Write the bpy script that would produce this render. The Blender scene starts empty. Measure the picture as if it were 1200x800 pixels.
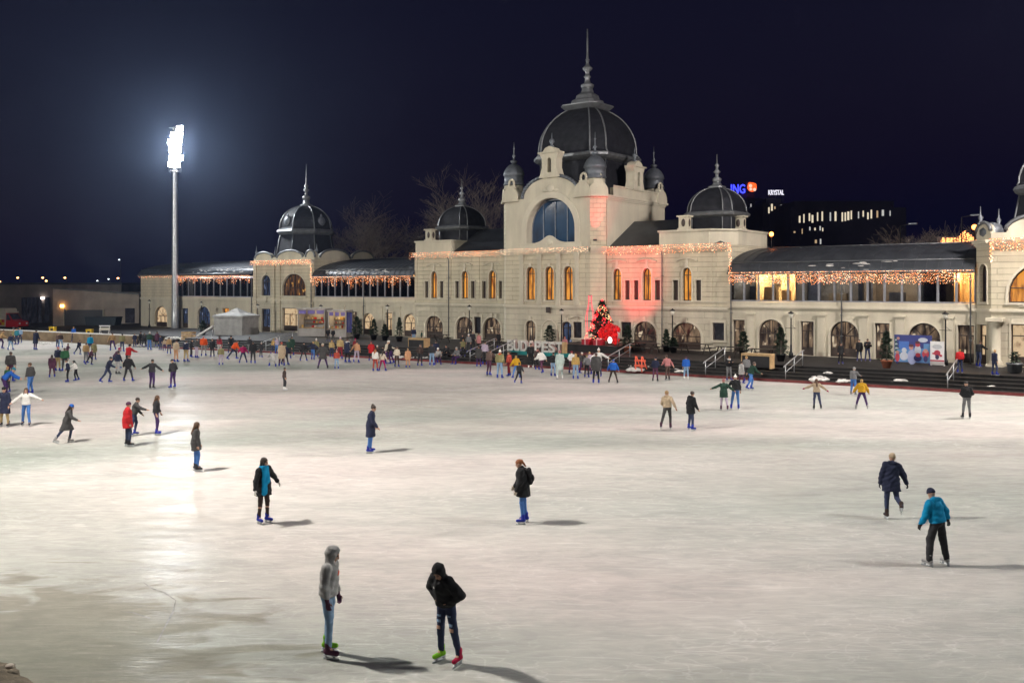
import bpy, bmesh, math, random
import numpy as np
from mathutils import Vector, Matrix, noise as mnoise
R = math.radians
rnd = random.Random(11)
SC = bpy.context.scene
COL = SC.collection

# ------------------------------------------------------------------ camera
cam_d = bpy.data.cameras.new('camera')
cam = bpy.data.objects.new('camera', cam_d)
COL.objects.link(cam)
cam.location = (0, 0, 6.0)
cam.rotation_euler = (R(90), 0, 0)
cam_d.sensor_width = 36.0
cam_d.lens = 36.0 * 1050 / 1200
cam_d.shift_y = -64 / 1200
cam_d.clip_end = 3000
SC.camera = cam

# ------------------------------------------------------------------ night sky
wd = bpy.data.worlds.new('World')
SC.world = wd
wd.use_nodes = True
wn = wd.node_tree
wn.nodes.clear()
w_out = wn.nodes.new('ShaderNodeOutputWorld')
w_bg = wn.nodes.new('ShaderNodeBackground')
w_sky = wn.nodes.new('ShaderNodeTexSky')
w_sky.sky_type = 'NISHITA'
w_sky.sun_disc = False
w_sky.sun_elevation = R(-3)
w_sky.sun_rotation = R(-120)
w_mix = wn.nodes.new('ShaderNodeMixRGB')
w_mix.blend_type = 'ADD'
w_mix.inputs[0].default_value = 1.0
w_mix.inputs[2].default_value = (0.030, 0.030, 0.20, 1)      # city glow of a night sky
wn.links.new(w_sky.outputs[0], w_mix.inputs[1])
wn.links.new(w_mix.outputs[0], w_bg.inputs[0])
wn.links.new(w_bg.outputs[0], w_out.inputs[0])
w_bg.inputs[1].default_value = 0.06

# ------------------------------------------------------------------ moon (very weak sun lamp, added for fill) and exposure
sun_d = bpy.data.lights.new('night_fill', 'SUN')
sun_d.energy = 0.012
sun_d.angle = R(0.5)
sun_d.color = (0.8, 0.88, 1.0)
sun = bpy.data.objects.new('night_fill', sun_d)
sun.rotation_euler = (R(50), 0, R(-30))
COL.objects.link(sun)
SC.view_settings.view_transform = 'Standard'
SC.view_settings.look = 'None'
SC.view_settings.exposure = 0.0
SC.view_settings.gamma = 1.0
SC.view_settings.use_curve_mapping = False
SC.cycles.use_denoising = True
SC.cycles.max_bounces = 6
SC.cycles.diffuse_bounces = 3
SC.cycles.glossy_bounces = 3
SC.cycles.transmission_bounces = 4
SC.cycles.transparent_max_bounces = 8
SC.cycles.volume_bounces = 0
SC.cycles.sample_clamp_indirect = 4.0
SC.cycles.caustics_reflective = False
SC.cycles.caustics_refractive = False

# floodlight masts: position, head height, lamp power (W), colour, aim point, spread
MASTS = [
    ((-44.0, 117.0), 24.2, 50000, (0.90, 0.95, 1.0), (-14, 60, 0), 150),
    ((-23.0, 21.0), 24.0, 56000, (1.0, 0.955, 0.88), (2, 42, 0), 132),
    ((36.0, 41.0), 24.0, 56000, (1.0, 0.90, 0.85), (6, 62, 1), 132),
    ((-70.0, 60.0), 24.0, 62000, (1.0, 0.97, 0.89), (-28, 94, 3), 105),
    ((31.0, 17.0), 24.0, 20000, (0.93, 1.0, 0.98), (14, 24, 0), 110),
]
lamp_objs = []
for (mx, my), mh, pw, colr, aim, ang in MASTS:
    ld = bpy.data.lights.new('floodlight_beam', 'SPOT')
    ld.energy = pw
    ld.color = colr
    ld.spot_size = R(ang)
    ld.spot_blend = 0.6
    ld.shadow_soft_size = 0.8 if mx < 30 else 1.6          # right hand lamps widened only to keep their shadows faint
    lo = bpy.data.objects.new('floodlight_beam', ld)
    d = Vector(aim) - Vector((mx, my, mh + 0.5))
    dn = d.normalized()
    lo.location = Vector((mx, my, mh + 0.5)) + dn * 1.3
    lo.rotation_euler = d.to_track_quat('-Z', 'Y').to_euler()
    COL.objects.link(lo)
    lamp_objs.append(lo)

# ------------------------------------------------------------------ facade frame: u along the facade, v into it, w up
TH = math.atan(7.4e-4 * 1050)
CT, ST = math.cos(TH), math.sin(TH)
OX, OY = 3.63, 81.2


def FP(u, v, w=0.0):
    return Vector((OX + u * CT + v * ST, OY - u * ST + v * CT, w))


def UV(X, Y):
    return ((X - OX) * CT - (Y - OY) * ST, (X - OX) * ST + (Y - OY) * CT)


def fu(x, v=0.0):                       # where the line of sight at column x of the survey meets depth v
    dx = (x - 600) / 1050.0
    Y = (v + OX * ST + OY * CT) / (dx * ST + CT)
    return UV(dx * Y, Y)[0]


def fw(x, y, v=0.0):
    dx = (x - 600) / 1050.0
    Y = (v + OX * ST + OY * CT) / (dx * ST + CT)
    return 6.0 - (y - 336) * Y / 1050.0


def ground(x, y, z=0.0):
    Y = (6.0 - z) * 1050.0 / (y - 336)
    return Vector(((x - 600) / 1050.0 * Y, Y, z))


# ------------------------------------------------------------------ materials
def nt_new(name):
    m = bpy.data.materials.new(name)
    m.use_nodes = True
    nt = m.node_tree
    b = nt.nodes['Principled BSDF']
    return m, nt, b


def N(nt, t, **kw):
    n = nt.nodes.new(t)
    for k, v in kw.items():
        setattr(n, k, v)
    return n


def L(nt, a, b):
    nt.links.new(a, b)


def col4(c):
    return (c[0], c[1], c[2], 1.0)


def mat(name, c, rough=0.7, metal=0.0, var=0.12, scale=3.0, bump=0.0, bscale=20.0, spec=0.4, stretch=(1, 1, 1), coat=0.0):
    m, nt, b = nt_new(name)
    tc = N(nt, 'ShaderNodeTexCoord')
    mp = N(nt, 'ShaderNodeMapping')
    mp.inputs['Scale'].default_value = stretch
    L(nt, tc.outputs['Object'], mp.inputs[0])
    nz = N(nt, 'ShaderNodeTexNoise')
    nz.inputs['Scale'].default_value = scale
    nz.inputs['Detail'].default_value = 6
    L(nt, mp.outputs[0], nz.inputs['Vector'])
    rp = N(nt, 'ShaderNodeMapRange')
    rp.inputs[1].default_value = 0.3
    rp.inputs[2].default_value = 0.7
    rp.inputs[3].default_value = 1 - var
    rp.inputs[4].default_value = 1 + var
    L(nt, nz.outputs[0], rp.inputs[0])
    mx = N(nt, 'ShaderNodeVectorMath', operation='SCALE')
    mx.inputs[0].default_value = c
    L(nt, rp.outputs[0], mx.inputs[3])
    L(nt, mx.outputs[0], b.inputs['Base Color'])
    b.inputs['Roughness'].default_value = rough
    b.inputs['Metallic'].default_value = metal
    b.inputs['Specular IOR Level'].default_value = spec
    b.inputs['Coat Weight'].default_value = coat
    if bump:
        n2 = N(nt, 'ShaderNodeTexNoise')
        n2.inputs['Scale'].default_value = bscale
        n2.inputs['Detail'].default_value = 5
        L(nt, mp.outputs[0], n2.inputs['Vector'])
        bp = N(nt, 'ShaderNodeBump')
        bp.inputs['Strength'].default_value = bump
        bp.inputs['Distance'].default_value = 0.05
        L(nt, n2.outputs[0], bp.inputs['Height'])
        L(nt, bp.outputs[0], b.inputs['Normal'])
    return m


def emit(name, c, s, base=(0.05, 0.05, 0.05), sampled=False):
    m, nt, b = nt_new(name)
    b.inputs['Base Color'].default_value = col4(base)
    b.inputs['Emission Color'].default_value = col4(c)
    b.inputs['Emission Strength'].default_value = s
    if not sampled:
        m.cycles.emission_sampling = 'NONE'
    return m


def stone(name, c, bw, bh, depth=0.6, mortar=0.02, var=0.1, dark=0.72):
    """rendered masonry with horizontal rustication; coordinates are the facade's own (u+v, w)"""
    m, nt, b = nt_new(name)
    tc = N(nt, 'ShaderNodeTexCoord')
    sp = N(nt, 'ShaderNodeSeparateXYZ')
    L(nt, tc.outputs['Object'], sp.inputs[0])
    ad = N(nt, 'ShaderNodeMath', operation='ADD')
    L(nt, sp.outputs[0], ad.inputs[0])
    L(nt, sp.outputs[1], ad.inputs[1])
    cb = N(nt, 'ShaderNodeCombineXYZ')
    L(nt, ad.outputs[0], cb.inputs[0])
    L(nt, sp.outputs[2], cb.inputs[1])
    nz = N(nt, 'ShaderNodeTexNoise')
    nz.inputs['Scale'].default_value = 0.6
    nz.inputs['Detail'].default_value = 9
    nz.inputs['Roughness'].default_value = 0.65
    mp = N(nt, 'ShaderNodeMapping')
    mp.inputs['Scale'].default_value = (1, 1, 0.22)
    L(nt, tc.outputs['Object'], mp.inputs[0])
    L(nt, mp.outputs[0], nz.inputs['Vector'])
    rp = N(nt, 'ShaderNodeMapRange')
    rp.inputs[1].default_value = 0.3
    rp.inputs[2].default_value = 0.72
    rp.inputs[3].default_value = 1 - var * 2.2
    rp.inputs[4].default_value = 1 + var
    L(nt, nz.outputs[0], rp.inputs[0])
    if bw:
        bk = N(nt, 'ShaderNodeTexBrick')
        bk.inputs['Scale'].default_value = 1.0
        bk.inputs['Brick Width'].default_value = bw
        bk.inputs['Row Height'].default_value = bh
        bk.inputs['Mortar Size'].default_value = mortar
        bk.inputs['Mortar Smooth'].default_value = 0.3
        bk.inputs['Color1'].default_value = (1, 1, 1, 1)
        bk.inputs['Color2'].default_value = (0.94, 0.94, 0.94, 1)
        bk.inputs['Mortar'].default_value = (dark, dark, dark, 1)
        L(nt, cb.outputs[0], bk.inputs['Vector'])
        mu = N(nt, 'ShaderNodeMath', operation='MULTIPLY')
        L(nt, bk.outputs['Color'], mu.inputs[0])
        L(nt, rp.outputs[0], mu.inputs[1])
        src = mu.outputs[0]
        bp = N(nt, 'ShaderNodeBump')
        bp.inputs['Strength'].default_value = depth
        bp.inputs['Distance'].default_value = 0.05
        bp.invert = True
        L(nt, bk.outputs['Fac'], bp.inputs['Height'])
        L(nt, bp.outputs[0], b.inputs['Normal'])
    else:
        src = rp.outputs[0]
    sc = N(nt, 'ShaderNodeVectorMath', operation='SCALE')
    sc.inputs[0].default_value = c
    L(nt, src, sc.inputs[3])
    L(nt, sc.outputs[0], b.inputs['Base Color'])
    b.inputs['Roughness'].default_value = 0.85
    return m


def pane_mat(name, c1, c2, strength, scale=2.2, dark=0.35, gloss=0.08, st=0.6):
    """window glass with a lit room behind it: uneven light, glossy front"""
    m, nt, b = nt_new(name)
    tc = N(nt, 'ShaderNodeTexCoord')
    mp = N(nt, 'ShaderNodeMapping')
    mp.inputs['Scale'].default_value = (1.0, 1.0, st)
    L(nt, tc.outputs['Object'], mp.inputs[0])
    nz = N(nt, 'ShaderNodeTexNoise')
    nz.inputs['Scale'].default_value = scale
    nz.inputs['Detail'].default_value = 3
    L(nt, mp.outputs[0], nz.inputs['Vector'])
    cr = N(nt, 'ShaderNodeValToRGB')
    cr.color_ramp.elements[0].position = dark
    cr.color_ramp.elements[0].color = col4(c1)
    cr.color_ramp.elements[1].position = dark + 0.22
    cr.color_ramp.elements[1].color = col4(c2)
    L(nt, nz.outputs[0], cr.inputs[0])
    b.inputs['Base Color'].default_value = (0.02, 0.02, 0.025, 1)
    b.inputs['Roughness'].default_value = gloss
    L(nt, cr.outputs[0], b.inputs['Emission Color'])
    b.inputs['Emission Strength'].default_value = strength
    m.cycles.emission_sampling = 'NONE'
    return m


def room_pane(name, cd, cm, cl, strength):
    """ground floor glass: a dim room, curtains and shelves as upright strips, a few bright things"""
    m, nt, b = nt_new(name)
    tc = N(nt, 'ShaderNodeTexCoord')

    def noise_(scale, st, det=2):
        mp = N(nt, 'ShaderNodeMapping')
        mp.inputs['Scale'].default_value = st
        L(nt, tc.outputs['Object'], mp.inputs[0])
        n = N(nt, 'ShaderNodeTexNoise')
        n.inputs['Scale'].default_value = scale
        n.inputs['Detail'].default_value = det
        L(nt, mp.outputs[0], n.inputs['Vector'])
        return n.outputs[0]
    r1 = N(nt, 'ShaderNodeValToRGB')
    r1.color_ramp.elements[0].position, r1.color_ramp.elements[0].color = 0.42, col4(cd)
    r1.color_ramp.elements[1].position, r1.color_ramp.elements[1].color = 0.70, col4(cm)
    L(nt, noise_(3.2, (1, 1, 0.22)), r1.inputs[0])
    r2 = N(nt, 'ShaderNodeValToRGB')
    r2.color_ramp.elements[0].position = 0.63
    r2.color_ramp.elements[1].position = 0.70
    L(nt, noise_(2.6, (1, 1, 0.5), 1), r2.inputs[0])
    mx = N(nt, 'ShaderNodeMixRGB')
    L(nt, r2.outputs[0], mx.inputs[0])
    L(nt, r1.outputs[0], mx.inputs[1])
    mx.inputs[2].default_value = col4(cl)
    b.inputs['Base Color'].default_value = (0.012, 0.011, 0.013, 1)
    b.inputs['Roughness'].default_value = 0.06
    L(nt, mx.outputs[0], b.inputs['Emission Color'])
    b.inputs['Emission Strength'].default_value = strength
    m.cycles.emission_sampling = 'NONE'
    return m


def glass_mat(name, tint=(0.8, 0.85, 0.9), refl=0.14):
    m = bpy.data.materials.new(name)
    m.use_nodes = True
    nt = m.node_tree
    nt.nodes.clear()
    o = N(nt, 'ShaderNodeOutputMaterial')
    t = N(nt, 'ShaderNodeBsdfTransparent')
    t.inputs[0].default_value = col4(tint)
    g = N(nt, 'ShaderNodeBsdfGlossy')
    g.inputs['Roughness'].default_value = 0.04
    fr = N(nt, 'ShaderNodeFresnel')
    fr.inputs[0].default_value = 1.6
    ad = N(nt, 'ShaderNodeMath', operation='ADD')
    ad.inputs[1].default_value = refl
    L(nt, fr.outputs[0], ad.inputs[0])
    mx = N(nt, 'ShaderNodeMixShader')
    L(nt, ad.outputs[0], mx.inputs[0])
    L(nt, t.outputs[0], mx.inputs[1])
    L(nt, g.outputs[0], mx.inputs[2])
    L(nt, mx.outputs[0], o.inputs[0])
    return m


CREAM = (0.61, 0.55, 0.405)
M = dict(
    wall=stone('cream_rusticated_render', CREAM, 3.2, 0.40, 0.8, 0.020, 0.11, 0.60),
    wall_lower=stone('cream_rusticated_render_lower', (0.56, 0.515, 0.40), 3.0, 0.50, 0.7, 0.020, 0.13, 0.66),
    block=stone('cream_ashlar', CREAM, 0.9, 0.40, 0.8, 0.025, 0.1, 0.6),
    plain=stone('cream_plain_render', (0.57, 0.525, 0.41), 0, 0, var=0.12),
    trim=stone('cream_stone_trim', (0.61, 0.565, 0.45), 0, 0, var=0.08),
    roof=mat('dark_sheet_roof', (0.045, 0.05, 0.058), 0.42, 0.3, 0.25, 1.2, 0.05, 6),
    dome=mat('dark_slate_dome', (0.014, 0.015, 0.020), 0.7, 0.0, 0.35, 2.0, 0.25, 14, spec=0.2),
    zinc=mat('grey_zinc', (0.17, 0.18, 0.19), 0.45, 0.5, 0.2, 2.0),
    lead=mat('blue_grey_lead', (0.13, 0.145, 0.165), 0.5, 0.4, 0.2, 2.0),
    frame=mat('dark_brown_frame', (0.045, 0.03, 0.025), 0.5, 0, 0.2, 4),
    gframe=mat('grey_window_frame', (0.22, 0.23, 0.26), 0.5, 0.2, 0.15, 4),
    warm=pane_mat('pane_warm', (0.30, 0.07, 0.006), (1.0, 0.40, 0.055), 0.8, 3.6, 0.36, st=0.22),
    warm2=pane_mat('pane_pale_warm', (0.35, 0.16, 0.06), (1.0, 0.72, 0.42), 0.62, 3.4, 0.28),
    shop=room_pane('pane_shop', (0.032, 0.020, 0.017), (0.46, 0.31, 0.19), (1.0, 0.80, 0.55), 0.62),
    shop2=room_pane('pane_shop_blue', (0.016, 0.026, 0.055), (0.10, 0.16, 0.32), (0.5, 0.6, 0.9), 0.40),
    xmas=room_pane('pane_festive', (0.03, 0.018, 0.016), (0.30, 0.13, 0.04), (1.0, 0.50, 0.12), 0.6),
    bigpane=pane_mat('pane_evening_blue', (0.006, 0.02, 0.045), (0.02, 0.07, 0.14), 0.5, 0.8, 0.35),
    darkpane=pane_mat('pane_dark', (0.006, 0.006, 0.009), (0.06, 0.055, 0.07), 0.4, 4.0, 0.5),
    glass=glass_mat('clear_glass', (0.62, 0.64, 0.68), 0.10),
    black=mat('black_paint', (0.014, 0.014, 0.016), 0.5, 0.2, 0.2, 5),
    darkwood=mat('dark_stained_wood', (0.03, 0.022, 0.018), 0.6, 0, 0.3, 3, 0.2, 12, stretch=(1, 8, 1)),
    palewood=mat('pale_wood_board', (0.42, 0.28, 0.14), 0.7, 0, 0.2, 3, 0.1, 12),
    steel=mat('galvanised_steel', (0.48, 0.50, 0.52), 0.4, 0.7, 0.12, 3),
    white=mat('white_paint', (0.72, 0.72, 0.72), 0.5, 0, 0.06, 3),
    canvas=mat('white_canvas', (0.55, 0.55, 0.52), 0.8, 0, 0.1, 2, 0.2, 3),
    terra=mat('terracotta', (0.40, 0.13, 0.07), 0.8, 0, 0.15, 6),
    redboard=mat('dark_red_board', (0.16, 0.028, 0.028), 0.55, 0, 0.25, 3),
    teal=mat('teal_board', (0.0, 0.17, 0.17), 0.6, 0, 0.15, 3),
    needle=mat('dark_fir_needles', (0.022, 0.042, 0.024), 0.8, 0, 0.45, 9),
    bark=mat('bare_bark', (0.20, 0.165, 0.14), 0.9, 0, 0.3, 4),
    redglow=emit('red_tube_light', (1.0, 0.06, 0.10), 1.7, sampled=False),
    redbulb=emit('red_bulb', (1.0, 0.02, 0.03), 3.0),
    gold=emit('gold_bulb', (1.0, 0.62, 0.28), 3.0),
    amber=emit('amber_bulb', (1.0, 0.33, 0.10), 3.6),
    coral=emit('coral_bulb', (1.0, 0.26, 0.10), 2.4),
    pale=emit('warm_white_bulb', (1.0, 0.66, 0.42), 4.2),
    lens=emit('floodlight_lens', (1.0, 0.93, 0.84), 140.0),
)


# ------------------------------------------------------------------ mesh builder
class MB:
    def __init__(s):
        s.v, s.f, s.m, s.sm = [], [], [], []

    def add(s, vs, fs, mi=0, smooth=False):
        o = len(s.v)
        s.v += [tuple(p) for p in vs]
        s.f += [tuple(i + o for i in f) for f in fs]
        s.m += [mi] * len(fs)
        s.sm += [smooth] * len(fs)
        return s

    def box(s, a, b, mi=0, T=None):
        x0, y0, z0 = a
        x1, y1, z1 = b
        vs = [Vector(p) for p in ((x0, y0, z0), (x1, y0, z0), (x1, y1, z0), (x0, y1, z0), (x0, y0, z1), (x1, y0, z1), (x1, y1, z1), (x0, y1, z1))]
        if T is not None:
            vs = [T @ p for p in vs]
        return s.add(vs, [(0, 3, 2, 1), (4, 5, 6, 7), (0, 1, 5, 4), (1, 2, 6, 5), (2, 3, 7, 6), (3, 0, 4, 7)], mi)

    def prism(s, poly, z0, z1, mi=0, T=None):       # poly counter-clockwise in x,y
        n = len(poly)
        vs = [Vector((p[0], p[1], z0)) for p in poly] + [Vector((p[0], p[1], z1)) for p in poly]
        if T is not None:
            vs = [T @ p for p in vs]
        fs = [tuple(range(n - 1, -1, -1)), tuple(range(n, 2 * n))] + [(i, (i + 1) % n, n + (i + 1) % n, n + i) for i in range(n)]
        return s.add(vs, fs, mi)

    def lathe(s, prof, c=(0, 0, 0), n=16, mi=0, smooth=True, rot=0.0, sx=1.0, sy=1.0, caps=True, angs=None):
        vs, fs = [], []
        angs = angs or [rot + 2 * math.pi * k / n for k in range(n)]
        n = len(angs)
        for r, z in prof:
            for k in range(n):
                a = angs[k]
                vs.append((c[0] + r * sx * math.cos(a), c[1] + r * sy * math.sin(a), c[2] + z))
        for i in range(len(prof) - 1):
            for k in range(n):
                k2 = (k + 1) % n
                fs.append((i * n + k, i * n + k2, (i + 1) * n + k2, (i + 1) * n + k))
        if caps:
            fs.append(tuple(range(n - 1, -1, -1)))
            fs.append(tuple((len(prof) - 1) * n + k for k in range(n)))
        return s.add(vs, fs, mi, smooth)

    def tube(s, pts, rad, n=8, mi=0, smooth=True):
        pts = [Vector(p) for p in pts]
        if not isinstance(rad, (list, tuple)):
            rad = [rad] * len(pts)
        vs, fs = [], []
        ref = None
        for i, p in enumerate(pts):
            t = (pts[min(i + 1, len(pts) - 1)] - pts[max(i - 1, 0)]).normalized()
            if ref is None:
                ref = Vector((0, 0, 1)) if abs(t.z) < 0.9 else Vector((1, 0, 0))
            a = (ref - t * ref.dot(t)).normalized()
            ref = a
            bb = t.cross(a)
            for k in range(n):
                g = 2 * math.pi * k / n
                vs.append(p + (a * math.cos(g) + bb * math.sin(g)) * rad[i])
        for i in range(len(pts) - 1):
            for k in range(n):
                k2 = (k + 1) % n
                fs.append((i * n + k, i * n + k2, (i + 1) * n + k2, (i + 1) * n + k))
        fs.append(tuple(range(n - 1, -1, -1)))
        fs.append(tuple((len(pts) - 1) * n + k for k in range(n)))
        return s.add(vs, fs, mi, smooth)

    def sphere(s, c, r, n=10, mi=0, sc=(1, 1, 1)):
        prof = [(max(1e-4, r * math.sin(math.pi * i / n)), -r * math.cos(math.pi * i / n)) for i in range(n + 1)]
        o = len(s.v)
        s.lathe(prof, (0, 0, 0), n * 2 - 4, mi, True, caps=False)
        for i in range(o, len(s.v)):
            p = s.v[i]
            s.v[i] = (c[0] + p[0] * sc[0], c[1] + p[1] * sc[1], c[2] + p[2] * sc[2])
        return s

    def octa(s, c, r, mi=0):
        x, y, z = c
        return s.add([(x + r, y, z), (x, y + r, z), (x - r, y, z), (x, y - r, z), (x, y, z + r), (x, y, z - r)],
                     [(0, 1, 4), (1, 2, 4), (2, 3, 4), (3, 0, 4), (1, 0, 5), (2, 1, 5), (3, 2, 5), (0, 3, 5)], mi)

    def mesh(s, name, mats):
        me = bpy.data.meshes.new(name)
        me.from_pydata(s.v, [], s.f)
        for m in (mats if isinstance(mats, (list, tuple)) else [mats]):
            me.materials.append(m)
        me.polygons.foreach_set('material_index', s.m)
        me.polygons.foreach_set('use_smooth', s.sm)
        me.update()
        return me

    def build(s, name, mats, parent=None):
        o = bpy.data.objects.new(name, s.mesh(name, mats))
        COL.objects.link(o)
        o.parent = parent
        return o


def tag(o, label, cat, group=None):
    o['label'] = label
    o['category'] = cat
    if group:
        o['group'] = group
    return o


def setting(o, kind='structure'):
    o['kind'] = kind
    return o


def thing(name, label, cat, loc=(0, 0, 0), rz=0.0, group=None):
    o = bpy.data.objects.new(name, None)
    o.empty_display_size = 0.3
    COL.objects.link(o)
    o.location = loc
    o.rotation_euler = (0, 0, rz)
    return tag(o, label, cat, group)


def fthing(name, label, cat, u, v, w=0.0, group=None, turn=0.0):     # a thing set square to the facade
    return thing(name, label, cat, FP(u, v, w), -TH + turn, group)


def copy_tree(o, parent=None):
    c = o.copy()
    COL.objects.link(c)
    c.parent = parent
    for ch in o.children:
        copy_tree(ch, c)
    return c


def filled(outer, holes, thick, name='panel'):
    """flat panel with holes in x,y, thickness along z (front face at z=+thick/2)"""
    cu = bpy.data.curves.new(name, 'CURVE')
    cu.dimensions = '2D'
    cu.fill_mode = 'BOTH'
    cu.extrude = thick / 2
    for pts in [outer] + list(holes):
        sp = cu.splines.new('POLY')
        sp.points.add(len(pts) - 1)
        for i, p in enumerate(pts):
            sp.points[i].co = (p[0], p[1], 0, 1)
        sp.use_cyclic_u = True
    ob = bpy.data.objects.new(name, cu)
    COL.objects.link(ob)
    dg = bpy.context.evaluated_depsgraph_get()
    me = bpy.data.meshes.new_from_object(ob.evaluated_get(dg))
    vs = [v.co.copy() for v in me.vertices]
    fs = [tuple(p.vertices) for p in me.polygons]
    bpy.data.objects.remove(ob)
    bpy.data.curves.remove(cu)
    bpy.data.meshes.remove(me)
    return vs, fs


class Plane:
    """a vertical facade plane: x along it, z>0 out of it, y = height"""
    def __init__(s, u, v, du=1.0, dv=0.0):
        l = math.hypot(du, dv)
        s.o, s.d = (u, v), (du / l, dv / l)
        s.n = (s.d[1], -s.d[0])

    def p(s, x, w, z=0.0):
        return (s.o[0] + x * s.d[0] + z * s.n[0], s.o[1] + x * s.d[1] + z * s.n[1], w)

    def panel(s, mb, outer, holes, z0, z1, mi=0):
        vs, fs = filled(outer, holes, z1 - z0)
        mb.add([s.p(q.x, q.y, q.z + (z0 + z1) / 2) for q in vs], fs, mi)

    def box(s, mb, x0, x1, w0, w1, z0, z1, mi=0):
        mb.add([s.p(x, w, z) for x, w, z in ((x0, w0, z1), (x1, w0, z1), (x1, w0, z0), (x0, w0, z0), (x0, w1, z1), (x1, w1, z1), (x1, w1, z0), (x0, w1, z0))],
               [(0, 3, 2, 1), (4, 5, 6, 7), (0, 1, 5, 4), (1, 2, 6, 5), (2, 3, 7, 6), (3, 0, 4, 7)], mi)


def arch_pts(cx, hw, w0, ws, rise=None, n=14, grow=0.0):
    """outline of an opening: straight jambs to ws, then a (semi-)elliptical head"""
    rise = hw if rise is None else rise
    pts = [(cx - hw - grow, w0), (cx + hw + grow, w0)]
    if rise <= 0:
        return pts + [(cx + hw + grow, ws + grow), (cx - hw - grow, ws + grow)]
    for i in range(n + 1):
        a = math.pi * i / n
        pts.append((cx + (hw + grow) * math.cos(a), ws + (rise + grow) * math.sin(a)))
    return pts


# ================================================================== PEOPLE: one continuous surface per body / garment
class Sdf:
    def __init__(s):
        s.pr, s.cut, s.sub = [], [], []

    def cone(s, a, b, r1, r2, k=0.02, fr=None, sx=1.0, sy=1.0):
        s.pr.append(('c', np.array(a, float), np.array(b, float), r1, r2, k, fr, sx, sy))
        return s

    def ell(s, c, r, fr=None, k=0.02):
        s.pr.append(('e', np.array(c, float), np.array(r, float), fr, k))
        return s

    def plane(s, p, n):            # keep the side the normal points away from
        s.cut.append((np.array(p, float), np.array(n, float)))
        return s

    def carve(s, c, r, fr=None):
        s.sub.append((np.array(c, float), np.array(r, float), fr))
        return s

    @staticmethod
    def _ell(P, c, r, fr):
        q = P - c
        if fr is not None:
            q = q @ fr.T
        k0 = np.sqrt(((q / r) ** 2).sum(-1)) + 1e-9
        k1 = np.sqrt(((q / r ** 2) ** 2).sum(-1)) + 1e-9
        return k0 * (k0 - 1) / k1

    def mesh(s, vox, wrinkle=0.0, seed=0):
        lo = np.full(3, 1e9)
        hi = -lo
        for p in s.pr:
            if p[0] == 'c':
                rr = max(p[3], p[4]) * max(1, p[7], p[8])
                a, b = np.minimum(p[1], p[2]) - rr, np.maximum(p[1], p[2]) + rr
            else:
                rr = p[2].max()
                a, b = p[1] - rr, p[1] + rr
            lo, hi = np.minimum(lo, a), np.maximum(hi, b)
        lo -= 3 * vox
        hi += 3 * vox
        n = np.ceil((hi - lo) / vox).astype(int) + 1
        D = np.full(n, 0.5, np.float32)
        ax = [lo[i] + vox * np.arange(n[i]) for i in range(3)]
        for p in s.pr:
            if p[0] == 'c':
                m = max(p[3], p[4]) * max(1, p[7], p[8]) + p[5] + 2 * vox
                a, b, k = np.minimum(p[1], p[2]) - m, np.maximum(p[1], p[2]) + m, p[5]
            else:
                m = p[2].max() + p[4] + 2 * vox
                a, b, k = p[1] - m, p[1] + m, p[4]
            i0 = np.clip(((a - lo) / vox).astype(int), 0, n)
            i1 = np.clip(((b - lo) / vox).astype(int) + 2, 0, n)
            sl = tuple(slice(i0[i], i1[i]) for i in range(3))
            P = np.stack(np.meshgrid(*[ax[i][sl[i]] for i in range(3)], indexing='ij'), -1)
            if p[0] == 'c':
                A, B, fr = p[1], p[2], p[6]
                q, ba = P - A, B - A
                if fr is not None:
                    q = (q @ fr.T) / np.array((p[7], p[8], 1.0))
                    ba = (fr @ ba) / np.array((p[7], p[8], 1.0))
                t = np.clip((q @ ba) / max(1e-9, ba @ ba), 0, 1)
                d = np.sqrt(((q - t[..., None] * ba) ** 2).sum(-1)) - (p[3] + (p[4] - p[3]) * t)
            else:
                d = s._ell(P, p[1], p[2], p[3])
            E = D[sl]
            h = np.clip(0.5 + 0.5 * (E - d) / max(k, 1e-5), 0, 1)
            D[sl] = E * (1 - h) + d * h - k * h * (1 - h)
        if s.cut or s.sub or wrinkle:
            P = np.stack(np.meshgrid(*ax, indexing='ij'), -1)
            if wrinkle:
                x, y, z = P[..., 0], P[..., 1], P[..., 2]
                D += wrinkle * (np.sin(24 * z + 5 * np.sin(9 * x + seed) + 3 * np.sin(8 * y + 6 * z)) * 0.6 + np.sin(53 * z - 21 * x + 17 * y + seed * 2) * 0.3
                                + np.sin(23 * x + 19 * z + 4 * np.sin(17 * y)) * 0.35)
            for c, nn in s.cut:
                D = np.maximum(D, (P - c) @ nn)
            for c, r, fr in s.sub:
                D = np.maximum(D, -s._ell(P, c, r, fr))
        return nets(D, lo, vox)


CORN = np.array([(i, j, k) for i in (0, 1) for j in (0, 1) for k in (0, 1)])
EDG = [(a, b) for a in range(8) for b in range(a + 1, 8) if np.abs(CORN[a] - CORN[b]).sum() == 1]


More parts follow.
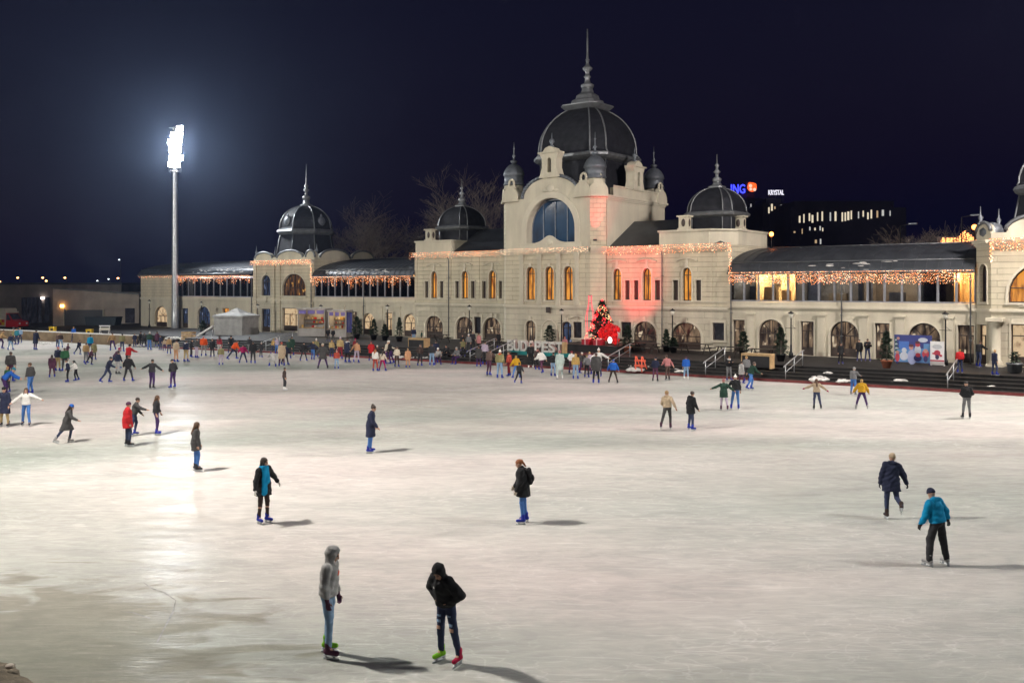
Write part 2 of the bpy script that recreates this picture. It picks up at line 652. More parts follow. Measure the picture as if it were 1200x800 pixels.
def nets(D, lo, vox):
    ins = D < 0
    sh = np.array(D.shape) - 1
    cnt = np.zeros(sh, np.int8)
    for c in CORN:
        cnt += ins[c[0]:c[0] + sh[0], c[1]:c[1] + sh[1], c[2]:c[2] + sh[2]]
    I = np.stack(np.nonzero((cnt > 0) & (cnt < 8)), -1)
    Dc = np.stack([D[I[:, 0] + c[0], I[:, 1] + c[1], I[:, 2] + c[2]] for c in CORN], -1)
    pos = np.zeros((len(I), 3))
    m = np.zeros(len(I))
    for a, b in EDG:
        x = (Dc[:, a] < 0) != (Dc[:, b] < 0)
        t = np.where(x, Dc[:, a] / np.where(x, Dc[:, a] - Dc[:, b], 1), 0)
        pos += np.where(x[:, None], CORN[a] + t[:, None] * (CORN[b] - CORN[a]), 0)
        m += x
    V = lo + vox * (I + pos / m[:, None])
    vid = np.full(sh, -1, np.int32)
    vid[I[:, 0], I[:, 1], I[:, 2]] = np.arange(len(I))
    F = []
    for axis in range(3):
        o = [0, 0, 0]
        o[axis] = 1
        A = ins[:ins.shape[0] - o[0], :ins.shape[1] - o[1], :ins.shape[2] - o[2]]
        B = ins[o[0]:, o[1]:, o[2]:]
        E = np.stack(np.nonzero(A != B), -1)
        b, c = (axis + 1) % 3, (axis + 2) % 3
        E = E[(E[:, b] > 0) & (E[:, c] > 0)]
        E = E[(E[:, 0] < sh[0]) & (E[:, 1] < sh[1]) & (E[:, 2] < sh[2])]
        fl = A[E[:, 0], E[:, 1], E[:, 2]]
        q = []
        for db, dc in ((1, 1), (0, 1), (0, 0), (1, 0)):
            e = E.copy()
            e[:, b] -= db
            e[:, c] -= dc
            q.append(vid[e[:, 0], e[:, 1], e[:, 2]])
        q = np.stack(q, -1)
        q[~fl] = q[~fl][:, ::-1]
        F.append(q[(q >= 0).all(1)])
    return V, np.concatenate(F)


def np_mesh(name, V, F, mats, mi=None):
    me = bpy.data.meshes.new(name)
    me.vertices.add(len(V))
    me.vertices.foreach_set('co', np.asarray(V, np.float32).ravel())
    me.loops.add(F.size)
    me.loops.foreach_set('vertex_index', F.ravel().astype(np.int32))
    me.polygons.add(len(F))
    me.polygons.foreach_set('loop_start', np.arange(0, F.size, 4, dtype=np.int32))
    me.polygons.foreach_set('loop_total', np.full(len(F), 4, np.int32))
    for m in mats:
        me.materials.append(m)
    if mi is not None:
        me.polygons.foreach_set('material_index', mi.astype(np.int32))
    me.polygons.foreach_set('use_smooth', np.ones(len(F), bool))
    me.update()
    me.validate()
    return me


def rot(ax, a):
    return np.array(Matrix.Rotation(R(a), 3, ax))


# ---- poses: lean fwd, roll to the right, head pitch/yaw, arms (abduct, flex, elbow, forearm abduct), legs (flex, abduct, knee)
def pose(lean=4, roll=0, hp=8, hy=0, la=(12, 0, 15, 4), ra=(12, 0, 15, 4), ll=(6, 5, 10), rl=(6, 5, 10), twist=0, sit=0.0):
    return dict(lean=lean, roll=roll, hp=hp, hy=hy, la=la, ra=ra, ll=ll, rl=rl, twist=twist, sit=sit)


POSES = dict(
    stand=pose(),
    easy=pose(3, 0, 6, 15, (9, 5, 20, 0), (14, -8, 25, 4), (2, 6, 4), (14, 7, 20)),
    away=pose(6, 2, 12, -10, (16, -6, 20, 10), (20, 4, 30, 2), (10, 4, 16), (0, 9, 6)),
    stride=pose(18, 4, 4, 0, (30, -30, 15, 25), (18, 28, 35, 5), (24, 4, 34), (-22, 12, 14)),
    strideb=pose(14, -4, 0, 0, (14, 24, 45, 0), (32, -26, 15, 25), (-20, 12, 16), (24, 4, 36)),
    spread=pose(6, 0, 4, 0, (62, 8, 10, 66), (52, 4, 12, 50), (14, 4, 22), (-8, 9, 14)),
    hold=pose(5, 2, 6, 20, (14, 0, 20, 5), (38, 8, 10, 34), (8, 5, 14), (0, 10, 10)),
    holdl=pose(5, -2, 6, -20, (40, 8, 10, 36), (14, 0, 20, 5), (0, 10, 10), (8, 5, 14)),
    reach=pose(12, 0, 14, 0, (8, 10, 30, 2), (10, 55, 20, 6), (12, 5, 22), (-6, 8, 14)),
    pocket=pose(5, 0, 22, 0, (20, -8, 62, -28), (20, -8, 62, -28), (4, 7, 8), (8, 5, 12)),
    lunge=pose(34, 0, -6, 0, (48, 20, 20, 40), (48, 10, 20, 40), (46, 12, 40), (-34, 16, 6)),
    wide=pose(10, 0, 6, 0, (36, 6, 20, 26), (30, 0, 20, 20), (10, 17, 14), (8, 17, 12)),
    bend=pose(48, 0, 10, 0, (8, 50, 12, 4), (8, 46, 16, 4), (24, 7, 30), (12, 9, 20)),
    crouch=pose(30, 0, 0, 0, (10, 60, 20, 6), (12, 52, 30, 4), (98, 10, 118), (84, 10, 112)),
    sit=pose(16, 0, 10, 0, (14, 30, 50, -6), (14, 26, 55, -6), (84, 8, 74), (80, 12, 82), sit=0.42),
    phone=pose(4, 0, 26, 0, (14, 26, 92, -18), (14, 22, 98, -18), (4, 7, 6), (6, 5, 10)),
)


def skeleton(ps):
    J = {}
    fx = rot('Z', 0)
    T = rot('Y', ps['roll']) @ rot('X', -ps['lean'])
    Tu = rot('Z', ps['twist']) @ T
    up, rt, fw_ = T @ (0, 0, 1), T @ (1, 0, 0), T @ (0, 1, 0)
    J['T'] = T.T
    J['pel'] = np.zeros(3)
    J['wst'] = up * 0.15
    J['chs'] = up * 0.34
    J['nck'] = up * 0.50
    ut, ur, uf = Tu @ (0, 0, 1), Tu @ (1, 0, 0), Tu @ (0, 1, 0)
    J['UT'] = Tu.T
    H = rot('Z', ps['hy']) @ rot('X', -(ps['hp'] + ps['lean'] * 0.35)) @ rot('Y', ps['roll'] * 0.5)
    J['H'] = H.T
    hu, hf = H @ (0, 0, 1), H @ (0, 1, 0)
    J['hd'] = J['nck'] + (up * 0.5 + hu * 0.5) * 0.155 + hf * 0.02
    for s, n in ((-1, 'l'), (1, 'r')):
        ab, fl, el, ab2 = ps[n + 'a']
        sh = up * 0.445 + ur * s * 0.165
        def dr(a, f):
            return np.array((s * math.sin(R(a)), math.sin(R(f)) * math.cos(R(a)), -math.cos(R(f)) * math.cos(R(a))))
        J['sh' + n] = sh
        J['el' + n] = sh + dr(ab, fl) * 0.285
        d2 = dr(ab2, fl + el)
        J['wr' + n] = J['el' + n] + d2 * 0.25
        J['hdir' + n] = d2
        f, a, k = ps[n + 'l']
        hip = np.array((s * 0.085, 0, 0)) + (T @ (0, 0, 0))
        J['hi' + n] = hip
        J['kn' + n] = hip + dr(a, f) * 0.435
        d3 = dr(a * 0.85, f - k)
        J['an' + n] = J['kn' + n] + d3 * 0.425
        J['sd' + n] = d3
        pitch = max(-65, min(30, f - k)) * (0.55 if f - k < -20 else 0.15)
        ft = rot('Z', -s * 9) @ rot('X', pitch)
        J['fo' + n] = ft @ (0, 1, 0)
        J['fu' + n] = ft @ (0, 0, 1)
    low = min((J['an' + n] - J['fu' + n] * 0.185)[2] for n in 'lr')
    low = min(low, min((J['an' + n] - J['fu' + n] * 0.185 + J['fo' + n] * 0.19)[2] for n in 'lr'))
    if ps['sit']:
        low = -ps['sit']
    for k in ('pel', 'wst', 'chs', 'nck', 'hd') + tuple(a + n for a in ('sh', 'el', 'wr', 'hi', 'kn', 'an') for n in 'lr'):
        J[k] = J[k] - np.array((0, 0, low))
    return J


def fingers(S, J, n, r=0.0085, curl=38):
    s = -1 if n == 'l' else 1
    d = J['hdir' + n]
    w = J['wr' + n]
    side = np.cross(d, (0, 0, 1.0)) if abs(d[2]) < 0.8 else np.array((0, 1.0, 0))
    side = side - d * (side @ d)
    side /= np.linalg.norm(side)             # knuckle line: little finger behind, thumb in front
    if side[1] < 0:
        side = -side
    pal = np.cross(d, side) * (1 if np.cross(d, side)[0] * s < 0 else -1)
    S.cone(w, w + d * 0.055, 0.026, 0.036, 0.015, np.stack((side, pal, d)), 1.0, 0.55)
    for i, ln in enumerate((0.062, 0.075, 0.080, 0.070)):
        b = w + d * 0.085 + side * (-0.030 + 0.020 * i)
        c = R(curl)
        d1 = d * math.cos(c * 0.5) + pal * math.sin(c * 0.5)
        d2 = d * math.cos(c * 1.5) + pal * math.sin(c * 1.5)
        m = b + d1 * ln * 0.55
        S.cone(w + d * 0.05 + side * (-0.026 + 0.017 * i), b, r * 1.3, r * 1.1, 0.006)
        S.cone(b, m, r * 1.1, r, 0.004)
        S.cone(m, m + d2 * ln * 0.5, r, r * 0.8, 0.004)
    t0 = w + d * 0.03 + side * 0.026
    t1 = t0 + (side * 0.8 + d * 0.6 + pal * 0.25) * 0.038
    S.cone(w + d * 0.015 + side * 0.012, t0, 0.016, 0.012, 0.008)
    S.cone(t0, t1, 0.0115, 0.010, 0.005)
    S.cone(t1, t1 + (d * 0.95 + side * 0.1 + pal * 0.25) * 0.032, 0.010, 0.008, 0.004)


def mitt(S, J, n, g=0.0):
    d, w = J['hdir' + n], J['wr' + n]
    S.cone(w, w + d * 0.07, 0.030 + g, 0.036 + g, 0.02)
    S.cone(w + d * 0.07, w + d * 0.13 + np.array((0, 0.015, 0)), 0.034 + g, 0.020 + g, 0.02)
    S.cone(w + d * 0.03, w + d * 0.075 + np.array((0, 0.045, 0)), 0.016 + g, 0.012 + g, 0.01)


def body_mesh(J, vox, name):
    T, H = J['T'], J['H']
    S = Sdf()
    S.cone(J['pel'] + (0, 0, 0.02), J['wst'], 0.105, 0.095, 0.05, T, 1.45, 1.0)
    S.cone(J['wst'], J['chs'], 0.095, 0.11, 0.05, T, 1.35, 1.0)
    S.cone(J['shl'], J['shr'], 0.058, 0.058, 0.05)
    S.cone(J['nck'] - 0.04 * T[2], J['hd'] - 0.02 * H[2], 0.058, 0.05, 0.03)
    for n in 'lr':
        S.cone(J['sh' + n], J['el' + n], 0.05, 0.038, 0.03)
        S.cone(J['el' + n], J['wr' + n], 0.038, 0.026, 0.02)
        if vox <= 0.009:
            fingers(S, J, n)
        else:
            mitt(S, J, n)
        S.cone(J['hi' + n], J['kn' + n], 0.082, 0.051, 0.04)
        S.cone(J['kn' + n], J['kn' + n] * 0.65 + J['an' + n] * 0.35, 0.051, 0.050, 0.02)
        S.cone(J['kn' + n] * 0.65 + J['an' + n] * 0.35, J['an' + n], 0.050, 0.032, 0.02)
        S.cone(J['an' + n], J['an' + n] + J['fo' + n] * 0.09 - J['fu' + n] * 0.062, 0.034, 0.026, 0.015)
    h = J['hd']
    r_, f_, u_ = H[0], H[1], H[2]
    S.ell(h + u_ * 0.03 - f_ * 0.012, (0.076, 0.094, 0.092), H, 0.02)
    S.ell(h + f_ * 0.022 - u_ * 0.045, (0.060, 0.070, 0.075), H, 0.03)
    S.cone(h + f_ * 0.082 + u_ * 0.02, h + f_ * 0.103 - u_ * 0.022, 0.010, 0.016, 0.012)
    S.ell(h + f_ * 0.074 - u_ * 0.058, (0.026, 0.017, 0.013), H, 0.01)
    S.ell(h + f_ * 0.062 - u_ * 0.10, (0.026, 0.02, 0.018), H, 0.02)
    S.cone(h + f_ * 0.078 + u_ * 0.035 + r_ * 0.035, h + f_ * 0.078 + u_ * 0.035 - r_ * 0.035, 0.012, 0.012, 0.012)
    for sd in (-1, 1):
        S.ell(h + r_ * sd * 0.077 - f_ * 0.005, (0.012, 0.024, 0.032), H, 0.008)
        S.carve(h + r_ * sd * 0.031 + f_ * 0.098 + u_ * 0.012, (0.015, 0.016, 0.010), H)
    V, F = S.mesh(vox)
    C = (V[F].mean(1) - h) @ H.T
    mi = np.zeros(len(F), int)
    for sd in (-1, 1):
        mi[(np.abs(C[:, 0] - sd * 0.031) < 0.017) & (np.abs(C[:, 2] - 0.012) < 0.010) & (C[:, 1] > 0.05)] = 1
    mi[(np.abs(C[:, 0]) < 0.026) & (np.abs(C[:, 2] + 0.060) < 0.010) & (C[:, 1] > 0.06)] = 2
    return np_mesh(name, V, F, [SKIN, EYE, LIP], mi)


def jacket_mesh(J, vox, name, kind='short', thick=0.03, hood=None, patch=None):
    T, H = J['T'], J['H']
    up = T[2]
    S = Sdf()
    t = thick
    hem = {'short': 0.02, 'hoodie': 0.03, 'long': -0.26, 'coat': -0.42}[kind]
    S.cone(J['pel'] + up * 0.03, J['wst'], 0.115 + t * 0.8, 0.10 + t, 0.05, T, 1.4, 1.05)
    S.cone(J['wst'], J['chs'], 0.10 + t, 0.115 + t, 0.05, T, 1.32, 1.05)
    S.cone(J['shl'], J['shr'], 0.062 + t * 0.75, 0.062 + t * 0.75, 0.05)
    S.cone(J['chs'] + up * 0.06, J['nck'] + up * 0.015, 0.10 + t, 0.062 + t * 0.5, 0.04)
    for n in 'lr':
        S.cone(J['sh' + n], J['el' + n], 0.055 + t, 0.046 + t * 0.9, 0.03)
        S.cone(J['el' + n], J['wr' + n] * 0.95 + J['el' + n] * 0.05, 0.046 + t * 0.9, 0.034 + t * 0.6, 0.025)
    if kind in ('long', 'coat'):
        mid = (J['knl'] + J['knr']) / 2
        q = 1.0 if kind == 'coat' else 0.7
        e = J['pel'] * (1 - q) + mid * q
        S.cone(J['pel'] + up * 0.05, e, 0.115 + t, 0.135 + t, 0.06, T, 1.35, 1.15)
        for n in 'lr':
            S.cone(J['hi' + n], J['hi' + n] * (1 - q) + J['kn' + n] * q, 0.11, 0.105 + t * 0.5, 0.06)
        ax = (J['pel'] - e) / np.linalg.norm(J['pel'] - e)
        S.plane(J['pel'] + ax * hem, -ax)
    else:
        S.cone(J['pel'] + up * 0.05, J['pel'] - up * 0.03, 0.118 + t * 0.7, 0.115 + t * 0.5, 0.04, T, 1.42, 1.08)
        S.plane(J['pel'] - up * (0.0 if kind == 'short' else 0.02), -up)
    if hood == 'down':
        S.cone(J['nck'] - T[1] * 0.07 + up * 0.03 + T[0] * 0.08, J['nck'] - T[1] * 0.07 + up * 0.03 - T[0] * 0.08, 0.05, 0.05, 0.03)
    if hood == 'up':
        h = J['hd']
        S.ell(h + H[2] * 0.03 - H[1] * 0.025, (0.105, 0.125, 0.125), H, 0.03)
        S.cone(J['nck'] - 0.01 * up, h - H[1] * 0.03, 0.085, 0.10, 0.04)
        S.carve(h + H[1] * 0.13 - H[2] * 0.01, (0.084, 0.135, 0.122), H)
    V, F = S.mesh(vox, 0.0085 if vox < 0.01 else (0.0075 if vox < 0.02 else 0.004), len(name) + int(thick * 1000))
    mi = np.zeros(len(F), int)
    if patch:
        Q = (V[F].mean(1) - J['chs']) @ T.T
        px, pz, pr = patch
        mi[(np.abs(Q[:, 0] - px) < pr) & (np.abs(Q[:, 2] - pz) < pr * 0.8) & (Q[:, 1] > 0.02)] = 1
    return np_mesh(name, V, F, [PLACE, PLACE], mi)


def trouser_mesh(J, vox, name, wide=0.0, rips=False):
    T = J['T']
    S = Sdf()
    S.cone(J['pel'] + T[2] * 0.06, J['pel'], 0.118, 0.118, 0.04, T, 1.4, 1.0)
    for n in 'lr':
        S.cone(J['hi' + n], J['kn' + n], 0.098, 0.068 + wide, 0.03)
        e = J['an' + n] + J['sd' + n] * 0.02
        S.cone(J['kn' + n], e, 0.068 + wide, 0.05 + wide, 0.02)
    V, F = S.mesh(vox, 0.006, 3)
    mi = np.zeros(len(F), int)
    if rips:
        cen = V[F].mean(1)
        for n, ts in (('l', (0.45, 0.8, 1.02)), ('r', (0.5, 0.72, 0.98))):
            for k, t in enumerate(ts):
                q = (J['hi' + n] * (1 - t) + J['kn' + n] * t) if t < 1 else J['kn' + n]
                d = cen - (q + np.array((0.0, 0.075, 0.0)))
                mi[(np.abs(d[:, 2]) < (0.016, 0.022, 0.03)[k]) & (np.abs(d[:, 0]) < 0.045) & (np.abs(d[:, 1]) < 0.06)] = 1 if k < 2 else 2
    return np_mesh(name, V, F, [PLACE, PLACE, SKIN], mi)


def skate_mesh(J, vox, n, name):
    S = Sdf()
    a, f, u = J['an' + n], J['fo' + n], J['fu' + n]
    r_ = np.cross(f, u)
    fr = np.stack((r_, f, u))
    S.cone(a + u * 0.07 - f * 0.01, a - u * 0.03, 0.056, 0.053, 0.02)
    S.cone(a - u * 0.06 - f * 0.04, a - u * 0.075 + f * 0.155, 0.048, 0.040, 0.03, fr, 1.0, 1.0)
    S.plane(a - u * 0.108, -u)
    V, F = S.mesh(vox, 0)
    mb = MB()
    Q = Matrix([list(r_) + [0], list(f) + [0], list(u) + [0], [0, 0, 0, 1]]).transposed()
    Q.translation = Vector(a)
    mb.box((-0.006, -0.09, -0.188), (0.006, 0.20, -0.15), 1, Q)
    mb.box((-0.012, -0.06, -0.152), (0.012, -0.02, -0.10), 1, Q)
    mb.box((-0.012, 0.08, -0.152), (0.012, 0.13, -0.10), 1, Q)
    mb.box((-0.035, -0.08, -0.118), (0.035, 0.17, -0.104), 1, Q)
    V2 = np.concatenate((V, np.array(mb.v)))
    F2 = np.concatenate((F, np.array(mb.f) + len(V)))
    return np_mesh(name, V2, F2, [PLACE, M['steel']], np.concatenate((np.zeros(len(F)), np.ones(len(mb.f)))))


def hair_mesh(J, vox, name, kind):
    H = J['H']
    h, r_, f_, u_ = J['hd'], H[0], H[1], H[2]
    S = Sdf()
    S.ell(h + u_ * 0.038 - f_ * 0.018, (0.086, 0.102, 0.096), H, 0.02)
    if kind in ('long', 'ponytail'):
        b = J['chs'] - J['T'][1] * 0.14
        if kind == 'long':
            S.cone(h - f_ * 0.05, b + J['T'][2] * 0.02, 0.088, 0.055, 0.03, np.stack((r_, f_, u_)), 1.0, 0.75)
            for sd in (-1, 1):
                S.cone(h + r_ * sd * 0.07 + f_ * 0.01, J['nck'] + r_ * sd * 0.085 + f_ * 0.06 - J['T'][2] * 0.06, 0.026, 0.03, 0.02)
        else:
            S.cone(h - f_ * 0.10 + u_ * 0.05, h - f_ * 0.15 - u_ * 0.12, 0.04, 0.025, 0.02)
    if kind == 'bun':
        S.ell(h - f_ * 0.07 + u_ * 0.12, (0.05, 0.05, 0.045), H, 0.015)
    S.carve(h + f_ * 0.105 - u_ * 0.045, (0.062, 0.075, 0.105), H)
    if kind == 'short':
        S.plane(h - u_ * 0.02 + f_ * 0.0, (-u_ + f_ * 0.75) / 1.25)
    V, F = S.mesh(vox, 0.006, 5)
    return np_mesh(name, V, F, [PLACE], None)


def hat_mesh(J, vox, name, kind):
    H = J['H']
    h, r_, f_, u_ = J['hd'], H[0], H[1], H[2]
    S = Sdf()
    S.ell(h + u_ * 0.055 - f_ * 0.012, (0.090, 0.108, 0.098), H, 0.02)
    S.plane(h + u_ * 0.022, -u_ * 0.97 + f_ * 0.2)
    V, F = S.mesh(vox, 0.003, 2)
    parts = [(V, F)]
    S2 = Sdf()
    S2.ell(h + u_ * 0.040 - f_ * 0.012, (0.097, 0.115, 0.028), H, 0.01)
    if kind == 'pom':
        S2.ell(h + u_ * 0.175 - f_ * 0.02, (0.042, 0.042, 0.042), H, 0.01)
    V2, F2 = S2.mesh(vox)
    return np_mesh(name, np.concatenate((V, V2)), np.concatenate((F, F2 + len(V))), [PLACE], None)


def scarf_mesh(J, vox, name, drape=False):
    T = J['T']
    S = Sdf()
    n = J['nck'] + T[2] * 0.02
    for k in range(8):
        a, b = 2 * math.pi * k / 8, 2 * math.pi * (k + 1) / 8
        S.cone(n + T[0] * 0.085 * math.cos(a) + T[1] * (0.085 * math.sin(a) + 0.01), n + T[0] * 0.085 * math.cos(b) + T[1] * (0.085 * math.sin(b) + 0.01), 0.045, 0.045, 0.02)
    if drape:
        fr = np.stack((T[0], T[1], T[2]))
        c = n + T[1] * 0.12 + T[0] * 0.07
        S.cone(c, J['pel'] + T[1] * 0.165 + T[0] * 0.10 - T[2] * 0.14, 0.075, 0.10, 0.03, fr, 1.0, 0.42)
        S.cone(n + T[1] * 0.10 - T[0] * 0.03, J['wst'] + T[1] * 0.17, 0.06, 0.085, 0.03, fr, 1.0, 0.40)
    V, F = S.mesh(vox, 0.008, 4)
    return np_mesh(name, V, F, [PLACE], None)


def pack_mesh(J, vox, name):
    T = J['T']
    S = Sdf()
    b = J['chs'] - T[1] * 0.22
    S.cone(b + T[2] * 0.08, b - T[2] * 0.20, 0.10, 0.115, 0.03, T, 1.25, 0.75)
    S.ell(b - T[1] * 0.08 - T[2] * 0.12, (0.10, 0.05, 0.10), T, 0.02)
    for s in (-1, 1):
        S.cone(b + T[2] * 0.1 + T[0] * 0.09 * s, J['sh' + ('l' if s < 0 else 'r')] * 0.75 + J['nck'] * 0.25 + T[2] * 0.075, 0.02, 0.02, 0.02)
    V, F = S.mesh(vox, 0.004, 4)
    return np_mesh(name, V, F, [PLACE], None)


def glove_mesh(J, vox, n, name):
    S = Sdf()
    if vox <= 0.009:
        fingers(S, J, n, 0.0115)
    else:
        mitt(S, J, n, 0.006)
    S.cone(J['wr' + n] - J['hdir' + n] * 0.04, J['wr' + n] + J['hdir' + n] * 0.02, 0.038, 0.034, 0.01)
    V, F = S.mesh(min(vox, 0.012))
    return np_mesh(name, V, F, [PLACE], None)


SKIN = mat('skin', (0.46, 0.27, 0.19), 0.55, 0, 0.06, 20)
EYE = mat('eye_dark', (0.03, 0.02, 0.02), 0.3, 0, 0.0, 5)
LIP = mat('lip', (0.32, 0.12, 0.10), 0.5, 0, 0.0, 5)
PLACE = mat('plain_cloth', (0.1, 0.1, 0.1))
C = dict(black=(.016, .016, .018), dark=(.03, .03, .034), char=(.055, .053, .053), navy=(.018, .022, .05), grey=(.15, .15, .155), lgrey=(.36, .35, .34),
         white=(.68, .66, .63), cream=(.55, .48, .38), beige=(.40, .31, .21), tan=(.36, .23, .11), brown=(.10, .065, .055), dbrown=(.05, .032, .028),
         olive=(.21, .19, .09), green=(.04, .15, .07), dgreen=(.02, .05, .035), teal=(.03, .2, .27), blue=(.02, .12, .5), turq=(.0, .27, .52),
         red=(.5, .016, .02), dred=(.22, .02, .03), brick=(.36, .06, .04), magenta=(.42, .01, .11), pink=(.5, .2, .2), orange=(.75, .09, .015),
         yellow=(.62, .34, .02), gold=(.5, .32, .1), peach=(.62, .33, .18), lav=(.40, .33, .42), purple=(.06, .025, .11), plum=(.085, .03, .06),
         jean=(.045, .085, .2), ljean=(.22, .33, .48), bjean=(.06, .16, .42), djean=(.03, .04, .085), khaki=(.38, .28, .13), mint=(.42, .50, .47),
         hair=(.035, .02, .014), bhair=(.10, .05, .025), blond=(.42, .25, .09), ginger=(.30, .10, .035), skblue=(.015, .028, .28), skred=(.4, .01, .05), skgreen=(.2, .5, .02))
for _k in ('orange', 'red', 'green', 'turq', 'yellow', 'magenta', 'blue', 'teal', 'gold', 'peach', 'purple', 'pink'):
    C[_k] = tuple(q * 0.82 for q in C[_k])
_cm, _mc = {}, {}


def cloth(c, kind='cloth'):
    if (c, kind) not in _cm:
        if kind == 'hair':
            _cm[c, kind] = mat('hair_' + c, C[c], 0.45, 0, 0.3, 30, 0.5, 90, stretch=(1, 1, .25))
        else:
            _cm[c, kind] = mat('cloth_' + c, C[c], 0.85, 0, 0.14, 7, 0.25, 60, spec=0.25)
    return _cm[c, kind]


def sk(p):
    if ('J', p) not in _mc:
        _mc['J', p] = skeleton(POSES[p])
    return _mc['J', p]


def cached(key, fn):
    if key not in _mc:
        _mc[key] = fn()
    return _mc[key]


def part(root, name, me, *mats):
    o = bpy.data.objects.new(name, me)
    COL.objects.link(o)
    o.parent = root
    for i, m in enumerate(mats):
        if m is not None:
            o.material_slots[i].link = 'OBJECT'
            o.material_slots[i].material = m
    return o


# face: compass bearing the person faces seen from above (0 away from the rink's near bank, 90 to the right)
def person(label, loc, face, p, jk, jc, tc, hd, hc, h=1.0, vox=0.024, hood=None, sc='skblue', hair=None, gloves=None, scarf=None, pack=None, wide=0.0,
           bare=False, group='skaters on the ice', skates=True, tilt=0, hairc='hair', fat=0.0, patch=None, rips=False):
    J = sk(p)
    root = bpy.data.objects.new('person', cached(('b', p, vox), lambda: body_mesh(J, vox, 'person')))
    COL.objects.link(root)
    root.location = loc
    root.rotation_euler = (R(tilt), 0, R(-face))
    root.scale = (h, h, h)
    tag(root, label, 'person', group)
    part(root, 'jacket' if jk in ('short', 'hoodie') else 'coat', cached(('j', p, vox, jk, hood, fat, bool(patch)), lambda: jacket_mesh(J, vox, 'jacket', jk, 0.03 + fat, hood, patch[:3] if patch else None)), cloth(jc), cloth(patch[3]) if patch else None)
    if not bare:
        part(root, 'trousers', cached(('t', p, vox, wide, rips), lambda: trouser_mesh(J, vox, 'trousers', wide, rips)), cloth(tc), cloth('ljean') if rips else None)
    if hd in ('beanie', 'pom'):
        part(root, 'hat', cached(('h', p, vox, hd), lambda: hat_mesh(J, vox, 'hat', hd)), cloth(hc))
        if hair:
            part(root, 'hair', cached(('r', p, vox, hair), lambda: hair_mesh(J, vox, 'hair', hair)), cloth(hairc, 'hair'))
    elif hd in ('short', 'long', 'bun', 'ponytail'):
        part(root, 'hair', cached(('r', p, vox, hd), lambda: hair_mesh(J, vox, 'hair', hd)), cloth(hc, 'hair'))
    for n in 'lr':
        c = sc if isinstance(sc, str) else sc[0 if n == 'l' else 1]
        part(root, 'skate', cached(('s', p, vox, n), lambda: skate_mesh(J, min(vox, 0.016), n, 'skate')), cloth(c))
        if gloves:
            part(root, 'glove', cached(('g', p, vox, n), lambda: glove_mesh(J, vox, n, 'glove')), cloth(gloves))
    if scarf:
        part(root, 'scarf', cached(('f', p, vox, scarf[1]), lambda: scarf_mesh(J, vox, 'scarf', scarf[1])), cloth(scarf[0]))
    if pack:
        part(root, 'backpack', cached(('p', p, vox), lambda: pack_mesh(J, vox, 'backpack')), cloth(pack))
    return root


# ================================================================== GROUND, ICE, TERRACE
def flat(name, pts, z, m):
    mb = MB()
    mb.add([(p[0], p[1], z) for p in pts], [tuple(range(len(pts)))])
    return setting(mb.build(name, m))


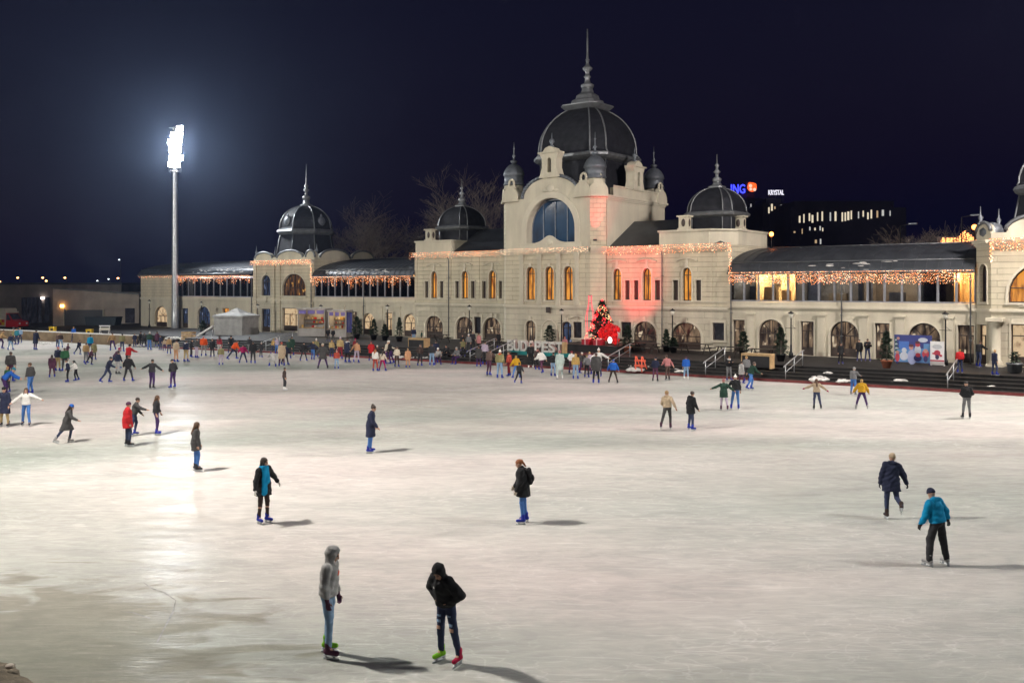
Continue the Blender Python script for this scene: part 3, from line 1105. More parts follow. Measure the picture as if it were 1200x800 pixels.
def ice_material():
    m, nt, b = nt_new('skated_ice')
    tc = N(nt, 'ShaderNodeTexCoord')

    def nz(scale, det, stretch=(1, 1, 1), rotz=0.0, dist=0.0):
        mp = N(nt, 'ShaderNodeMapping')
        mp.inputs['Scale'].default_value = stretch
        mp.inputs['Rotation'].default_value = (0, 0, rotz)
        L(nt, tc.outputs['Object'], mp.inputs[0])
        n = N(nt, 'ShaderNodeTexNoise')
        n.inputs['Scale'].default_value = scale
        n.inputs['Detail'].default_value = det
        n.inputs['Distortion'].default_value = dist
        L(nt, mp.outputs[0], n.inputs['Vector'])
        return n.outputs[0]

    def ramp(src, a, bb, ca, cb):
        r = N(nt, 'ShaderNodeValToRGB')
        r.color_ramp.elements[0].position = a
        r.color_ramp.elements[0].color = col4(ca)
        r.color_ramp.elements[1].position = bb
        r.color_ramp.elements[1].color = col4(cb)
        L(nt, src, r.inputs[0])
        return r.outputs[0]

    def mul(x, y, f=1.0, mode='MULTIPLY'):
        q = N(nt, 'ShaderNodeMixRGB', blend_type=mode)
        q.inputs[0].default_value = f
        L(nt, x, q.inputs[1])
        L(nt, y, q.inputs[2])
        return q.outputs[0]
    big = ramp(nz(0.05, 4, (0.45, 1.2, 1), 0.2, 1.5), 0.38, 0.62, (0.515, 0.54, 0.505), (0.615, 0.58, 0.555))      # green and pink casts of the mixed lamps, painted into the ice
    mid = ramp(nz(0.35, 8, (0.55, 1.3, 1), 0.12, 1.2), 0.30, 0.68, (0.82, 0.82, 0.825), (1.0, 1.0, 1.0))
    fine = ramp(nz(2.6, 8, (0.6, 1.5, 1), -0.25, 0.9), 0.36, 0.62, (0.87, 0.87, 0.88), (1.0, 1.0, 1.0))
    zone = ramp(nz(0.055, 2.5, (0.45, 1.25, 1), 0.1, 0.6), 0.40, 0.57, (0.66, 0.68, 0.64), (1.0, 0.955, 0.935))    # broad uneven zones, darker greenish to paler pinkish
    c = mul(mul(mul(big, mid), fine), zone)
    # blade scratches: thin bright curved lines
    wear = ramp(nz(0.22, 5, (0.8, 1.2, 1), 0.4, 0.8), 0.40, 0.62, (0.15, 0.15, 0.15), (1, 1, 1))
    for sc_, rz, st, di, wd_ in ((0.9, 0.15, (0.22, 0.8, 1), 1.2, 0.006), (1.7, -0.6, (0.3, 0.7, 1), 0.9, 0.008), (1.4, 1.0, (0.3, 0.8, 1), 1.0, 0.008), (3.1, 0.4, (0.22, 0.9, 1), 0.7, 0.012), (2.7, -1.2, (0.25, 0.9, 1), 0.8, 0.012)):
        s1 = nz(sc_, 1.5, st, rz, di)
        ab = N(nt, 'ShaderNodeMath', operation='SUBTRACT')
        ab.inputs[1].default_value = 0.5
        L(nt, s1, ab.inputs[0])
        a2 = N(nt, 'ShaderNodeMath', operation='ABSOLUTE')
        L(nt, ab.outputs[0], a2.inputs[0])
        c = mul(c, mul(ramp(a2.outputs[0], 0.0, wd_, (0.17, 0.17, 0.17), (0, 0, 0)), wear), 0.42, 'ADD')
    for sc_, rz, st in ((5.0, 0.08, (0.16, 2.2, 1)), (6.0, -0.3, (0.14, 2.0, 1)), (4.0, 0.55, (0.15, 2.2, 1))):       # short blade flecks and shavings
        c = mul(c, ramp(nz(sc_, 2, st, rz, 0.3), 0.64, 0.70, (0, 0, 0), (0.16, 0.16, 0.16)), 0.38, 'ADD')
    # mud and grit carried in from the near left bank
    dv = N(nt, 'ShaderNodeVectorMath', operation='DISTANCE')
    L(nt, tc.outputs['Object'], dv.inputs[0])
    dv.inputs[1].default_value = (-9.0, 13.0, 0)
    dm = N(nt, 'ShaderNodeMath', operation='MULTIPLY_ADD')
    dm.inputs[1].default_value = -9.0
    L(nt, nz(0.9, 6, (0.6, 1.4, 1), 0.5, 0.8), dm.inputs[0])
    L(nt, dv.outputs['Value'], dm.inputs[2])
    c = mul(c, ramp(dm.outputs[0], 0.0, 1.0, (0.68, 0.65, 0.60), (1, 1, 1)))
    L(nt, c, b.inputs['Base Color'])
    b.inputs['Roughness'].default_value = 0.9
    b.inputs['Specular IOR Level'].default_value = 0.0
    bp = N(nt, 'ShaderNodeBump')
    bp.inputs['Strength'].default_value = 0.35
    bp.inputs['Distance'].default_value = 0.03
    ad = N(nt, 'ShaderNodeMath', operation='ADD')
    L(nt, nz(1.6, 8, (0.5, 1.4, 1), 0.1, 1.0), ad.inputs[0])
    L(nt, nz(7.0, 4, (0.4, 2.0, 1), -0.2), ad.inputs[1])
    L(nt, ad.outputs[0], bp.inputs['Height'])
    L(nt, bp.outputs[0], b.inputs['Normal'])
    # thin wet film: a weak mirror whose strength varies from scraped to melted patches
    gl = N(nt, 'ShaderNodeBsdfGlossy')
    gl.inputs['Roughness'].default_value = 0.25
    L(nt, bp.outputs[0], gl.inputs['Normal'])
    fa = N(nt, 'ShaderNodeMapRange')
    fa.inputs[1].default_value = 0.40
    fa.inputs[2].default_value = 0.66
    fa.inputs[3].default_value = 0.002
    fa.inputs[4].default_value = 0.042
    L(nt, nz(1.0, 8, (0.5, 1.5, 1), 0.1, 1.0), fa.inputs[0])
    ms = N(nt, 'ShaderNodeMixShader')
    L(nt, fa.outputs[0], ms.inputs[0])
    L(nt, b.outputs[0], ms.inputs[1])
    L(nt, gl.outputs[0], ms.inputs[2])
    L(nt, ms.outputs[0], nt.nodes['Material Output'].inputs[0])
    return m


M['ice'] = ice_material()
M['ground'] = mat('dark_winter_ground', (0.03, 0.028, 0.026), 0.9, 0, 0.4, 0.3, 0.4, 4)
M['paving'] = mat('dark_wet_paving', (0.020, 0.019, 0.019), 0.65, 0, 0.35, 1.2, 0.2, 8, spec=0.25)
M['snow'] = mat('old_snow', (0.62, 0.60, 0.57), 0.85, 0, 0.2, 3, 0.6, 7)
M['dirt'] = mat('muddy_bank', (0.10, 0.08, 0.055), 0.95, 0, 0.5, 4, 0.8, 9)

flat('ground', [(-1500, -300), (1500, -300), (1500, 2500), (-1500, 2500)], -0.12, M['ground'])
EDGE = [(-150, -22.5), (-64.85, -20.2), (-36.2, -18.6), (-17, -15.0), (-6.9, -14.3), (2.4, -13.3), (14.5, -12.1), (24.9, -11.5), (32.4, -10.8), (39, -10.4), (46, -10.0), (62, -9.5)]
ice_far = [FP(u, v) for u, v in EDGE]
flat('ice_rink', [(-110, 8), (-40, 8.5), (-12.5, 12.4), (-7.9, 13.75), (-6.6, 13.0), (0, 11.6), (20, 11), (75, 8), (ice_far[-1].x, ice_far[-1].y)] + [(p.x, p.y) for p in reversed(ice_far[:-1])], 0.0, M['ice'])


def edge_v(u):
    for (a, va), (b, vb) in zip(EDGE, EDGE[1:]):
        if a <= u <= b:
            return va + (vb - va) * (u - a) / (b - a)
    return EDGE[-1][1]


TW = 0.86
# dark red kick board along the foot of the steps, only where the steps are
mb = MB()
us = [-34 + i * 1.6 for i in range(60)]
for a, b in zip(us, us[1:]):
    p = [FP(a, edge_v(a)), FP(b, edge_v(b)), FP(b, edge_v(b) + 0.12), FP(a, edge_v(a) + 0.12)]
    mb.add([(q.x, q.y, -0.02) for q in p] + [(q.x, q.y, 0.16) for q in p], [(4, 5, 6, 7), (0, 1, 5, 4), (2, 3, 7, 6), (1, 2, 6, 5), (3, 0, 4, 7)])
tag(mb.build('kick_board', M['redboard']), 'dark red kick board along the foot of the terrace steps', 'kick board')
# steps: five treads up to the terrace
mb = MB()
NST = 5
for k in range(NST):
    z0, z1 = -0.1, TW * (k + 1) / NST
    for a, b in zip(us, us[1:]):
        o0 = 0.125 + 0.62 * k
        o1 = o0 + (0.62 if k < NST - 1 else 0.7)
        p = [FP(a, edge_v(a) + o0), FP(b, edge_v(b) + o0), FP(b, edge_v(b) + o1), FP(a, edge_v(a) + o1)]
        mb.add([(q.x, q.y, z1) for q in p] + [(q.x, q.y, z1 - 0.05) for q in p[:2]] + [(q.x, q.y, z0) for q in p[:2]], [(0, 1, 2, 3), (4, 5, 1, 0)], 0)
        mb.add([(q.x, q.y + 0.03, z) for q in p[:2] for z in (z1 - 0.05, z0)], [(0, 1, 3, 2)], 0)
setting(mb.build('terrace_steps', M['paving']))
mb = MB()
for a, b in zip(us, us[1:]):
    p = [FP(a, edge_v(a) + 0.62 * NST + 0.2), FP(b, edge_v(b) + 0.62 * NST + 0.2), FP(b, 14), FP(a, 14)]
    mb.add([(q.x, q.y, TW - 0.004) for q in p], [(0, 1, 2, 3)])
p = [FP(-78, -12), FP(-34, -12), FP(-34, 14), FP(-78, 14)]
mb.add([(q.x, q.y, 0.62) for q in p] + [(q.x, q.y, -0.1) for q in p[:2]], [(0, 1, 2, 3), (4, 5, 1, 0)])
setting(mb.build('terrace_pavement', M['paving']))

# ================================================================== THE BATHHOUSE-LIKE RINK HALL (one building)
hall = fthing('skating_hall', 'long cream historic skating hall with dark domes, arched windows and glazed galleries', 'hall', 0, 0, 0)
ROOT = hall
nwin = [0]


def window(pl, cx, hw, w0, ws, rise=None, pane=None, recess=0.22, style='cross', surround=0.12, name='window', fm=None, room=0.0, keystone=False):
    """returns the hole; builds window > frame, pane"""
    hole = arch_pts(cx, hw, w0, ws, rise, 14)
    mb = MB()
    ar = rise is None or rise > 0
    rr = (hw if rise is None else rise) if ar else 0
    if surround:
        out = arch_pts(cx, hw, w0, ws, rise, 14, surround)
        o2 = [(x, max(w, w0)) for x, w in out]
        pl.panel(mb, o2, [hole], 0.002, 0.075)
        pl.box(mb, cx - hw - surround - 0.06, cx + hw + surround + 0.06, w0 - 0.14, w0 - 0.003, 0.002, 0.13)
        if keystone:
            pl.box(mb, cx - 0.13, cx + 0.13, ws + rr - 0.03, ws + rr + surround + 0.22, 0.077, 0.16)
    win = mb.build(name, M['trim'], ROOT)
    nwin[0] += 1
    fr = MB()
    inner = arch_pts(cx, hw, w0, ws, rise, 14, -0.075)
    inner = [(x, max(w, w0 + 0.075)) for x, w in inner]
    z1, z0 = -recess, -recess - 0.08
    pl.panel(fr, [(x, w) for x, w in hole], [inner], z0, z1)
    t = 0.035
    if style in ('cross', 'door', 'door3'):
        tr = ws if ar else w0 + (ws - w0) * 0.72
        pl.box(fr, cx - hw + 0.07, cx + hw - 0.07, tr - t, tr + t, z0 + 0.01, z1 + 0.012)
        if style == 'cross':
            pl.box(fr, cx - t, cx + t, w0 + 0.07, ws + rr - 0.07, z0 + 0.012, z1 + 0.01)
        else:
            nx = 3 if style == 'door3' else 2
            for k in range(1, nx):
                xx = cx - hw + 2 * hw * k / nx
                pl.box(fr, xx - t, xx + t, w0 + 0.07, tr - t, z0 + 0.012, z1 + 0.01)
            pl.box(fr, cx - hw + 0.07, cx + hw - 0.07, w0 + 0.07, w0 + 0.62, z0 + 0.014, z1 + 0.006)
            if ar and hw > 0.8:
                for k in range(1, nx + 1):
                    a = math.pi * k / (nx + 1)
                    fr.tube([pl.p(cx, ws, -recess - 0.03), pl.p(cx + (hw - .06) * math.cos(a), ws + (rr - .06) * math.sin(a), -recess - 0.03)], 0.03, 4)
    elif style == 'slats':
        n = 4 if hw > 2 else max(2, int(round(2 * hw / 0.62)))
        for k in range(1, n):
            xx = cx - hw + 2 * hw * k / n
            dx = abs(xx - cx) / hw
            top = ws + rr * math.sqrt(max(0, 1 - dx * dx))
            pl.box(fr, xx - t, xx + t, w0 + 0.07, top - 0.04, z0 + 0.012, z1 + 0.01)
        if 1 < rr < 2.6:
            pl.box(fr, cx - hw + .07, cx + hw - .07, w0 + 0.9, w0 + 0.97, z0 + 0.01, z1 + 0.012)
    fr.build('frame', fm or M['frame'], win)
    pn = MB()
    pl.panel(pn, arch_pts(cx, hw, w0, ws, rise, 14, -0.03), [], z0 - 0.03, z0 - 0.012)
    pn.build('pane', pane or M['darkpane'], win)
    return hole


def niche(pl, cx, hw, w0, ws):
    """narrow blind slot with a dark shutter half"""
    mb = MB()
    pl.box(mb, cx - hw - 0.07, cx - hw, w0, ws, 0.002, 0.06)
    pl.box(mb, cx + hw, cx + hw + 0.07, w0, ws, 0.002, 0.06)
    pl.box(mb, cx - hw - 0.1, cx + hw + 0.1, ws, ws + 0.1, 0.002, 0.09)
    pl.box(mb, cx - hw - 0.1, cx + hw + 0.1, w0 - 0.1, w0, 0.002, 0.11)
    w = mb.build('slot_window', M['trim'], ROOT)
    sh = MB()
    pl.box(sh, cx - hw, cx + hw, w0, ws, -0.22, -0.2)
    sh.build('shutter', M['frame'], w)
    return [(cx - hw, w0), (cx + hw, w0), (cx + hw, ws), (cx - hw, ws)]


def wall(pl, outer, holes, m='wall', thick=0.38, name='wall'):
    mb = MB()
    pl.panel(mb, outer, holes, -thick, 0)
    return mb.build(name, M[m], ROOT)


def rect(x0, x1, w0, w1):
    return [(x0, w0), (x1, w0), (x1, w1), (x0, w1)]


def moulding(pl, x0, x1, w0, prof, name='string_course', m='trim', parent=None):
    """stack of proud bands: (height, projection)"""
    mb = MB()
    w = w0
    for h, z in prof:
        pl.box(mb, x0, x1, w, w + h, 0.003, z)
        w += h
    return mb.build(name, M[m], parent or ROOT)


CORNICE = [(0.10, 0.08), (0.12, 0.20), (0.16, 0.36), (0.10, 0.46)]
STRING = [(0.08, 0.06), (0.14, 0.14), (0.06, 0.10)]


def hood(pl, cx, w, hw=0.95):
    """scrolled hood moulding above a window"""
    mb = MB()
    pts = []
    for i in range(15):
        t = -1 + 2 * i / 14
        pts.append(pl.p(cx + hw * t, w + 0.26 * math.exp(-(t / 0.38) ** 2) - 0.10 * math.cos(t * 5.5) * (1 - abs(t) * .4), 0.07))
    mb.tube(pts, 0.055, 6)
    pl.box(mb, cx - 0.11, cx + 0.11, w - 0.25, w + 0.12, 0.002, 0.09)
    mb.build('hood_moulding', M['trim'], ROOT)


PF = Plane(0, 0)                      # main facade plane
PC = Plane(0, -1.2)                   # projecting centre bay
PCL, PCR = -4.4, 4.85
PX = [fu(622, -1.2), fu(644, -1.2), fu(666, -1.2)]

# --- side bays of the centre block, upper and lower wall
for x0, x1, wins, archs, rects in (
        (-17.1, -5.25, (-14.5, -10.4, -6.95), ((-14.5, 1.22), (-10.45, 1.18), (-7.0, 1.10)), ((fu(560, 0), .42, 1.5, 3.1), (fu(597.5, 0), .42, 1.5, 3.0))),
        (5.75, 17.1, (6.75, 9.75, 13.45), ((9.55, 1.15), (13.35, 1.35)), ((fu(734, 0), .5, 1.7, 3.0), (fu(842, 0), .5, 1.75, 3.15)))):
    hl, hu = [], []
    for i, c in enumerate(wins):
        if x0 > 0 and i == 0:
            c = 6.85
        hu.append(window(PF, c, 0.42, 4.86, 6.95, 0.62, M['warm'], surround=0.10, keystone=True))
        hood(PF, c, 8.15)
        for sd in (-1, 1):
            if x0 > 0 and i == 0 and sd < 0:
                continue
            hu.append(niche(PF, c + sd * 1.02, 0.24, 4.9, 6.55))
    for c, hw in archs:
        hl.append(window(PF, c, hw, TW + 0.02, 1.95, 1.15, M['shop'], style='door', surround=0.16, name='arched_window', keystone=True))
    for c, hw, w0, w1 in rects:
        hl.append(window(PF, c, hw, w0, w1, 0, M['darkpane'], style='none', surround=0.2, recess=0.1))
    wall(PF, rect(x0, x1, TW - 0.9, 4.16), hl, 'wall_lower')
    wall(PF, rect(x0, x1, 4.163, 9.35), hu)
    moulding(PF, x0, x1 + (0 if x0 < 0 else 0), 4.10, STRING)
    moulding(PF, x0, x1, 4.72, [(0.05, 0.05), (0.06, 0.09)])
    moulding(PF, x0, x1, 8.92, CORNICE, 'cornice')
# flat pilaster strips between side bays
for x in (-17.0, -12.35, -8.75, -5.6, 11.3, 15.5, 17.0):
    mb = MB()
    PF.box(mb, x - 0.18, x + 0.18, 4.86, 8.9, 0.004, 0.05)
    mb.build('pilaster_strip', M['wall'], ROOT)
# right and left flank of the centre block
mb = MB()
mb.box((16.74, 0.385, 0), (17.1, 7.7, 9.35))
mb.build('flank_wall', M['wall'], ROOT)
mb = MB()
mb.box((-17.1, 0.385, 0), (-16.74, 9, 9.35))
mb.build('flank_wall', M['wall'], ROOT)

# --- projecting centre bay: three tall windows and a door row, then the great arch
hu = [window(PC, c, 0.52, 4.80, 7.20, 0.62, M['warm'], surround=0.08, keystone=True, recess=0.3) for c in PX]
hl = [window(PC, PX[0], 0.58, TW + 0.02, 2.35, 0.62, M['shop'], style='cross', surround=0.14, keystone=True, name='arched_window'),
      window(PC, PX[2] - 0.15, 0.58, TW + 0.02, 2.35, 0.62, M['shop2'], style='cross', surround=0.14, keystone=True, name='arched_window'),
      window(PC, fu(677, -1.2), 0.45, 1.55, 2.95, 0, M['darkpane'], style='none', surround=0.16, recess=0.1)]
wall(PC, rect(PCL, PCR, TW - 0.9, 4.16), hl, 'wall_lower')
wall(PC, rect(PCL, PCR, 4.163, 9.35), hu)
moulding(PC, PCL, PCR, 4.10, STRING)
moulding(PC, PCL, PCR, 8.92, CORNICE, 'cornice')
hood(PC, fu(677, -1.2), 3.25, 0.8)
for x in (PX[0] - 1.0, PX[0] + 1.02, PX[1] + 1.02, PX[2] + 0.95):
    mb = MB()
    PC.box(mb, x - 0.2, x + 0.2, 4.86, 8.9, 0.004, 0.12)
    PC.box(mb, x - 0.27, x + 0.27, 8.45, 8.9, 0.121, 0.2)
    PC.box(mb, x - 0.27, x + 0.27, 4.36, 4.86, 0.004, 0.2)
    mb.build('pilaster', M['plain'], ROOT)
mb = MB()
PC.box(mb, PX[1] - 0.22, PX[1] + 0.22, 3.7, 4.2, 0.205, 0.26)
mb.build('plaque', M['frame'], ROOT)
mb = MB()                                            # blind arch of carved stone round a niche
for k in range(14):
    a, b = math.pi * k / 14, math.pi * (k + 1) / 14
    mb.tube([PC.p(PX[1] + 0.85 * math.cos(a), 2.1 + 0.95 * math.sin(a), 0.05), PC.p(PX[1] + 0.85 * math.cos(b), 2.1 + 0.95 * math.sin(b), 0.05)], 0.07, 5)
PC.box(mb, PX[1] - 0.92, PX[1] - 0.78, TW, 2.1, 0.003, 0.1)
PC.box(mb, PX[1] + 0.78, PX[1] + 0.92, TW, 2.1, 0.003, 0.1)
mb.build('blind_arch', M['trim'], ROOT)
# chamfers and returns of the centre bay, ground to the top of the drum
for sd in (-1, 1):
    x = PCR if sd > 0 else PCL
    P2 = Plane(PCR, -1.2, 1, 1) if sd > 0 else Plane(PCL - 1, -0.2, 1, -1)
    wall(P2, rect(0, 1.414, TW - 0.9, 4.16), [], 'wall_lower', 0.3, 'chamfer_wall')
    wall(P2, rect(0, 1.414, 4.163, 9.35), [], 'wall', 0.3, 'chamfer_wall')
    wall(P2, rect(0, 1.414, 9.36, 14.0), [], 'block', 0.3, 'chamfer_wall')
    moulding(P2, 0, 1.414, 4.10, STRING)
    moulding(P2, 0, 1.414, 8.92, CORNICE, 'cornice')

# --- upper drum block with the great arch and its round gable
GC = fu(645, -1.2)
AH, AS, AR = 2.62, 11.15, 2.75
hole = window(PC, GC, AH, 9.85, AS, AR, M['bigpane'], recess=0.75, style='slats', surround=0.0, name='great_window', fm=M['gframe'])
gab = [(PCL, 9.36), (PCR, 9.36), (PCR, 14.0), (GC + 3.05, 14.0)]
for i in range(1, 20):
    a = math.pi * i / 20
    gab.append((GC + 3.05 * math.cos(a), 14.0 + 1.85 * math.sin(a)))
gab += [(GC - 3.05, 14.0), (PCL, 14.0)]
wall(PC, gab, [hole], 'plain', 0.9, 'gable_wall')
mb = MB()                                            # gable coping and archivolt
pts = [PC.p(GC + 3.12 * math.cos(math.pi * i / 24), 14.0 + 1.93 * math.sin(math.pi * i / 24), 0.02) for i in range(25)]
for a, b in zip(pts, pts[1:]):
    mb.tube([a, b], 0.16, 6)
mb.build('gable_coping', M['lead'], ROOT)
mb = MB()
out = arch_pts(GC, AH, 9.85, AS, AR, 24, 0.55)
pin = arch_pts(GC, AH, 9.85, AS, AR, 24, 0.02)
PC.panel(mb, [(x, max(w, 9.85)) for x, w in out], [pin], 0.003, 0.08)
mb.build('archivolt', M['trim'], ROOT)
mb = MB()                                            # carved cartouche above, balustrade below
mb.sphere(PC.p(GC, 14.75, 0.02), 0.42, 8, 0, (1, 0.35, 0.9))
for sd in (-1, 1):
    mb.sphere(PC.p(GC + sd * 0.55, 14.6, 0.02), 0.26, 7, 0, (1.3, 0.35, 0.6))
mb.build('cartouche', M['trim'], ROOT)
mb = MB()
PC.box(mb, GC - 3.3, GC + 3.3, 9.38, 9.85, 0.004, 0.16)
PC.box(mb, GC - 3.3, GC + 3.3, 9.85, 9.93, 0.004, 0.22)
pts = [(GC - 1.5, 9.934)] + [(GC - 1.5 + 3.0 * i / 12, 9.95 + 0.62 * math.exp(-((i - 6) / 3.2) ** 2)) for i in range(13)] + [(GC + 1.5, 9.934)]
PC.panel(mb, list(reversed(pts)), [], 0.02, 0.2)
mb.sphere(PC.p(GC, 9.95, 0.2), 0.3, 8, 0, (1, 0.4, 1))
mb.build('balustrade', M['trim'], ROOT)
# flanks and back of the drum
mb = MB()
mb.box((PCR + 0.7, -0.05, 9.36), (PCR + 1.0, 10.4, 14.0))
mb.build('drum_flank', M['plain'], ROOT)
mb = MB()
mb.box((PCL - 1.0, -0.05, 9.36), (PCL - 0.7, 10.4, 14.0))
mb.build('drum_flank', M['plain'], ROOT)
PBK = Plane(PCR + 1, 10.4, -1, 1)
wall(PBK, rect(0, 1.414, 9.36, 14.0), [], 'plain', 0.3, 'chamfer_wall')
mb = MB()
mb.box((PCL - 0.4, 11.0, 9.36), (PCR + 0.4, 11.3, 14.0))
mb.build('drum_back', M['plain'], ROOT)
PR = Plane(PCR + 1.0, -0.2, 0, 1)
moulding(PR, 0, 10.6, 13.55, [(0.12, 0.07), (0.16, 0.16), (0.14, 0.24)], 'cornice')
moulding(PR, 1.2, 9.4, 14.0, [(0.75, 0.0), (0.14, 0.1)], 'parapet', 'plain')
mb = MB()
PR.box(mb, 1.3, 9.3, 14.0, 14.7, -0.4, -0.02)
mb.build('parapet', M['plain'], ROOT)
mb = MB()
mb.prism([(PCL - .6, -.2), (PCL + .1, -.85), (PCR - .1, -.85), (PCR + .6, -.2), (PCR + .6, 10.2), (PCR, 11), (PCL, 11), (PCL - .6, 10.2)], 13.7, 13.9)
mb.build('drum_roof', M['roof'], ROOT)


def lathe_part(name, prof, c, n, m, parent, smooth=True, rot=0.0, **kw):
    mb = MB()
    mb.lathe(prof, c, n, 0, smooth, rot, **kw)
    return mb.build(name, M[m], parent)


def oct_r(r, k, n=8, rot=math.pi / 8):
    a = rot + 2 * math.pi * k / n
    return r * math.cos(a), r * math.sin(a)


SQ = [R(a + q) for a in (0, 90, 180, 270) for q in (35.7, 54.3)]


def dome(c, base, prof_low, eave, prof_dome, cap, finial, nribs=8, name='dome', rot=math.pi / 8, low_m='dome', ribr=0.09, angs=None):
    angs = angs or [rot + 2 * math.pi * k / 8 for k in range(8)]
    """eight-sided dome > ribs, eave, drum, cap, finial"""
    dm = lathe_part(name, prof_dome, c, 8, 'dome', ROOT, False, rot, angs=angs)
    lathe_part('dome_drum', prof_low, c, 8, low_m, dm, False, rot, angs=angs)
    lathe_part('eave', eave, c, 8, 'zinc', dm, False, rot, angs=angs)
    for k in range(nribs):
        rb = MB()
        pts = []
        for r, z in prof_dome:
            x, y = (r + 0.03) * math.cos(angs[k]), (r + 0.03) * math.sin(angs[k])
            pts.append((c[0] + x, c[1] + y, c[2] + z))
        rb.tube(pts, ribr, 6)
        pts = []
        for r, z in prof_low:
            x, y = (r + 0.03) * math.cos(angs[k]), (r + 0.03) * math.sin(angs[k])
            pts.append((c[0] + x, c[1] + y, c[2] + z))
        rb.tube(pts, ribr * 0.85, 6)
        rb.build('rib', M['zinc'], dm)
    lathe_part('cap', cap, c, 8, 'zinc', dm, False, rot, angs=angs)
    lathe_part('finial', finial, c, 12, 'zinc', dm)
    return dm


def ell_prof(r0, z0, r1, h, n=9, flare=0.0):
    pr = [(r0 + flare, z0)] if flare else []
    for i in range(n + 1):
        t = i / n
        a = math.acos(r1 / r0) * t
        pr.append((r0 * math.cos(a), z0 + (0.18 if flare else 0) + h * math.sin(a)))
    return pr


# great dome
DC = (0.3, 5.4, 0.0)
dome(DC, 14, [(4.7, 13.9), (4.42, 14.6), (4.42, 17.7)], [(4.45, 17.55), (4.85, 17.7), (5.1, 17.9), (5.1, 18.12), (4.8, 18.25), (4.6, 18.3)],
     [(4.9, 18.2), (4.65, 18.45), (4.6, 18.8)] + [(r, z) for r, z in ell_prof(4.6, 18.8, 1.95, 4.25, 12)][1:],
     [(1.85, 22.6), (2.1, 22.72), (2.5, 23.05), (2.5, 23.15), (1.6, 23.3), (1.5, 23.65), (1.15, 23.8), (1.05, 24.15), (0.6, 24.45), (0.5, 24.85)],
     [(0.5, 24.8), (0.62, 25.0), (0.62, 25.2), (0.3, 25.35), (0.22, 25.8), (0.36, 25.95), (0.2, 26.1), (0.2, 26.4), (0.46, 26.65), (0.48, 26.8), (0.2, 27.05), (0.13, 27.3), (0.2, 27.6), (0.11, 27.7), (0.09, 29.0), (0.06, 30.5)], ribr=0.075, angs=SQ)


def aedicule(pl, cx, w0, parent=None):
    """shaped dormer pedestal with a narrow niche"""
    sh = [(-1.12, 0), (1.12, 0), (0.95, 0.35), (0.78, 0.9), (0.80, 1.7), (1.05, 2.15), (1.05, 2.3), (0.7, 2.32), (0.45, 2.62), (0, 2.78), (-0.45, 2.62), (-0.7, 2.32), (-1.05, 2.3), (-1.05, 2.15), (-0.80, 1.7), (-0.78, 0.9), (-0.95, 0.35)]
    mb = MB()
    hole = arch_pts(0, 0.22, 0.45, 1.5, 0.25, 8)
    pl.panel(mb, [(cx + x, w0 + y) for x, y in sh], [[(cx + x, w0 + y) for x, y in hole]], -0.9, 0)
    pl.box(mb, cx - 1.15, cx + 1.15, w0 + 2.16, w0 + 2.28, 0.002, 0.14)
    a = mb.build('aedicule', M['plain'], ROOT)
    sh2 = MB()
    pl.box(sh2, cx - 0.24, cx + 0.24, w0 + 0.4, w0 + 1.8, -0.5, -0.45)
    sh2.build('niche', M['frame'], a)
    fb = MB()
    fb.lathe([(0.16, 0), (0.2, 0.12), (0.08, 0.25), (0.24, 0.5), (0.22, 0.65), (0.07, 0.8), (0.05, 1.05), (0.02, 1.3)], pl.p(cx, w0 + 2.72, -0.45), 10)
    fb.build('finial', M['lead'], a)
    return a


aedicule(Plane(0, -1.45), GC + 0.02, 15.72)
aedicule(Plane(PCR + 1.1, 0, 0, 1), 5.3, 14.72)


def corner_turret(pl, cx, c):
    """lunettes over the chamfer and its neighbours, cartouches and an onion cap"""
    mb = MB()
    for P_, x in pl:
        n = 12
        pts = [(x - 0.86, 13.98)] + [(x + 0.86, 13.98)] + [(x + 0.86 * math.cos(math.pi * i / n), 14.22 + 0.9 * math.sin(math.pi * i / n)) for i in range(n + 1)]
        P_.panel(mb, pts, [], -0.5, 0.16)
        P_.box(mb, x - 0.92, x + 0.92, 13.78, 13.975, 0.003, 0.26)
        for i in range(8):
            a, b = 2 * math.pi * i / 8, 2 * math.pi * (i + 1) / 8
            mb.tube([P_.p(x + 0.3 * math.cos(a), 15.45 + 0.42 * math.sin(a), -0.1), P_.p(x + 0.3 * math.cos(b), 15.45 + 0.42 * math.sin(b), -0.1)], 0.12, 5)
        P_.box(mb, x - 0.42, x + 0.42, 14.95, 15.25, -0.45, 0.02)
    t = mb.build('corner_turret', M['plain'], ROOT)
    lathe_part('turret_base', [(0.98, 14.0), (0.85, 14.6), (0.85, 15.4)], (c[0], c[1], 0), 8, 'plain', t, False, math.pi / 8)
    lathe_part('onion_cap', [(0.95, 15.4), (1.0, 15.55), (0.9, 15.65), (0.9, 16.3), (1.02, 16.4), (0.98, 16.55), (0.9, 16.8), (0.72, 17.1), (0.45, 17.35), (0.2, 17.45)], (c[0], c[1], 0), 12, 'lead', t)
    lathe_part('finial', [(0.14, 17.4), (0.32, 17.65), (0.3, 17.75), (0.1, 17.8), (0.09, 18.05), (0.17, 18.2), (0.06, 18.35), (0.05, 18.8), (0.1, 18.9), (0.03, 19.0), (0.015, 19.5)], (c[0], c[1], 0), 10, 'lead', t)


P2R, P2L = Plane(PCR, -1.2, 1, 1), Plane(PCL - 1, -0.2, 1, -1)
corner_turret([(PC, PCR - 0.72), (P2R, 0.72)], 0, (PCR - 0.15, -0.15))
corner_turret([(PC, PCL + 0.62), (P2L, 0.7)], 0, (PCL + 0.15, -0.15))
corner_turret([(PR, 9.9), (PBK, 0.72)], 0, (PCR - 0.15, 10.35))

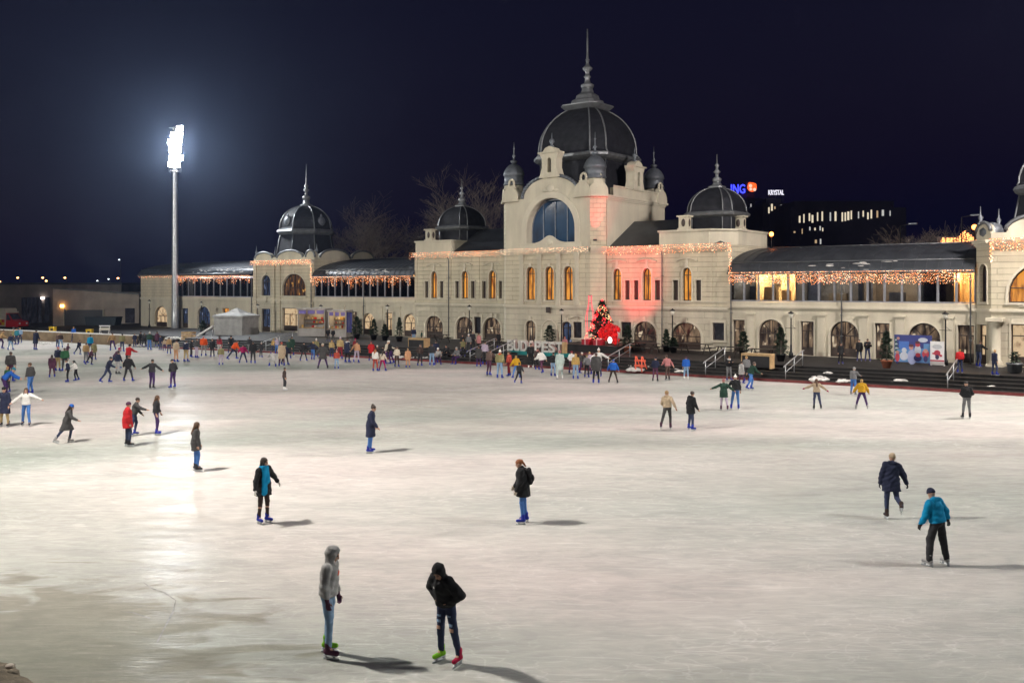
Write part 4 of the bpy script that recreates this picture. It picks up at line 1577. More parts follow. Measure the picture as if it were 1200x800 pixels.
# --- roofs behind the parapets of the side bays (sloping up to the drum)
for sd in (-1, 1):
    x0, x1 = (PCR + 1.0, 16.7) if sd > 0 else (-16.7, PCL - 1.0)
    mb = MB()
    A = [(x0, 0.1, 9.36), (x1, 0.1, 9.36), (x1, 10.4, 9.36), (x0, 10.4, 9.36)]
    rx0, rx1 = (x0, x1 - 5.0) if sd > 0 else (x0 + 5.0, x1)
    B = [(rx0, 4.6, 11.9), (rx1, 4.6, 11.9), (rx1, 6.6, 11.9), (rx0, 6.6, 11.9)]
    mb.add(A + B, [(0, 1, 5, 4), (1, 2, 6, 5), (2, 3, 7, 6), (3, 0, 4, 7), (4, 5, 6, 7)])
    mb.build('hipped_roof', M['roof'], ROOT)


# --- end attics with the two small domes
def attic(poly, name='attic_parapet'):
    mb = MB()
    mb.prism(poly, 9.37, 10.5)
    mb.prism([(x * 1.0 + (0.1 if x > sum(p[0] for p in poly) / len(poly) else -0.1), v + (0.1 if v > 3 else -0.1)) for x, v in poly], 10.503, 10.66)
    return mb.build(name, M['plain'], ROOT)


attic([(10.9, 0.0), (15.4, 0.0), (17.1, 1.8), (17.1, 7.7), (10.9, 7.7)])
attic([(-17.1, 0.0), (-12.2, 0.0), (-12.2, 7.2), (-17.1, 7.2)])


def oval_block(x, v, w=10.665):
    mb = MB()
    mb.box((x - 0.52, v - 0.35, w), (x + 0.52, v + 0.35, w + 0.12))
    mb.box((x - 0.42, v - 0.28, w + 0.123), (x + 0.42, v + 0.28, w + 1.05))
    mb.box((x - 0.56, v - 0.4, w + 1.053), (x + 0.56, v + 0.4, w + 1.18))
    o = mb.build('attic_block', M['plain'], ROOT)
    m2 = MB()
    m2.sphere((x, v - 0.27, w + 0.58), 0.3, 8, 0, (0.62, 0.25, 1.1))
    m2.sphere((x + 0.41, v, w + 0.58), 0.3, 8, 0, (0.2, 0.6, 1.1))
    m2.build('oval_window', M['frame'], o)


oval_block(13.0, 0.5)
oval_block(16.4, 3.6)
oval_block(-15.5, 0.5)
for cx, cv in ((14.3, 3.8), (-14.2, 3.9)):
    dome((cx, cv, 0), 10.6, [(2.3, 10.6), (2.3, 11.85)], [(2.35, 11.75), (2.72, 11.9), (2.8, 12.1), (2.6, 12.22), (2.4, 12.25)],
         [(2.5, 12.2)] + ell_prof(2.42, 12.4, 0.6, 1.95, 8), [(0.55, 14.2), (0.75, 14.3), (0.75, 14.42), (0.42, 14.55), (0.3, 14.8)],
         [(0.28, 14.7), (0.36, 14.95), (0.36, 15.1), (0.14, 15.25), (0.14, 15.5), (0.3, 15.65), (0.12, 15.85), (0.1, 16.1), (0.2, 16.2), (0.07, 16.35), (0.03, 17.15)], ribr=0.055, angs=SQ)

# --- the two glazed galleries
ROOM = []


def barrel_roof(x0, x1, w0, w1, depth, hip0=False):
    mb = MB()
    n = 10
    prof = [(-0.35, w0 - 0.12)] + [(-0.35 + (depth + 0.35) * (1 - math.cos(math.pi / 2 * i / n)), w0 + (w1 - w0) * math.sin(math.pi / 2 * i / n)) for i in range(n + 1)] + [(depth + 5, w1)]
    vs, fs = [], []
    for v, w in prof:
        vs += [(x0, v, w), (x1, v, w)]
    for i in range(len(prof) - 1):
        fs.append((2 * i, 2 * i + 1, 2 * i + 3, 2 * i + 2))
    mb.add(vs, fs, 0, True)
    mb.add([(x0, v, w) for v, w in prof] + [(x0, depth + 5, w0 - .12)], [tuple(range(len(prof), -1, -1))], 0)
    r = mb.build('barrel_roof', M['roof'], ROOT)
    sm = MB()
    k = 0
    x = x0 + 0.3
    while x < x1:
        sm.tube([(x, v, w + 0.015) for v, w in prof[1:-1]], 0.022, 4)
        x += 0.75
        k += 1
    sm.build('standing_seam', M['roof'], r)
    g = MB()
    i = 3
    g.tube([(x0 + 0.1, prof[i][0], prof[i][1] + 0.07), (x1 - 0.1, prof[i][0], prof[i][1] + 0.07)], 0.035, 5)
    g.tube([(x0, -0.42, w0 - 0.08), (x1, -0.42, w0 - 0.08)], 0.09, 6)
    g.tube([(x0, prof[-2][0], w1 + 0.05), (x1, prof[-2][0], w1 + 0.05)], 0.07, 6)
    g.build('snow_guard', M['zinc'], r)
    return prof


def snow_on_roof(prof, x0, x1, n, seed):
    rr = random.Random(seed)
    mb = MB()
    for k in range(n):
        x = rr.uniform(x0, x1)
        i = rr.choice((1, 2, 2))
        t = rr.random()
        v = prof[i][0] * (1 - t) + prof[i + 1][0] * t
        w = prof[i][1] * (1 - t) + prof[i + 1][1] * t
        mb.sphere((x, v, w + 0.0), rr.uniform(0.05, 0.14), 6, 0, (rr.uniform(1.2, 3.5), 0.6, 0.32))
    return tag(fplace(mb.build('roof_snow', M['snow'])), 'thin patches of old snow left on the gallery roof ' + ('left of the centre block' if x0 < 0 else 'right of the centre block'), 'snow')


def fplace(o, u=0, v=0, w=0):
    o.location = FP(u, v, w)
    o.rotation_euler = (0, 0, -TH)
    return o


def gallery(x0, x1, nb, lit, pane, back, eave=7.05, w0=4.88, glassy=True, fm='gframe'):
    """a strip of tall glazed bays with a real room behind it"""
    bw = (x1 - x0) / nb
    for k in range(nb):
        a, b = x0 + k * bw, x0 + (k + 1) * bw
        fr = MB()
        PF.box(fr, a + 0.002, a + 0.075, w0, eave, -0.2, -0.06)
        PF.box(fr, b - 0.075, b - 0.002, w0, eave, -0.2, -0.06)
        PF.box(fr, a + 0.075, b - 0.075, w0, w0 + 0.09, -0.19, -0.07)
        PF.box(fr, a + 0.075, b - 0.075, eave - 0.1, eave, -0.19, -0.07)
        wdw = fr.build('gallery_window', M[fm], ROOT)
        pn = MB()
        PF.box(pn, a + 0.07, b - 0.07, w0 + 0.08, eave - 0.09, -0.14, -0.125)
        pn.build('pane', M['glass'], wdw)
    rm = MB()
    rm.box((x0, 0.25, w0 - 0.12), (x1, 3.6, w0 - 0.02), 0)
    rm.box((x0, 3.4, w0), (x1, 3.6, eave + 0.25), 0)
    rm.box((x0, 0.3, eave + 0.1), (x1, 3.4, eave + 0.25), 1)
    cuts = sorted(set([x0 + 0.06, x1 - 0.06] + [q for l in lit for q in l[:2]]))
    for c in cuts:
        rm.box((c - 0.05, 0.3, w0), (c + 0.05, 3.4, eave + 0.1), 0)
    rr = random.Random(int(x1 * 10))
    xx = x0 + 0.6
    while xx < x1 - 1.2:                                   # cupboards, shelves, plants, pictures
        wdt, hgt = rr.uniform(0.5, 1.4), rr.uniform(0.5, 1.6)
        vv = rr.uniform(1.0, 2.6)
        rm.box((xx, vv, w0), (xx + wdt, vv + 0.45, w0 + hgt), rr.choice((2, 2, 3, 4)))
        if rr.random() < 0.5:
            rm.box((xx + 0.1, 3.34, w0 + 1.1), (xx + 0.7, 3.38, w0 + 1.75), rr.choice((2, 3, 4)))
        xx += wdt + rr.uniform(0.2, 1.3)
    rm.build('gallery_room', [back, M['plain'], M['darkwood'], M['palewood'], M['gframe']], ROOT)
    for a, b, pw, c in lit:
        ld = bpy.data.lights.new('room_or_fill_lamp', 'POINT')
        ld.energy = pw
        ld.color = c
        ld.shadow_soft_size = 0.25
        lo = bpy.data.objects.new('room_or_fill_lamp', ld)
        lo.location = FP((a + b) / 2, 1.6, eave - 0.25)
        COL.objects.link(lo)


M['room'] = mat('room_wall', (0.42, 0.33, 0.22), 0.8, 0, 0.15, 1.5)
M['roomdim'] = mat('room_wall_dim', (0.22, 0.19, 0.21), 0.8, 0, 0.4, 0.7)
WARM = (1.0, 0.62, 0.26)

# right wing: ground floor with arches and doors
hl = []
for x in (904, 989.5, 1083):
    hl.append(window(PF, fu(x), 1.05, TW + 0.02, 2.42, 1.08, M['shop'], style='door3', surround=0.10, name='arched_door', keystone=False))
for x in (866, 946, 1034, 1132):
    hl.append(window(PF, fu(x), 0.5, TW + 0.02, 3.42, 0, M['shop'], style='door', surround=0.08, name='door'))
wall(PF, rect(17.12, 34.7, TW - 0.9, 4.38), hl, 'plain')
wall(PF, rect(17.12, 34.7, 4.383, 4.86), [], 'plain')
moulding(PF, 17.12, 34.7, 4.30, STRING)
for x in (880, 927, 963, 1012, 1055, 1112):
    c = fu(x)
    mb = MB()
    PF.box(mb, c - 0.3, c + 0.3, TW, 3.85, 0.003, 0.12)
    PF.box(mb, c - 0.38, c + 0.38, 3.853, 3.98, 0.003, 0.2)
    PF.box(mb, c - 0.36, c + 0.36, TW, TW + 0.35, 0.121, 0.17)
    mb.build('pilaster', M['plain'], ROOT)
gallery(17.15, 34.65, 15, [(fu(884), fu(931), 2400, (1.0, .68, .30)), (fu(1116), 34.6, 1500, (1.0, .55, .18)), (fu(931), fu(1010), 170, (.85, .9, 1)), (fu(1010), fu(1075), 200, (1, .9, .8)), (17.3, fu(884), 110, (.8, .9, 1))], 'glass', M['room'])  # last three lamps are added to brighten unlit sections
prof = barrel_roof(17.12, 34.68, 7.15, 9.3, 8.6)
ROOFR = prof
# left wing
hl = []
for x in (432, 480):
    hl.append(window(PF, fu(x), 0.95, TW + 0.02, 2.25, 0.95, M['warm2'], style='door', surround=0.10, name='arched_door'))
for x in (415, 456):
    hl.append(window(PF, fu(x), 0.5, TW + 0.02, 3.3, 0, M['warm2'] if x == 456 else M['shop'], style='door', surround=0.08, name='door'))
wall(PF, rect(-32.95, -17.12, TW - 0.9, 4.38), hl, 'plain')
wall(PF, rect(-32.95, -17.12, 4.383, 4.86), [], 'plain')
moulding(PF, -32.95, -17.12, 4.30, STRING)
for x in (402, 423, 446, 467):
    c = fu(x)
    mb = MB()
    PF.box(mb, c - 0.3, c + 0.3, TW, 3.85, 0.003, 0.12)
    PF.box(mb, c - 0.38, c + 0.38, 3.853, 3.98, 0.003, 0.2)
    mb.build('pilaster', M['plain'], ROOT)
gallery(-32.9, -17.15, 14, [(-32.5, -28.5, 500, (.9, .7, .9)), (-28.5, -23.5, 700, (1.0, .6, .4)), (-22.0, -17.2, 1100, (1.0, .45, .14))], 'glass', M['roomdim'])
prof = barrel_roof(-32.95, -17.12, 7.15, 9.3, 8.6)
ROOFL = prof
# far left wing beyond the left pavilion, with its plain end bay
hl = [window(PF, fu(189), 1.5, 0.64, 2.1, 1.3, M['warm2'], style='door3', surround=0.14, name='arched_door'),
      window(PF, fu(239), 1.45, 0.64, 2.2, 1.3, M['shop2'], style='door3', surround=0.10, name='arched_door'),
      window(PF, fu(217), 0.75, 0.64, 3.2, 0, M['shop2'], style='door', surround=0.08, name='door'),
      window(PF, fu(255), 0.6, 0.64, 2.6, 0, M['shop2'], style='door', surround=0.06, name='door'),
      window(PF, fu(265), 0.7, 2.75, 3.35, 0, M['warm'], style='none', surround=0.06)]
wall(PF, rect(-69.6, -44.05, 0.4, 4.38), hl, 'plain')
wall(PF, rect(-69.6, -61.0, 4.383, 7.75), [], 'block')
wall(PF, rect(-61.0, -44.05, 4.383, 4.72), [], 'plain')
moulding(PF, -69.7, -44.05, 4.28, STRING)
moulding(PF, -69.7, -61.0, 7.5, [(0.1, 0.1), (0.16, 0.3)], 'cornice')
gallery(-60.95, -44.1, 12, [(-60.5, -53, 900, (.9, .5, .5)), (-52.5, -44.3, 900, (.75, .8, 1))], 'glass', M['roomdim'], 7.1, 4.75)
prof = barrel_roof(-69.7, -44.0, 7.7, 9.4, 8.0)
ROOFLL = prof
mb = MB()
mb.box((-69.6, 0.4, 0), (-69.2, 12, 7.7))
mb.build('end_wall', M['block'], ROOT)
for sd, xc in ((-1, -38.5), (1, 40.0)):
    pass


# --- pavilions
def pavilion(x0, x1, c, narrow, main, lit, cant=None):
    mb = None
    if cant:
        P3 = Plane(cant[0], cant[1], cant[2], cant[3])
        ln = math.hypot(cant[2], cant[3])
        h1 = [window(P3, ln * 0.55, 0.36, 5.0, 7.0, 0.5, M['darkpane'], surround=0.06)]
        h0 = [window(P3, ln * 0.55, 0.5, TW + .02, 3.4, 0, M['warm2'], style='door', surround=0.06, name='door')]
        wall(P3, rect(0, ln, TW - 0.9, 4.38), h0, 'plain', 0.3, 'cant_wall')
        wall(P3, rect(0, ln, 4.383, 9.25), h1, 'wall', 0.3, 'cant_wall')
        moulding(P3, 0, ln, 4.30, STRING)
        moulding(P3, 0, ln, 8.55, CORNICE, 'cornice')
    return None


# left pavilion: narrow bay (-44..-40) and wide arched bay (-40..-33)
hu = [window(PF, fu(312), 0.85, 4.95, 6.6, 0.8, M['shop2'], surround=0.10, keystone=True),
      window(PF, -36.5, 2.15, 4.95, 5.75, 1.75, M['xmas'], style='slats', surround=0.12, keystone=True)]
hl = [window(PF, fu(312), 0.85, 0.64, 3.4, 0, M['shop2'], style='door', surround=0.10, name='door'),
      window(PF, -37.0, 1.65, TW + 0.02, 3.55, 0, M['warm2'], style='door3', surround=0.10, name='door')]
wall(PF, rect(-44.0, -33.0, 0.4, 4.38), hl, 'wall_lower')
wall(PF, rect(-44.0, -33.0, 4.383, 9.2), hu, 'wall')
moulding(PF, -44.0, -33.0, 4.30, STRING)
moulding(PF, -44.1, -32.9, 8.6, CORNICE, 'cornice')
hood(PF, -36.7, 4.75, 1.6)
for x in (-43.75, -40.25, -39.2, -33.4):
    mb = MB()
    PF.box(mb, x - 0.3, x + 0.3, 0.5, 8.55, 0.004, 0.16)
    PF.box(mb, x - 0.38, x + 0.38, 4.0, 4.25, 0.161, 0.24)
    mb.build('pilaster', M['wall'], ROOT)
mb = MB()
mb.sphere(PF.p(fu(312), 4.55, 0.16), 0.32, 8, 0, (1, 0.4, 1.2))
mb.build('medallion', M['trim'], ROOT)
mb = MB()
mb.box((-44.0, 0.385, 0.4), (-43.6, 11, 9.2))
mb.box((-33.4, 0.385, 0.4), (-33.0, 11, 9.2))
mb.build('flank_wall', M['wall'], ROOT)


def pediment_row(pl, segs, w, depth=0.5):
    for a, b, h in segs:
        mb = MB()
        n = 12
        c, hw = (a + b) / 2, (b - a) / 2
        pts = [(a, w), (b, w)] + [(c + hw * math.cos(math.pi * i / n), w + 0.25 + h * math.sin(math.pi * i / n)) for i in range(n + 1)]
        pl.panel(mb, pts, [], -depth, 0.0)
        p = mb.build('segmental_pediment', M['plain'], ROOT)
        m2 = MB()
        m2.tube([pl.p(c + (hw + .05) * math.cos(math.pi * i / n), w + 0.28 + h * math.sin(math.pi * i / n), 0.0) for i in range(n + 1)], 0.13, 6)
        m2.build('coping', M['zinc'], p)


def small_finial(x, v, w):
    mb = MB()
    mb.lathe([(0.14, 0), (0.22, 0.15), (0.08, 0.3), (0.16, 0.55), (0.05, 0.75), (0.02, 1.3)], (x, v, w), 8)
    mb.build('finial', M['lead'], ROOT)


moulding(PF, -44.1, -32.9, 9.08, [(0.4, -0.0)], 'parapet', 'plain')
pediment_row(PF, [(-43.8, -40.6, 0.75), (-39.6, -35.0, 0.85), (-34.4, -32.9, 0.8)], 9.09)
pediment_row(Plane(-32.95, 0.1, 0, 1), [(0.8, 5.2, 0.95), (5.6, 9.0, 0.9)], 9.09)
mb = MB()
mb.box((-43.9, 0.2, 8.9), (-33.1, 10.8, 9.1))
mb.build('pavilion_roof', M['roof'], ROOT)
for x, v in ((-43.7, 0.1), (-42.6, 2.0), (-35.2, 1.2), (-33.2, 0.6)):
    small_finial(x, v, 9.6)


def pavilion_dome(c):
    d = dome(c, 9.1, [(3.75, 9.1), (3.5, 10.4), (3.15, 12.3)], [(3.2, 12.2), (3.45, 12.35), (3.6, 12.6), (3.5, 12.8), (3.2, 12.95)],
             [(3.3, 12.9), (3.2, 13.1)] + ell_prof(3.2, 13.1, 0.55, 2.75, 9)[1:], [(0.5, 15.6), (0.78, 15.75), (0.78, 15.95), (0.45, 16.05), (0.36, 16.5)],
             [(0.33, 16.4), (0.46, 16.75), (0.46, 16.95), (0.16, 17.1), (0.15, 17.5), (0.36, 17.75), (0.14, 17.95), (0.26, 18.25), (0.1, 18.45), (0.07, 19.4), (0.025, 20.9)], ribr=0.07)
    for k in range(4):                                  # oval lucarnes on the four main faces
        a = 2 * math.pi * k / 4
        x, y = 2.75 * math.cos(a), 2.75 * math.sin(a)
        mb = MB()
        mb.sphere((c[0] + x, c[1] + y, 13.75), 0.62, 8, 0, (1 if k % 2 else 0.45, 0.45 if k % 2 else 1, 1.05))
        mb.lathe([(0.1, 0), (0.14, 0.1), (0.02, 0.4)], (c[0] + x, c[1] + y, 14.35), 6)
        mb.build('lucarne', M['lead'], d)


pavilion_dome((-39.6, 4.3, 0))
pavilion_dome((39.75, 4.3, 0))

# right pavilion: short canted bay then the wide arched bay that runs out of frame
CX0, CX1 = 34.72, 35.75
P3 = Plane(CX0, 0.0, 1.03, -0.9)
ln = math.hypot(1.03, 0.9)
h1 = [window(P3, ln * 0.5, 0.34, 5.0, 7.0, 0.5, M['darkpane'], surround=0.05)]
h0 = [window(P3, ln * 0.42, 0.44, TW + .02, 3.5, 0, M['warm2'], style='door', surround=0.04, name='door')]
wall(P3, rect(0, ln, TW - 0.9, 4.38), h0, 'plain', 0.2, 'cant_wall')
wall(P3, rect(0, ln, 4.383, 9.2), h1, 'wall', 0.2, 'cant_wall')
moulding(P3, 0, ln, 4.30, STRING)
moulding(P3, 0, ln, 8.6, CORNICE, 'cornice')
P4 = Plane(CX1, -0.9)
ac = 39.0 - CX1
hu = [window(P4, ac, 2.25, 4.98, 5.55, 2.05, M['warm'], style='slats', surround=0.16, keystone=True)]
hl = [window(P4, ac, 2.1, TW + 0.02, 3.6, 0, M['warm2'], style='door3', surround=0.10, name='door')]
wall(P4, rect(0.003, 7.0, TW - 0.9, 4.38), hl, 'wall_lower')
wall(P4, rect(0.003, 7.0, 4.383, 9.2), hu, 'wall')
moulding(P4, 0, 7.0, 4.30, STRING)
moulding(P4, 0, 7.0, 8.6, CORNICE, 'cornice')
moulding(P4, 0, 7.0, 9.08, [(0.45, 0.0)], 'parapet', 'plain')
moulding(P3, 0, ln, 9.08, [(0.45, 0.0)], 'parapet', 'plain')
pediment_row(P3, [(0.05, ln - 0.1, 0.55)], 9.4)
pediment_row(P4, [(0.9, 6.0, 1.05)], 9.4)
hood(P4, ac, 4.75, 1.6)
mb = MB()
mb.lathe([(0.4, TW), (0.42, TW + .3), (0.33, TW + .4), (0.30, 3.5), (0.34, 3.6), (0.42, 3.75)], (36.1, -1.45, 0), 14)
mb.box((35.6, -1.95, 3.76), (36.6, -0.9, 4.0))
mb.box((35.6, -1.95, TW - 0.02), (36.6, -0.9, TW + 0.14))
mb.build('column', M['plain'], ROOT)
mb = MB()
mb.box((34.72, 0.3, 7.0), (35.1, 10, 9.2))
mb.box((42.5, -0.5, 0), (42.75, 10, 9.2))
mb.box((35.2, -0.6, 8.9), (42.6, 9, 9.1))
mb.build('flank_wall', M['wall'], ROOT)
for x, v, w in ((35.0, -0.2, 10.05), (35.9, 0.9, 9.9)):
    small_finial(x, v, w)
mb = MB()
mb.sphere((35.6, 0.1, 9.6), 0.75, 9, 0, (1, 1, 0.9))
mb.build('corner_cupola', M['lead'], ROOT)

for x, v, w0_, w1_ in ((-33.2, -0.14, TW, 7.0), (-24.6, -0.1, TW, 7.0), (17.35, -0.12, TW, 7.0), (25.9, -0.1, TW, 7.0), (34.4, -0.12, TW, 7.0), (-44.3, -0.1, 0.62, 7.1), (-12.35, -0.16, TW, 8.9), (11.3, -0.16, TW, 8.9)):
    mb = MB()
    mb.tube([(x, v - 0.1, w0_), (x, v - 0.1, w1_ - 0.3), (x, v - 0.25, w1_)], 0.05, 6)
    for q in (0.25, 0.5, 0.75):
        mb.box((x - 0.08, v - 0.16, w0_ + (w1_ - w0_) * q), (x + 0.08, v + 0.06, w0_ + (w1_ - w0_) * q + 0.05))
    mb.build('downpipe', M['zinc'], ROOT)
snow_on_roof(ROOFR, 23.5, 30, 14, 3)
snow_on_roof(ROOFL, -31, -20.5, 60, 4)
snow_on_roof(ROOFLL, -57, -45, 40, 5)


# ================================================================== FAIRY LIGHTS
def garland(label, pl, x0, x1, w, drop, step=0.14, z=0.5, mats=('pale', 'amber'), size=0.029, seed=1, dens=0.115, vert=None):
    rr = random.Random(seed)
    mb = MB()
    x = x0
    while x < x1:
        d = drop * ((rr.uniform(0.2, 1.0) ** 1.4 + 0.15) * (0.75 + 0.25 * math.sin(x * 2.1)) if drop >= 1 else rr.uniform(0.65, 1.0))
        k = 0.0
        while k < d:
            q = pl.p(x + rr.uniform(-.03, .03), w - k, z + rr.uniform(-.03, .03))
            mb.octa(q, size * rr.uniform(0.6, 1.3), rr.choice((0, 1, 1, 3)))
            k += dens * rr.uniform(0.8, 2.4)
        x += step * rr.uniform(0.6, 1.4)
    if vert:
        for xv, w0, w1 in vert:
            k = w0
            while k > w1:
                for _ in range(2):
                    mb.octa(pl.p(xv + rr.uniform(-.12, .12), k, z), size * rr.uniform(0.7, 1.2), 1 if rr.random() < .62 else 0)
                k -= dens * 0.8
    mb.tube([pl.p(x0, w + 0.02, z), pl.p(x1, w + 0.02, z)], 0.012, 3, 2)
    o = mb.build('light_garland', [M[mats[0]], M[mats[1]], M['black'], M['coral']])
    tag(fplace(o), label, 'fairy lights', 'icicle fairy lights along the eaves')
    return o


garland('icicle fairy lights on the cornice of the three left bays beside the left small dome', PF, -17.5, -5.3, 9.42, 0.66, 0.11, 0.5, seed=2)
garland('icicle fairy lights on the cornice under the great arch', PC, PCL - 0.2, PCR + 0.1, 9.42, 0.52, 0.13, 0.5, seed=3, mats=('pale', 'pale'))
garland('icicle fairy lights on the cornice above the red lit wall, running to the right corner', PF, 5.4, 17.5, 9.42, 0.76, 0.10, 0.5, seed=4, vert=[(17.4, 9.3, 6.9)])
garland('orange icicle lights hanging from the eave of the right gallery', PF, 17.3, 34.6, 7.1, 0.98, 0.055, 0.5, ('pale', 'amber'), 0.028, 5, 0.13)
garland('orange icicle lights hanging from the eave of the gallery between left pavilion and centre', PF, -32.9, -17.3, 7.1, 1.15, 0.09, 0.5, ('pale', 'amber'), 0.032, 6, 0.12, [(-32.95, 8.6, 6.5)])
garland('orange icicle lights hanging from the far left gallery eave', PF, -61, -44.2, 7.35, 1.0, 0.10, 0.5, ('pale', 'amber'), 0.034, 7, 0.13)
garland('dim fairy lights on the plain end bay behind the light mast', PF, -69.6, -61.2, 7.6, 0.5, 0.15, 0.34, ('pale', 'amber'), 0.03, 8, 0.16)
garland('icicle fairy lights on the cornice of the left pavilion', PF, -44.1, -32.9, 9.05, 0.6, 0.13, 0.5, seed=9, size=0.036)
garland('icicle fairy lights on the cornice of the right pavilion at the frame edge', P4, 0, 7.0, 9.1, 0.95, 0.07, 0.5, seed=10, size=0.03, vert=[(0.1, 8.9, 7.6)])


# ================================================================== LIGHT MASTS
def mast(loc, hh, aim, label, rows=6, base_z=0.0):
    t = thing('floodlight_mast', label, 'light mast', (loc[0], loc[1], base_z), math.atan2(-(aim[0] - loc[0]), aim[1] - loc[1]), 'floodlight masts around the rink')
    mb = MB()
    mb.lathe([(0.62, 0), (0.62, 0.25), (0.46, 0.3), (0.44, 3), (0.33, hh - 2.5), (0.26, hh + 2.6)], (0, 0, 0), 14)
    mb.build('pole', M['steel'], t)
    mb = MB()
    for z in (hh - 3.2, hh - 2.2):
        mb.tube([(0.75 * math.cos(a), 0.75 * math.sin(a), z) for a in [2 * math.pi * i / 12 for i in range(13)]], 0.03, 5)
    mb.lathe([(0.2, hh - 3.25), (0.75, hh - 3.25), (0.75, hh - 3.2), (0.2, hh - 3.2)], (0, 0, 0), 12)
    for i in range(8):
        a = 2 * math.pi * i / 8
        mb.tube([(0.75 * math.cos(a), 0.75 * math.sin(a), hh - 3.2), (0.75 * math.cos(a), 0.75 * math.sin(a), hh - 2.2)], 0.02, 4)
    mb.build('service_platform', M['steel'], t)
    mb = MB()
    for sx in (-0.18, 0.18):
        mb.tube([(sx, -0.5, 2.5), (sx, -0.45, hh - 3.2)], 0.02, 4)
    z = 2.6
    while z < hh - 3.3:
        mb.tube([(-0.18, -0.48, z), (0.18, -0.48, z)], 0.012, 4)
        z += 0.35
    mb.build('ladder', M['steel'], t)
    mb = MB()
    for k in range(rows):
        z = hh - 2.3 + k * 0.95
        mb.tube([(-0.75, 0.2, z), (0.75, 0.2, z)], 0.05, 6)
    mb.build('crossarm', M['steel'], t)
    for k in range(rows):
        z = hh - 2.3 + k * 0.95
        for sx in (-0.42, 0.42):
            sx2 = sx * (1.0 if k % 2 else 0.72) + (0.16, -0.1, 0.05, 0.12, -0.14, -0.05)[k % 6]
            if (k, sx) in ((5, 0.42),):
                continue
            fl = MB()
            Q = Matrix.Translation((sx2, 0.42, z + 0.02)) @ Matrix.Rotation(R(-32), 4, 'X') @ Matrix.Rotation(R(-14 * sx / 0.42), 4, 'Z')
            fl.box((-0.40, -0.16, -0.37), (0.40, 0.10, 0.37), 0, Q)
            fl.box((-0.41, 0.102, -0.41), (0.41, 0.14, -0.383), 0, Q)
            fl.box((-0.41, 0.102, 0.383), (0.41, 0.2, 0.41), 0, Q)
            f = fl.build('floodlight', M['black'], t)
            le = MB()
            le.box((-0.40, 0.103, -0.375), (0.40, 0.13, 0.375), 0, Q)
            le.build('lens', M['lens'], f)
    return t


mlab = ['tall grey floodlight mast with its lamps lit in front of the far left wing', 'tall floodlight mast on the near left bank, outside the picture',
        'tall floodlight mast on the right bank, outside the picture', 'tall floodlight mast on the far left bank, outside the picture', 'tall floodlight mast on the near right bank, outside the picture']
for (loc, hh, pw, c, aim, an), lb in zip(MASTS, mlab):
    mast(loc, hh, aim, lb)

# ================================================================== FAR LEFT: SERVICE BUILDINGS, WALL, AMBULANCE
M['shed'] = mat('grey_render', (0.42, 0.36, 0.30), 0.85, 0, 0.2, 0.6)
M['shed2'] = mat('dim_grey_render', (0.20, 0.17, 0.15), 0.85, 0, 0.25, 0.5)
M['shutter'] = mat('grey_roller_door', (0.10, 0.105, 0.11), 0.6, 0.2, 0.1, 2, 0.4, 3, stretch=(0.05, 0.05, 8))
M['wlamp'] = emit('wall_lamp_glass', (1.0, 0.9, 0.85), 14)
M['wlampo'] = emit('wall_lamp_orange', (1.0, 0.45, 0.12), 14)
YB = 134.0


def bx(x):
    return (x - 600) / 1050.0 * YB


def bz(y, Y=YB):
    return 6.0 - (y - 336) * Y / 1050.0


sb = thing('service_building', 'low grey service building with sloping roof and a wide roller door', 'building', (bx(112), YB, 0))
mb = MB()
xa, xb = bx(62) - bx(112), bx(163) - bx(112)
mb.add([(xa, 0, -0.2), (xb, 0, -0.2), (xb, 0, bz(345)), (xa, 0, bz(338)), (xa, 14, -0.2), (xb, 14, -0.2), (xb, 14, bz(345)), (xa, 14, bz(338))],
       [(0, 1, 2, 3), (1, 5, 6, 2), (4, 0, 3, 7), (3, 2, 6, 7), (5, 4, 7, 6)])
mb.build('wall', M['shed'], sb)
mb = MB()
mb.box((bx(76) - bx(112), -0.15, -0.1), (bx(121) - bx(112), -0.02, bz(363)))
rd = mb.build('roller_door', M['shutter'], sb)
mb = MB()
mb.box((bx(75) - bx(112), -0.22, -0.1), (bx(76) - bx(112) - .01, -0.02, bz(362)))
mb.box((bx(121) - bx(112) + .01, -0.22, -0.1), (bx(122.2) - bx(112), -0.02, bz(362)))
mb.build('door_frame', M['trim'], rd)
mb = MB()
mb.box((bx(147) - bx(112), -0.12, 0.6), (bx(158) - bx(112), -0.02, bz(361)))
mb.build('window', M['darkpane'], sb)
mb = MB()
mb.box((xa - 0.2, -0.3, bz(338) - 0.02), (xb + 0.1, 0.0, bz(338) + 0.12))
for q in (4, 5, 6, 7):
    p = list(mb.v[q])
mb.v = [(x, y, z - (bz(338) - bz(345)) * (x - xa) / (xb - xa)) for x, y, z in mb.v]
mb.build('roof_edge', M['zinc'], sb)
mb = MB()
mb.box((bx(73) - bx(112) - 0.15, -0.35, bz(360)), (bx(73) - bx(112) + 0.25, -0.02, bz(357)))
mb.build('wall_lamp', M['wlampo'], sb)
sb2 = thing('office_building', 'dim flat roofed building behind the ambulance with tall dark windows', 'building', (bx(25), YB + 6, 0))
x0, x1 = bx(-60) - bx(25), bx(106) - bx(25) + 2
mb = MB()
mb.box((x0, 0, -0.2), (x1, 14, bz(333.5, YB + 6)))
mb.build('wall', M['shed2'], sb2)
mb = MB()
mb.box((x0, -0.3, bz(333.5, YB + 6) + 0.003), (x1 + 0.2, 14, bz(333.5, YB + 6) + 0.3))
mb.build('roof', M['roof'], sb2)
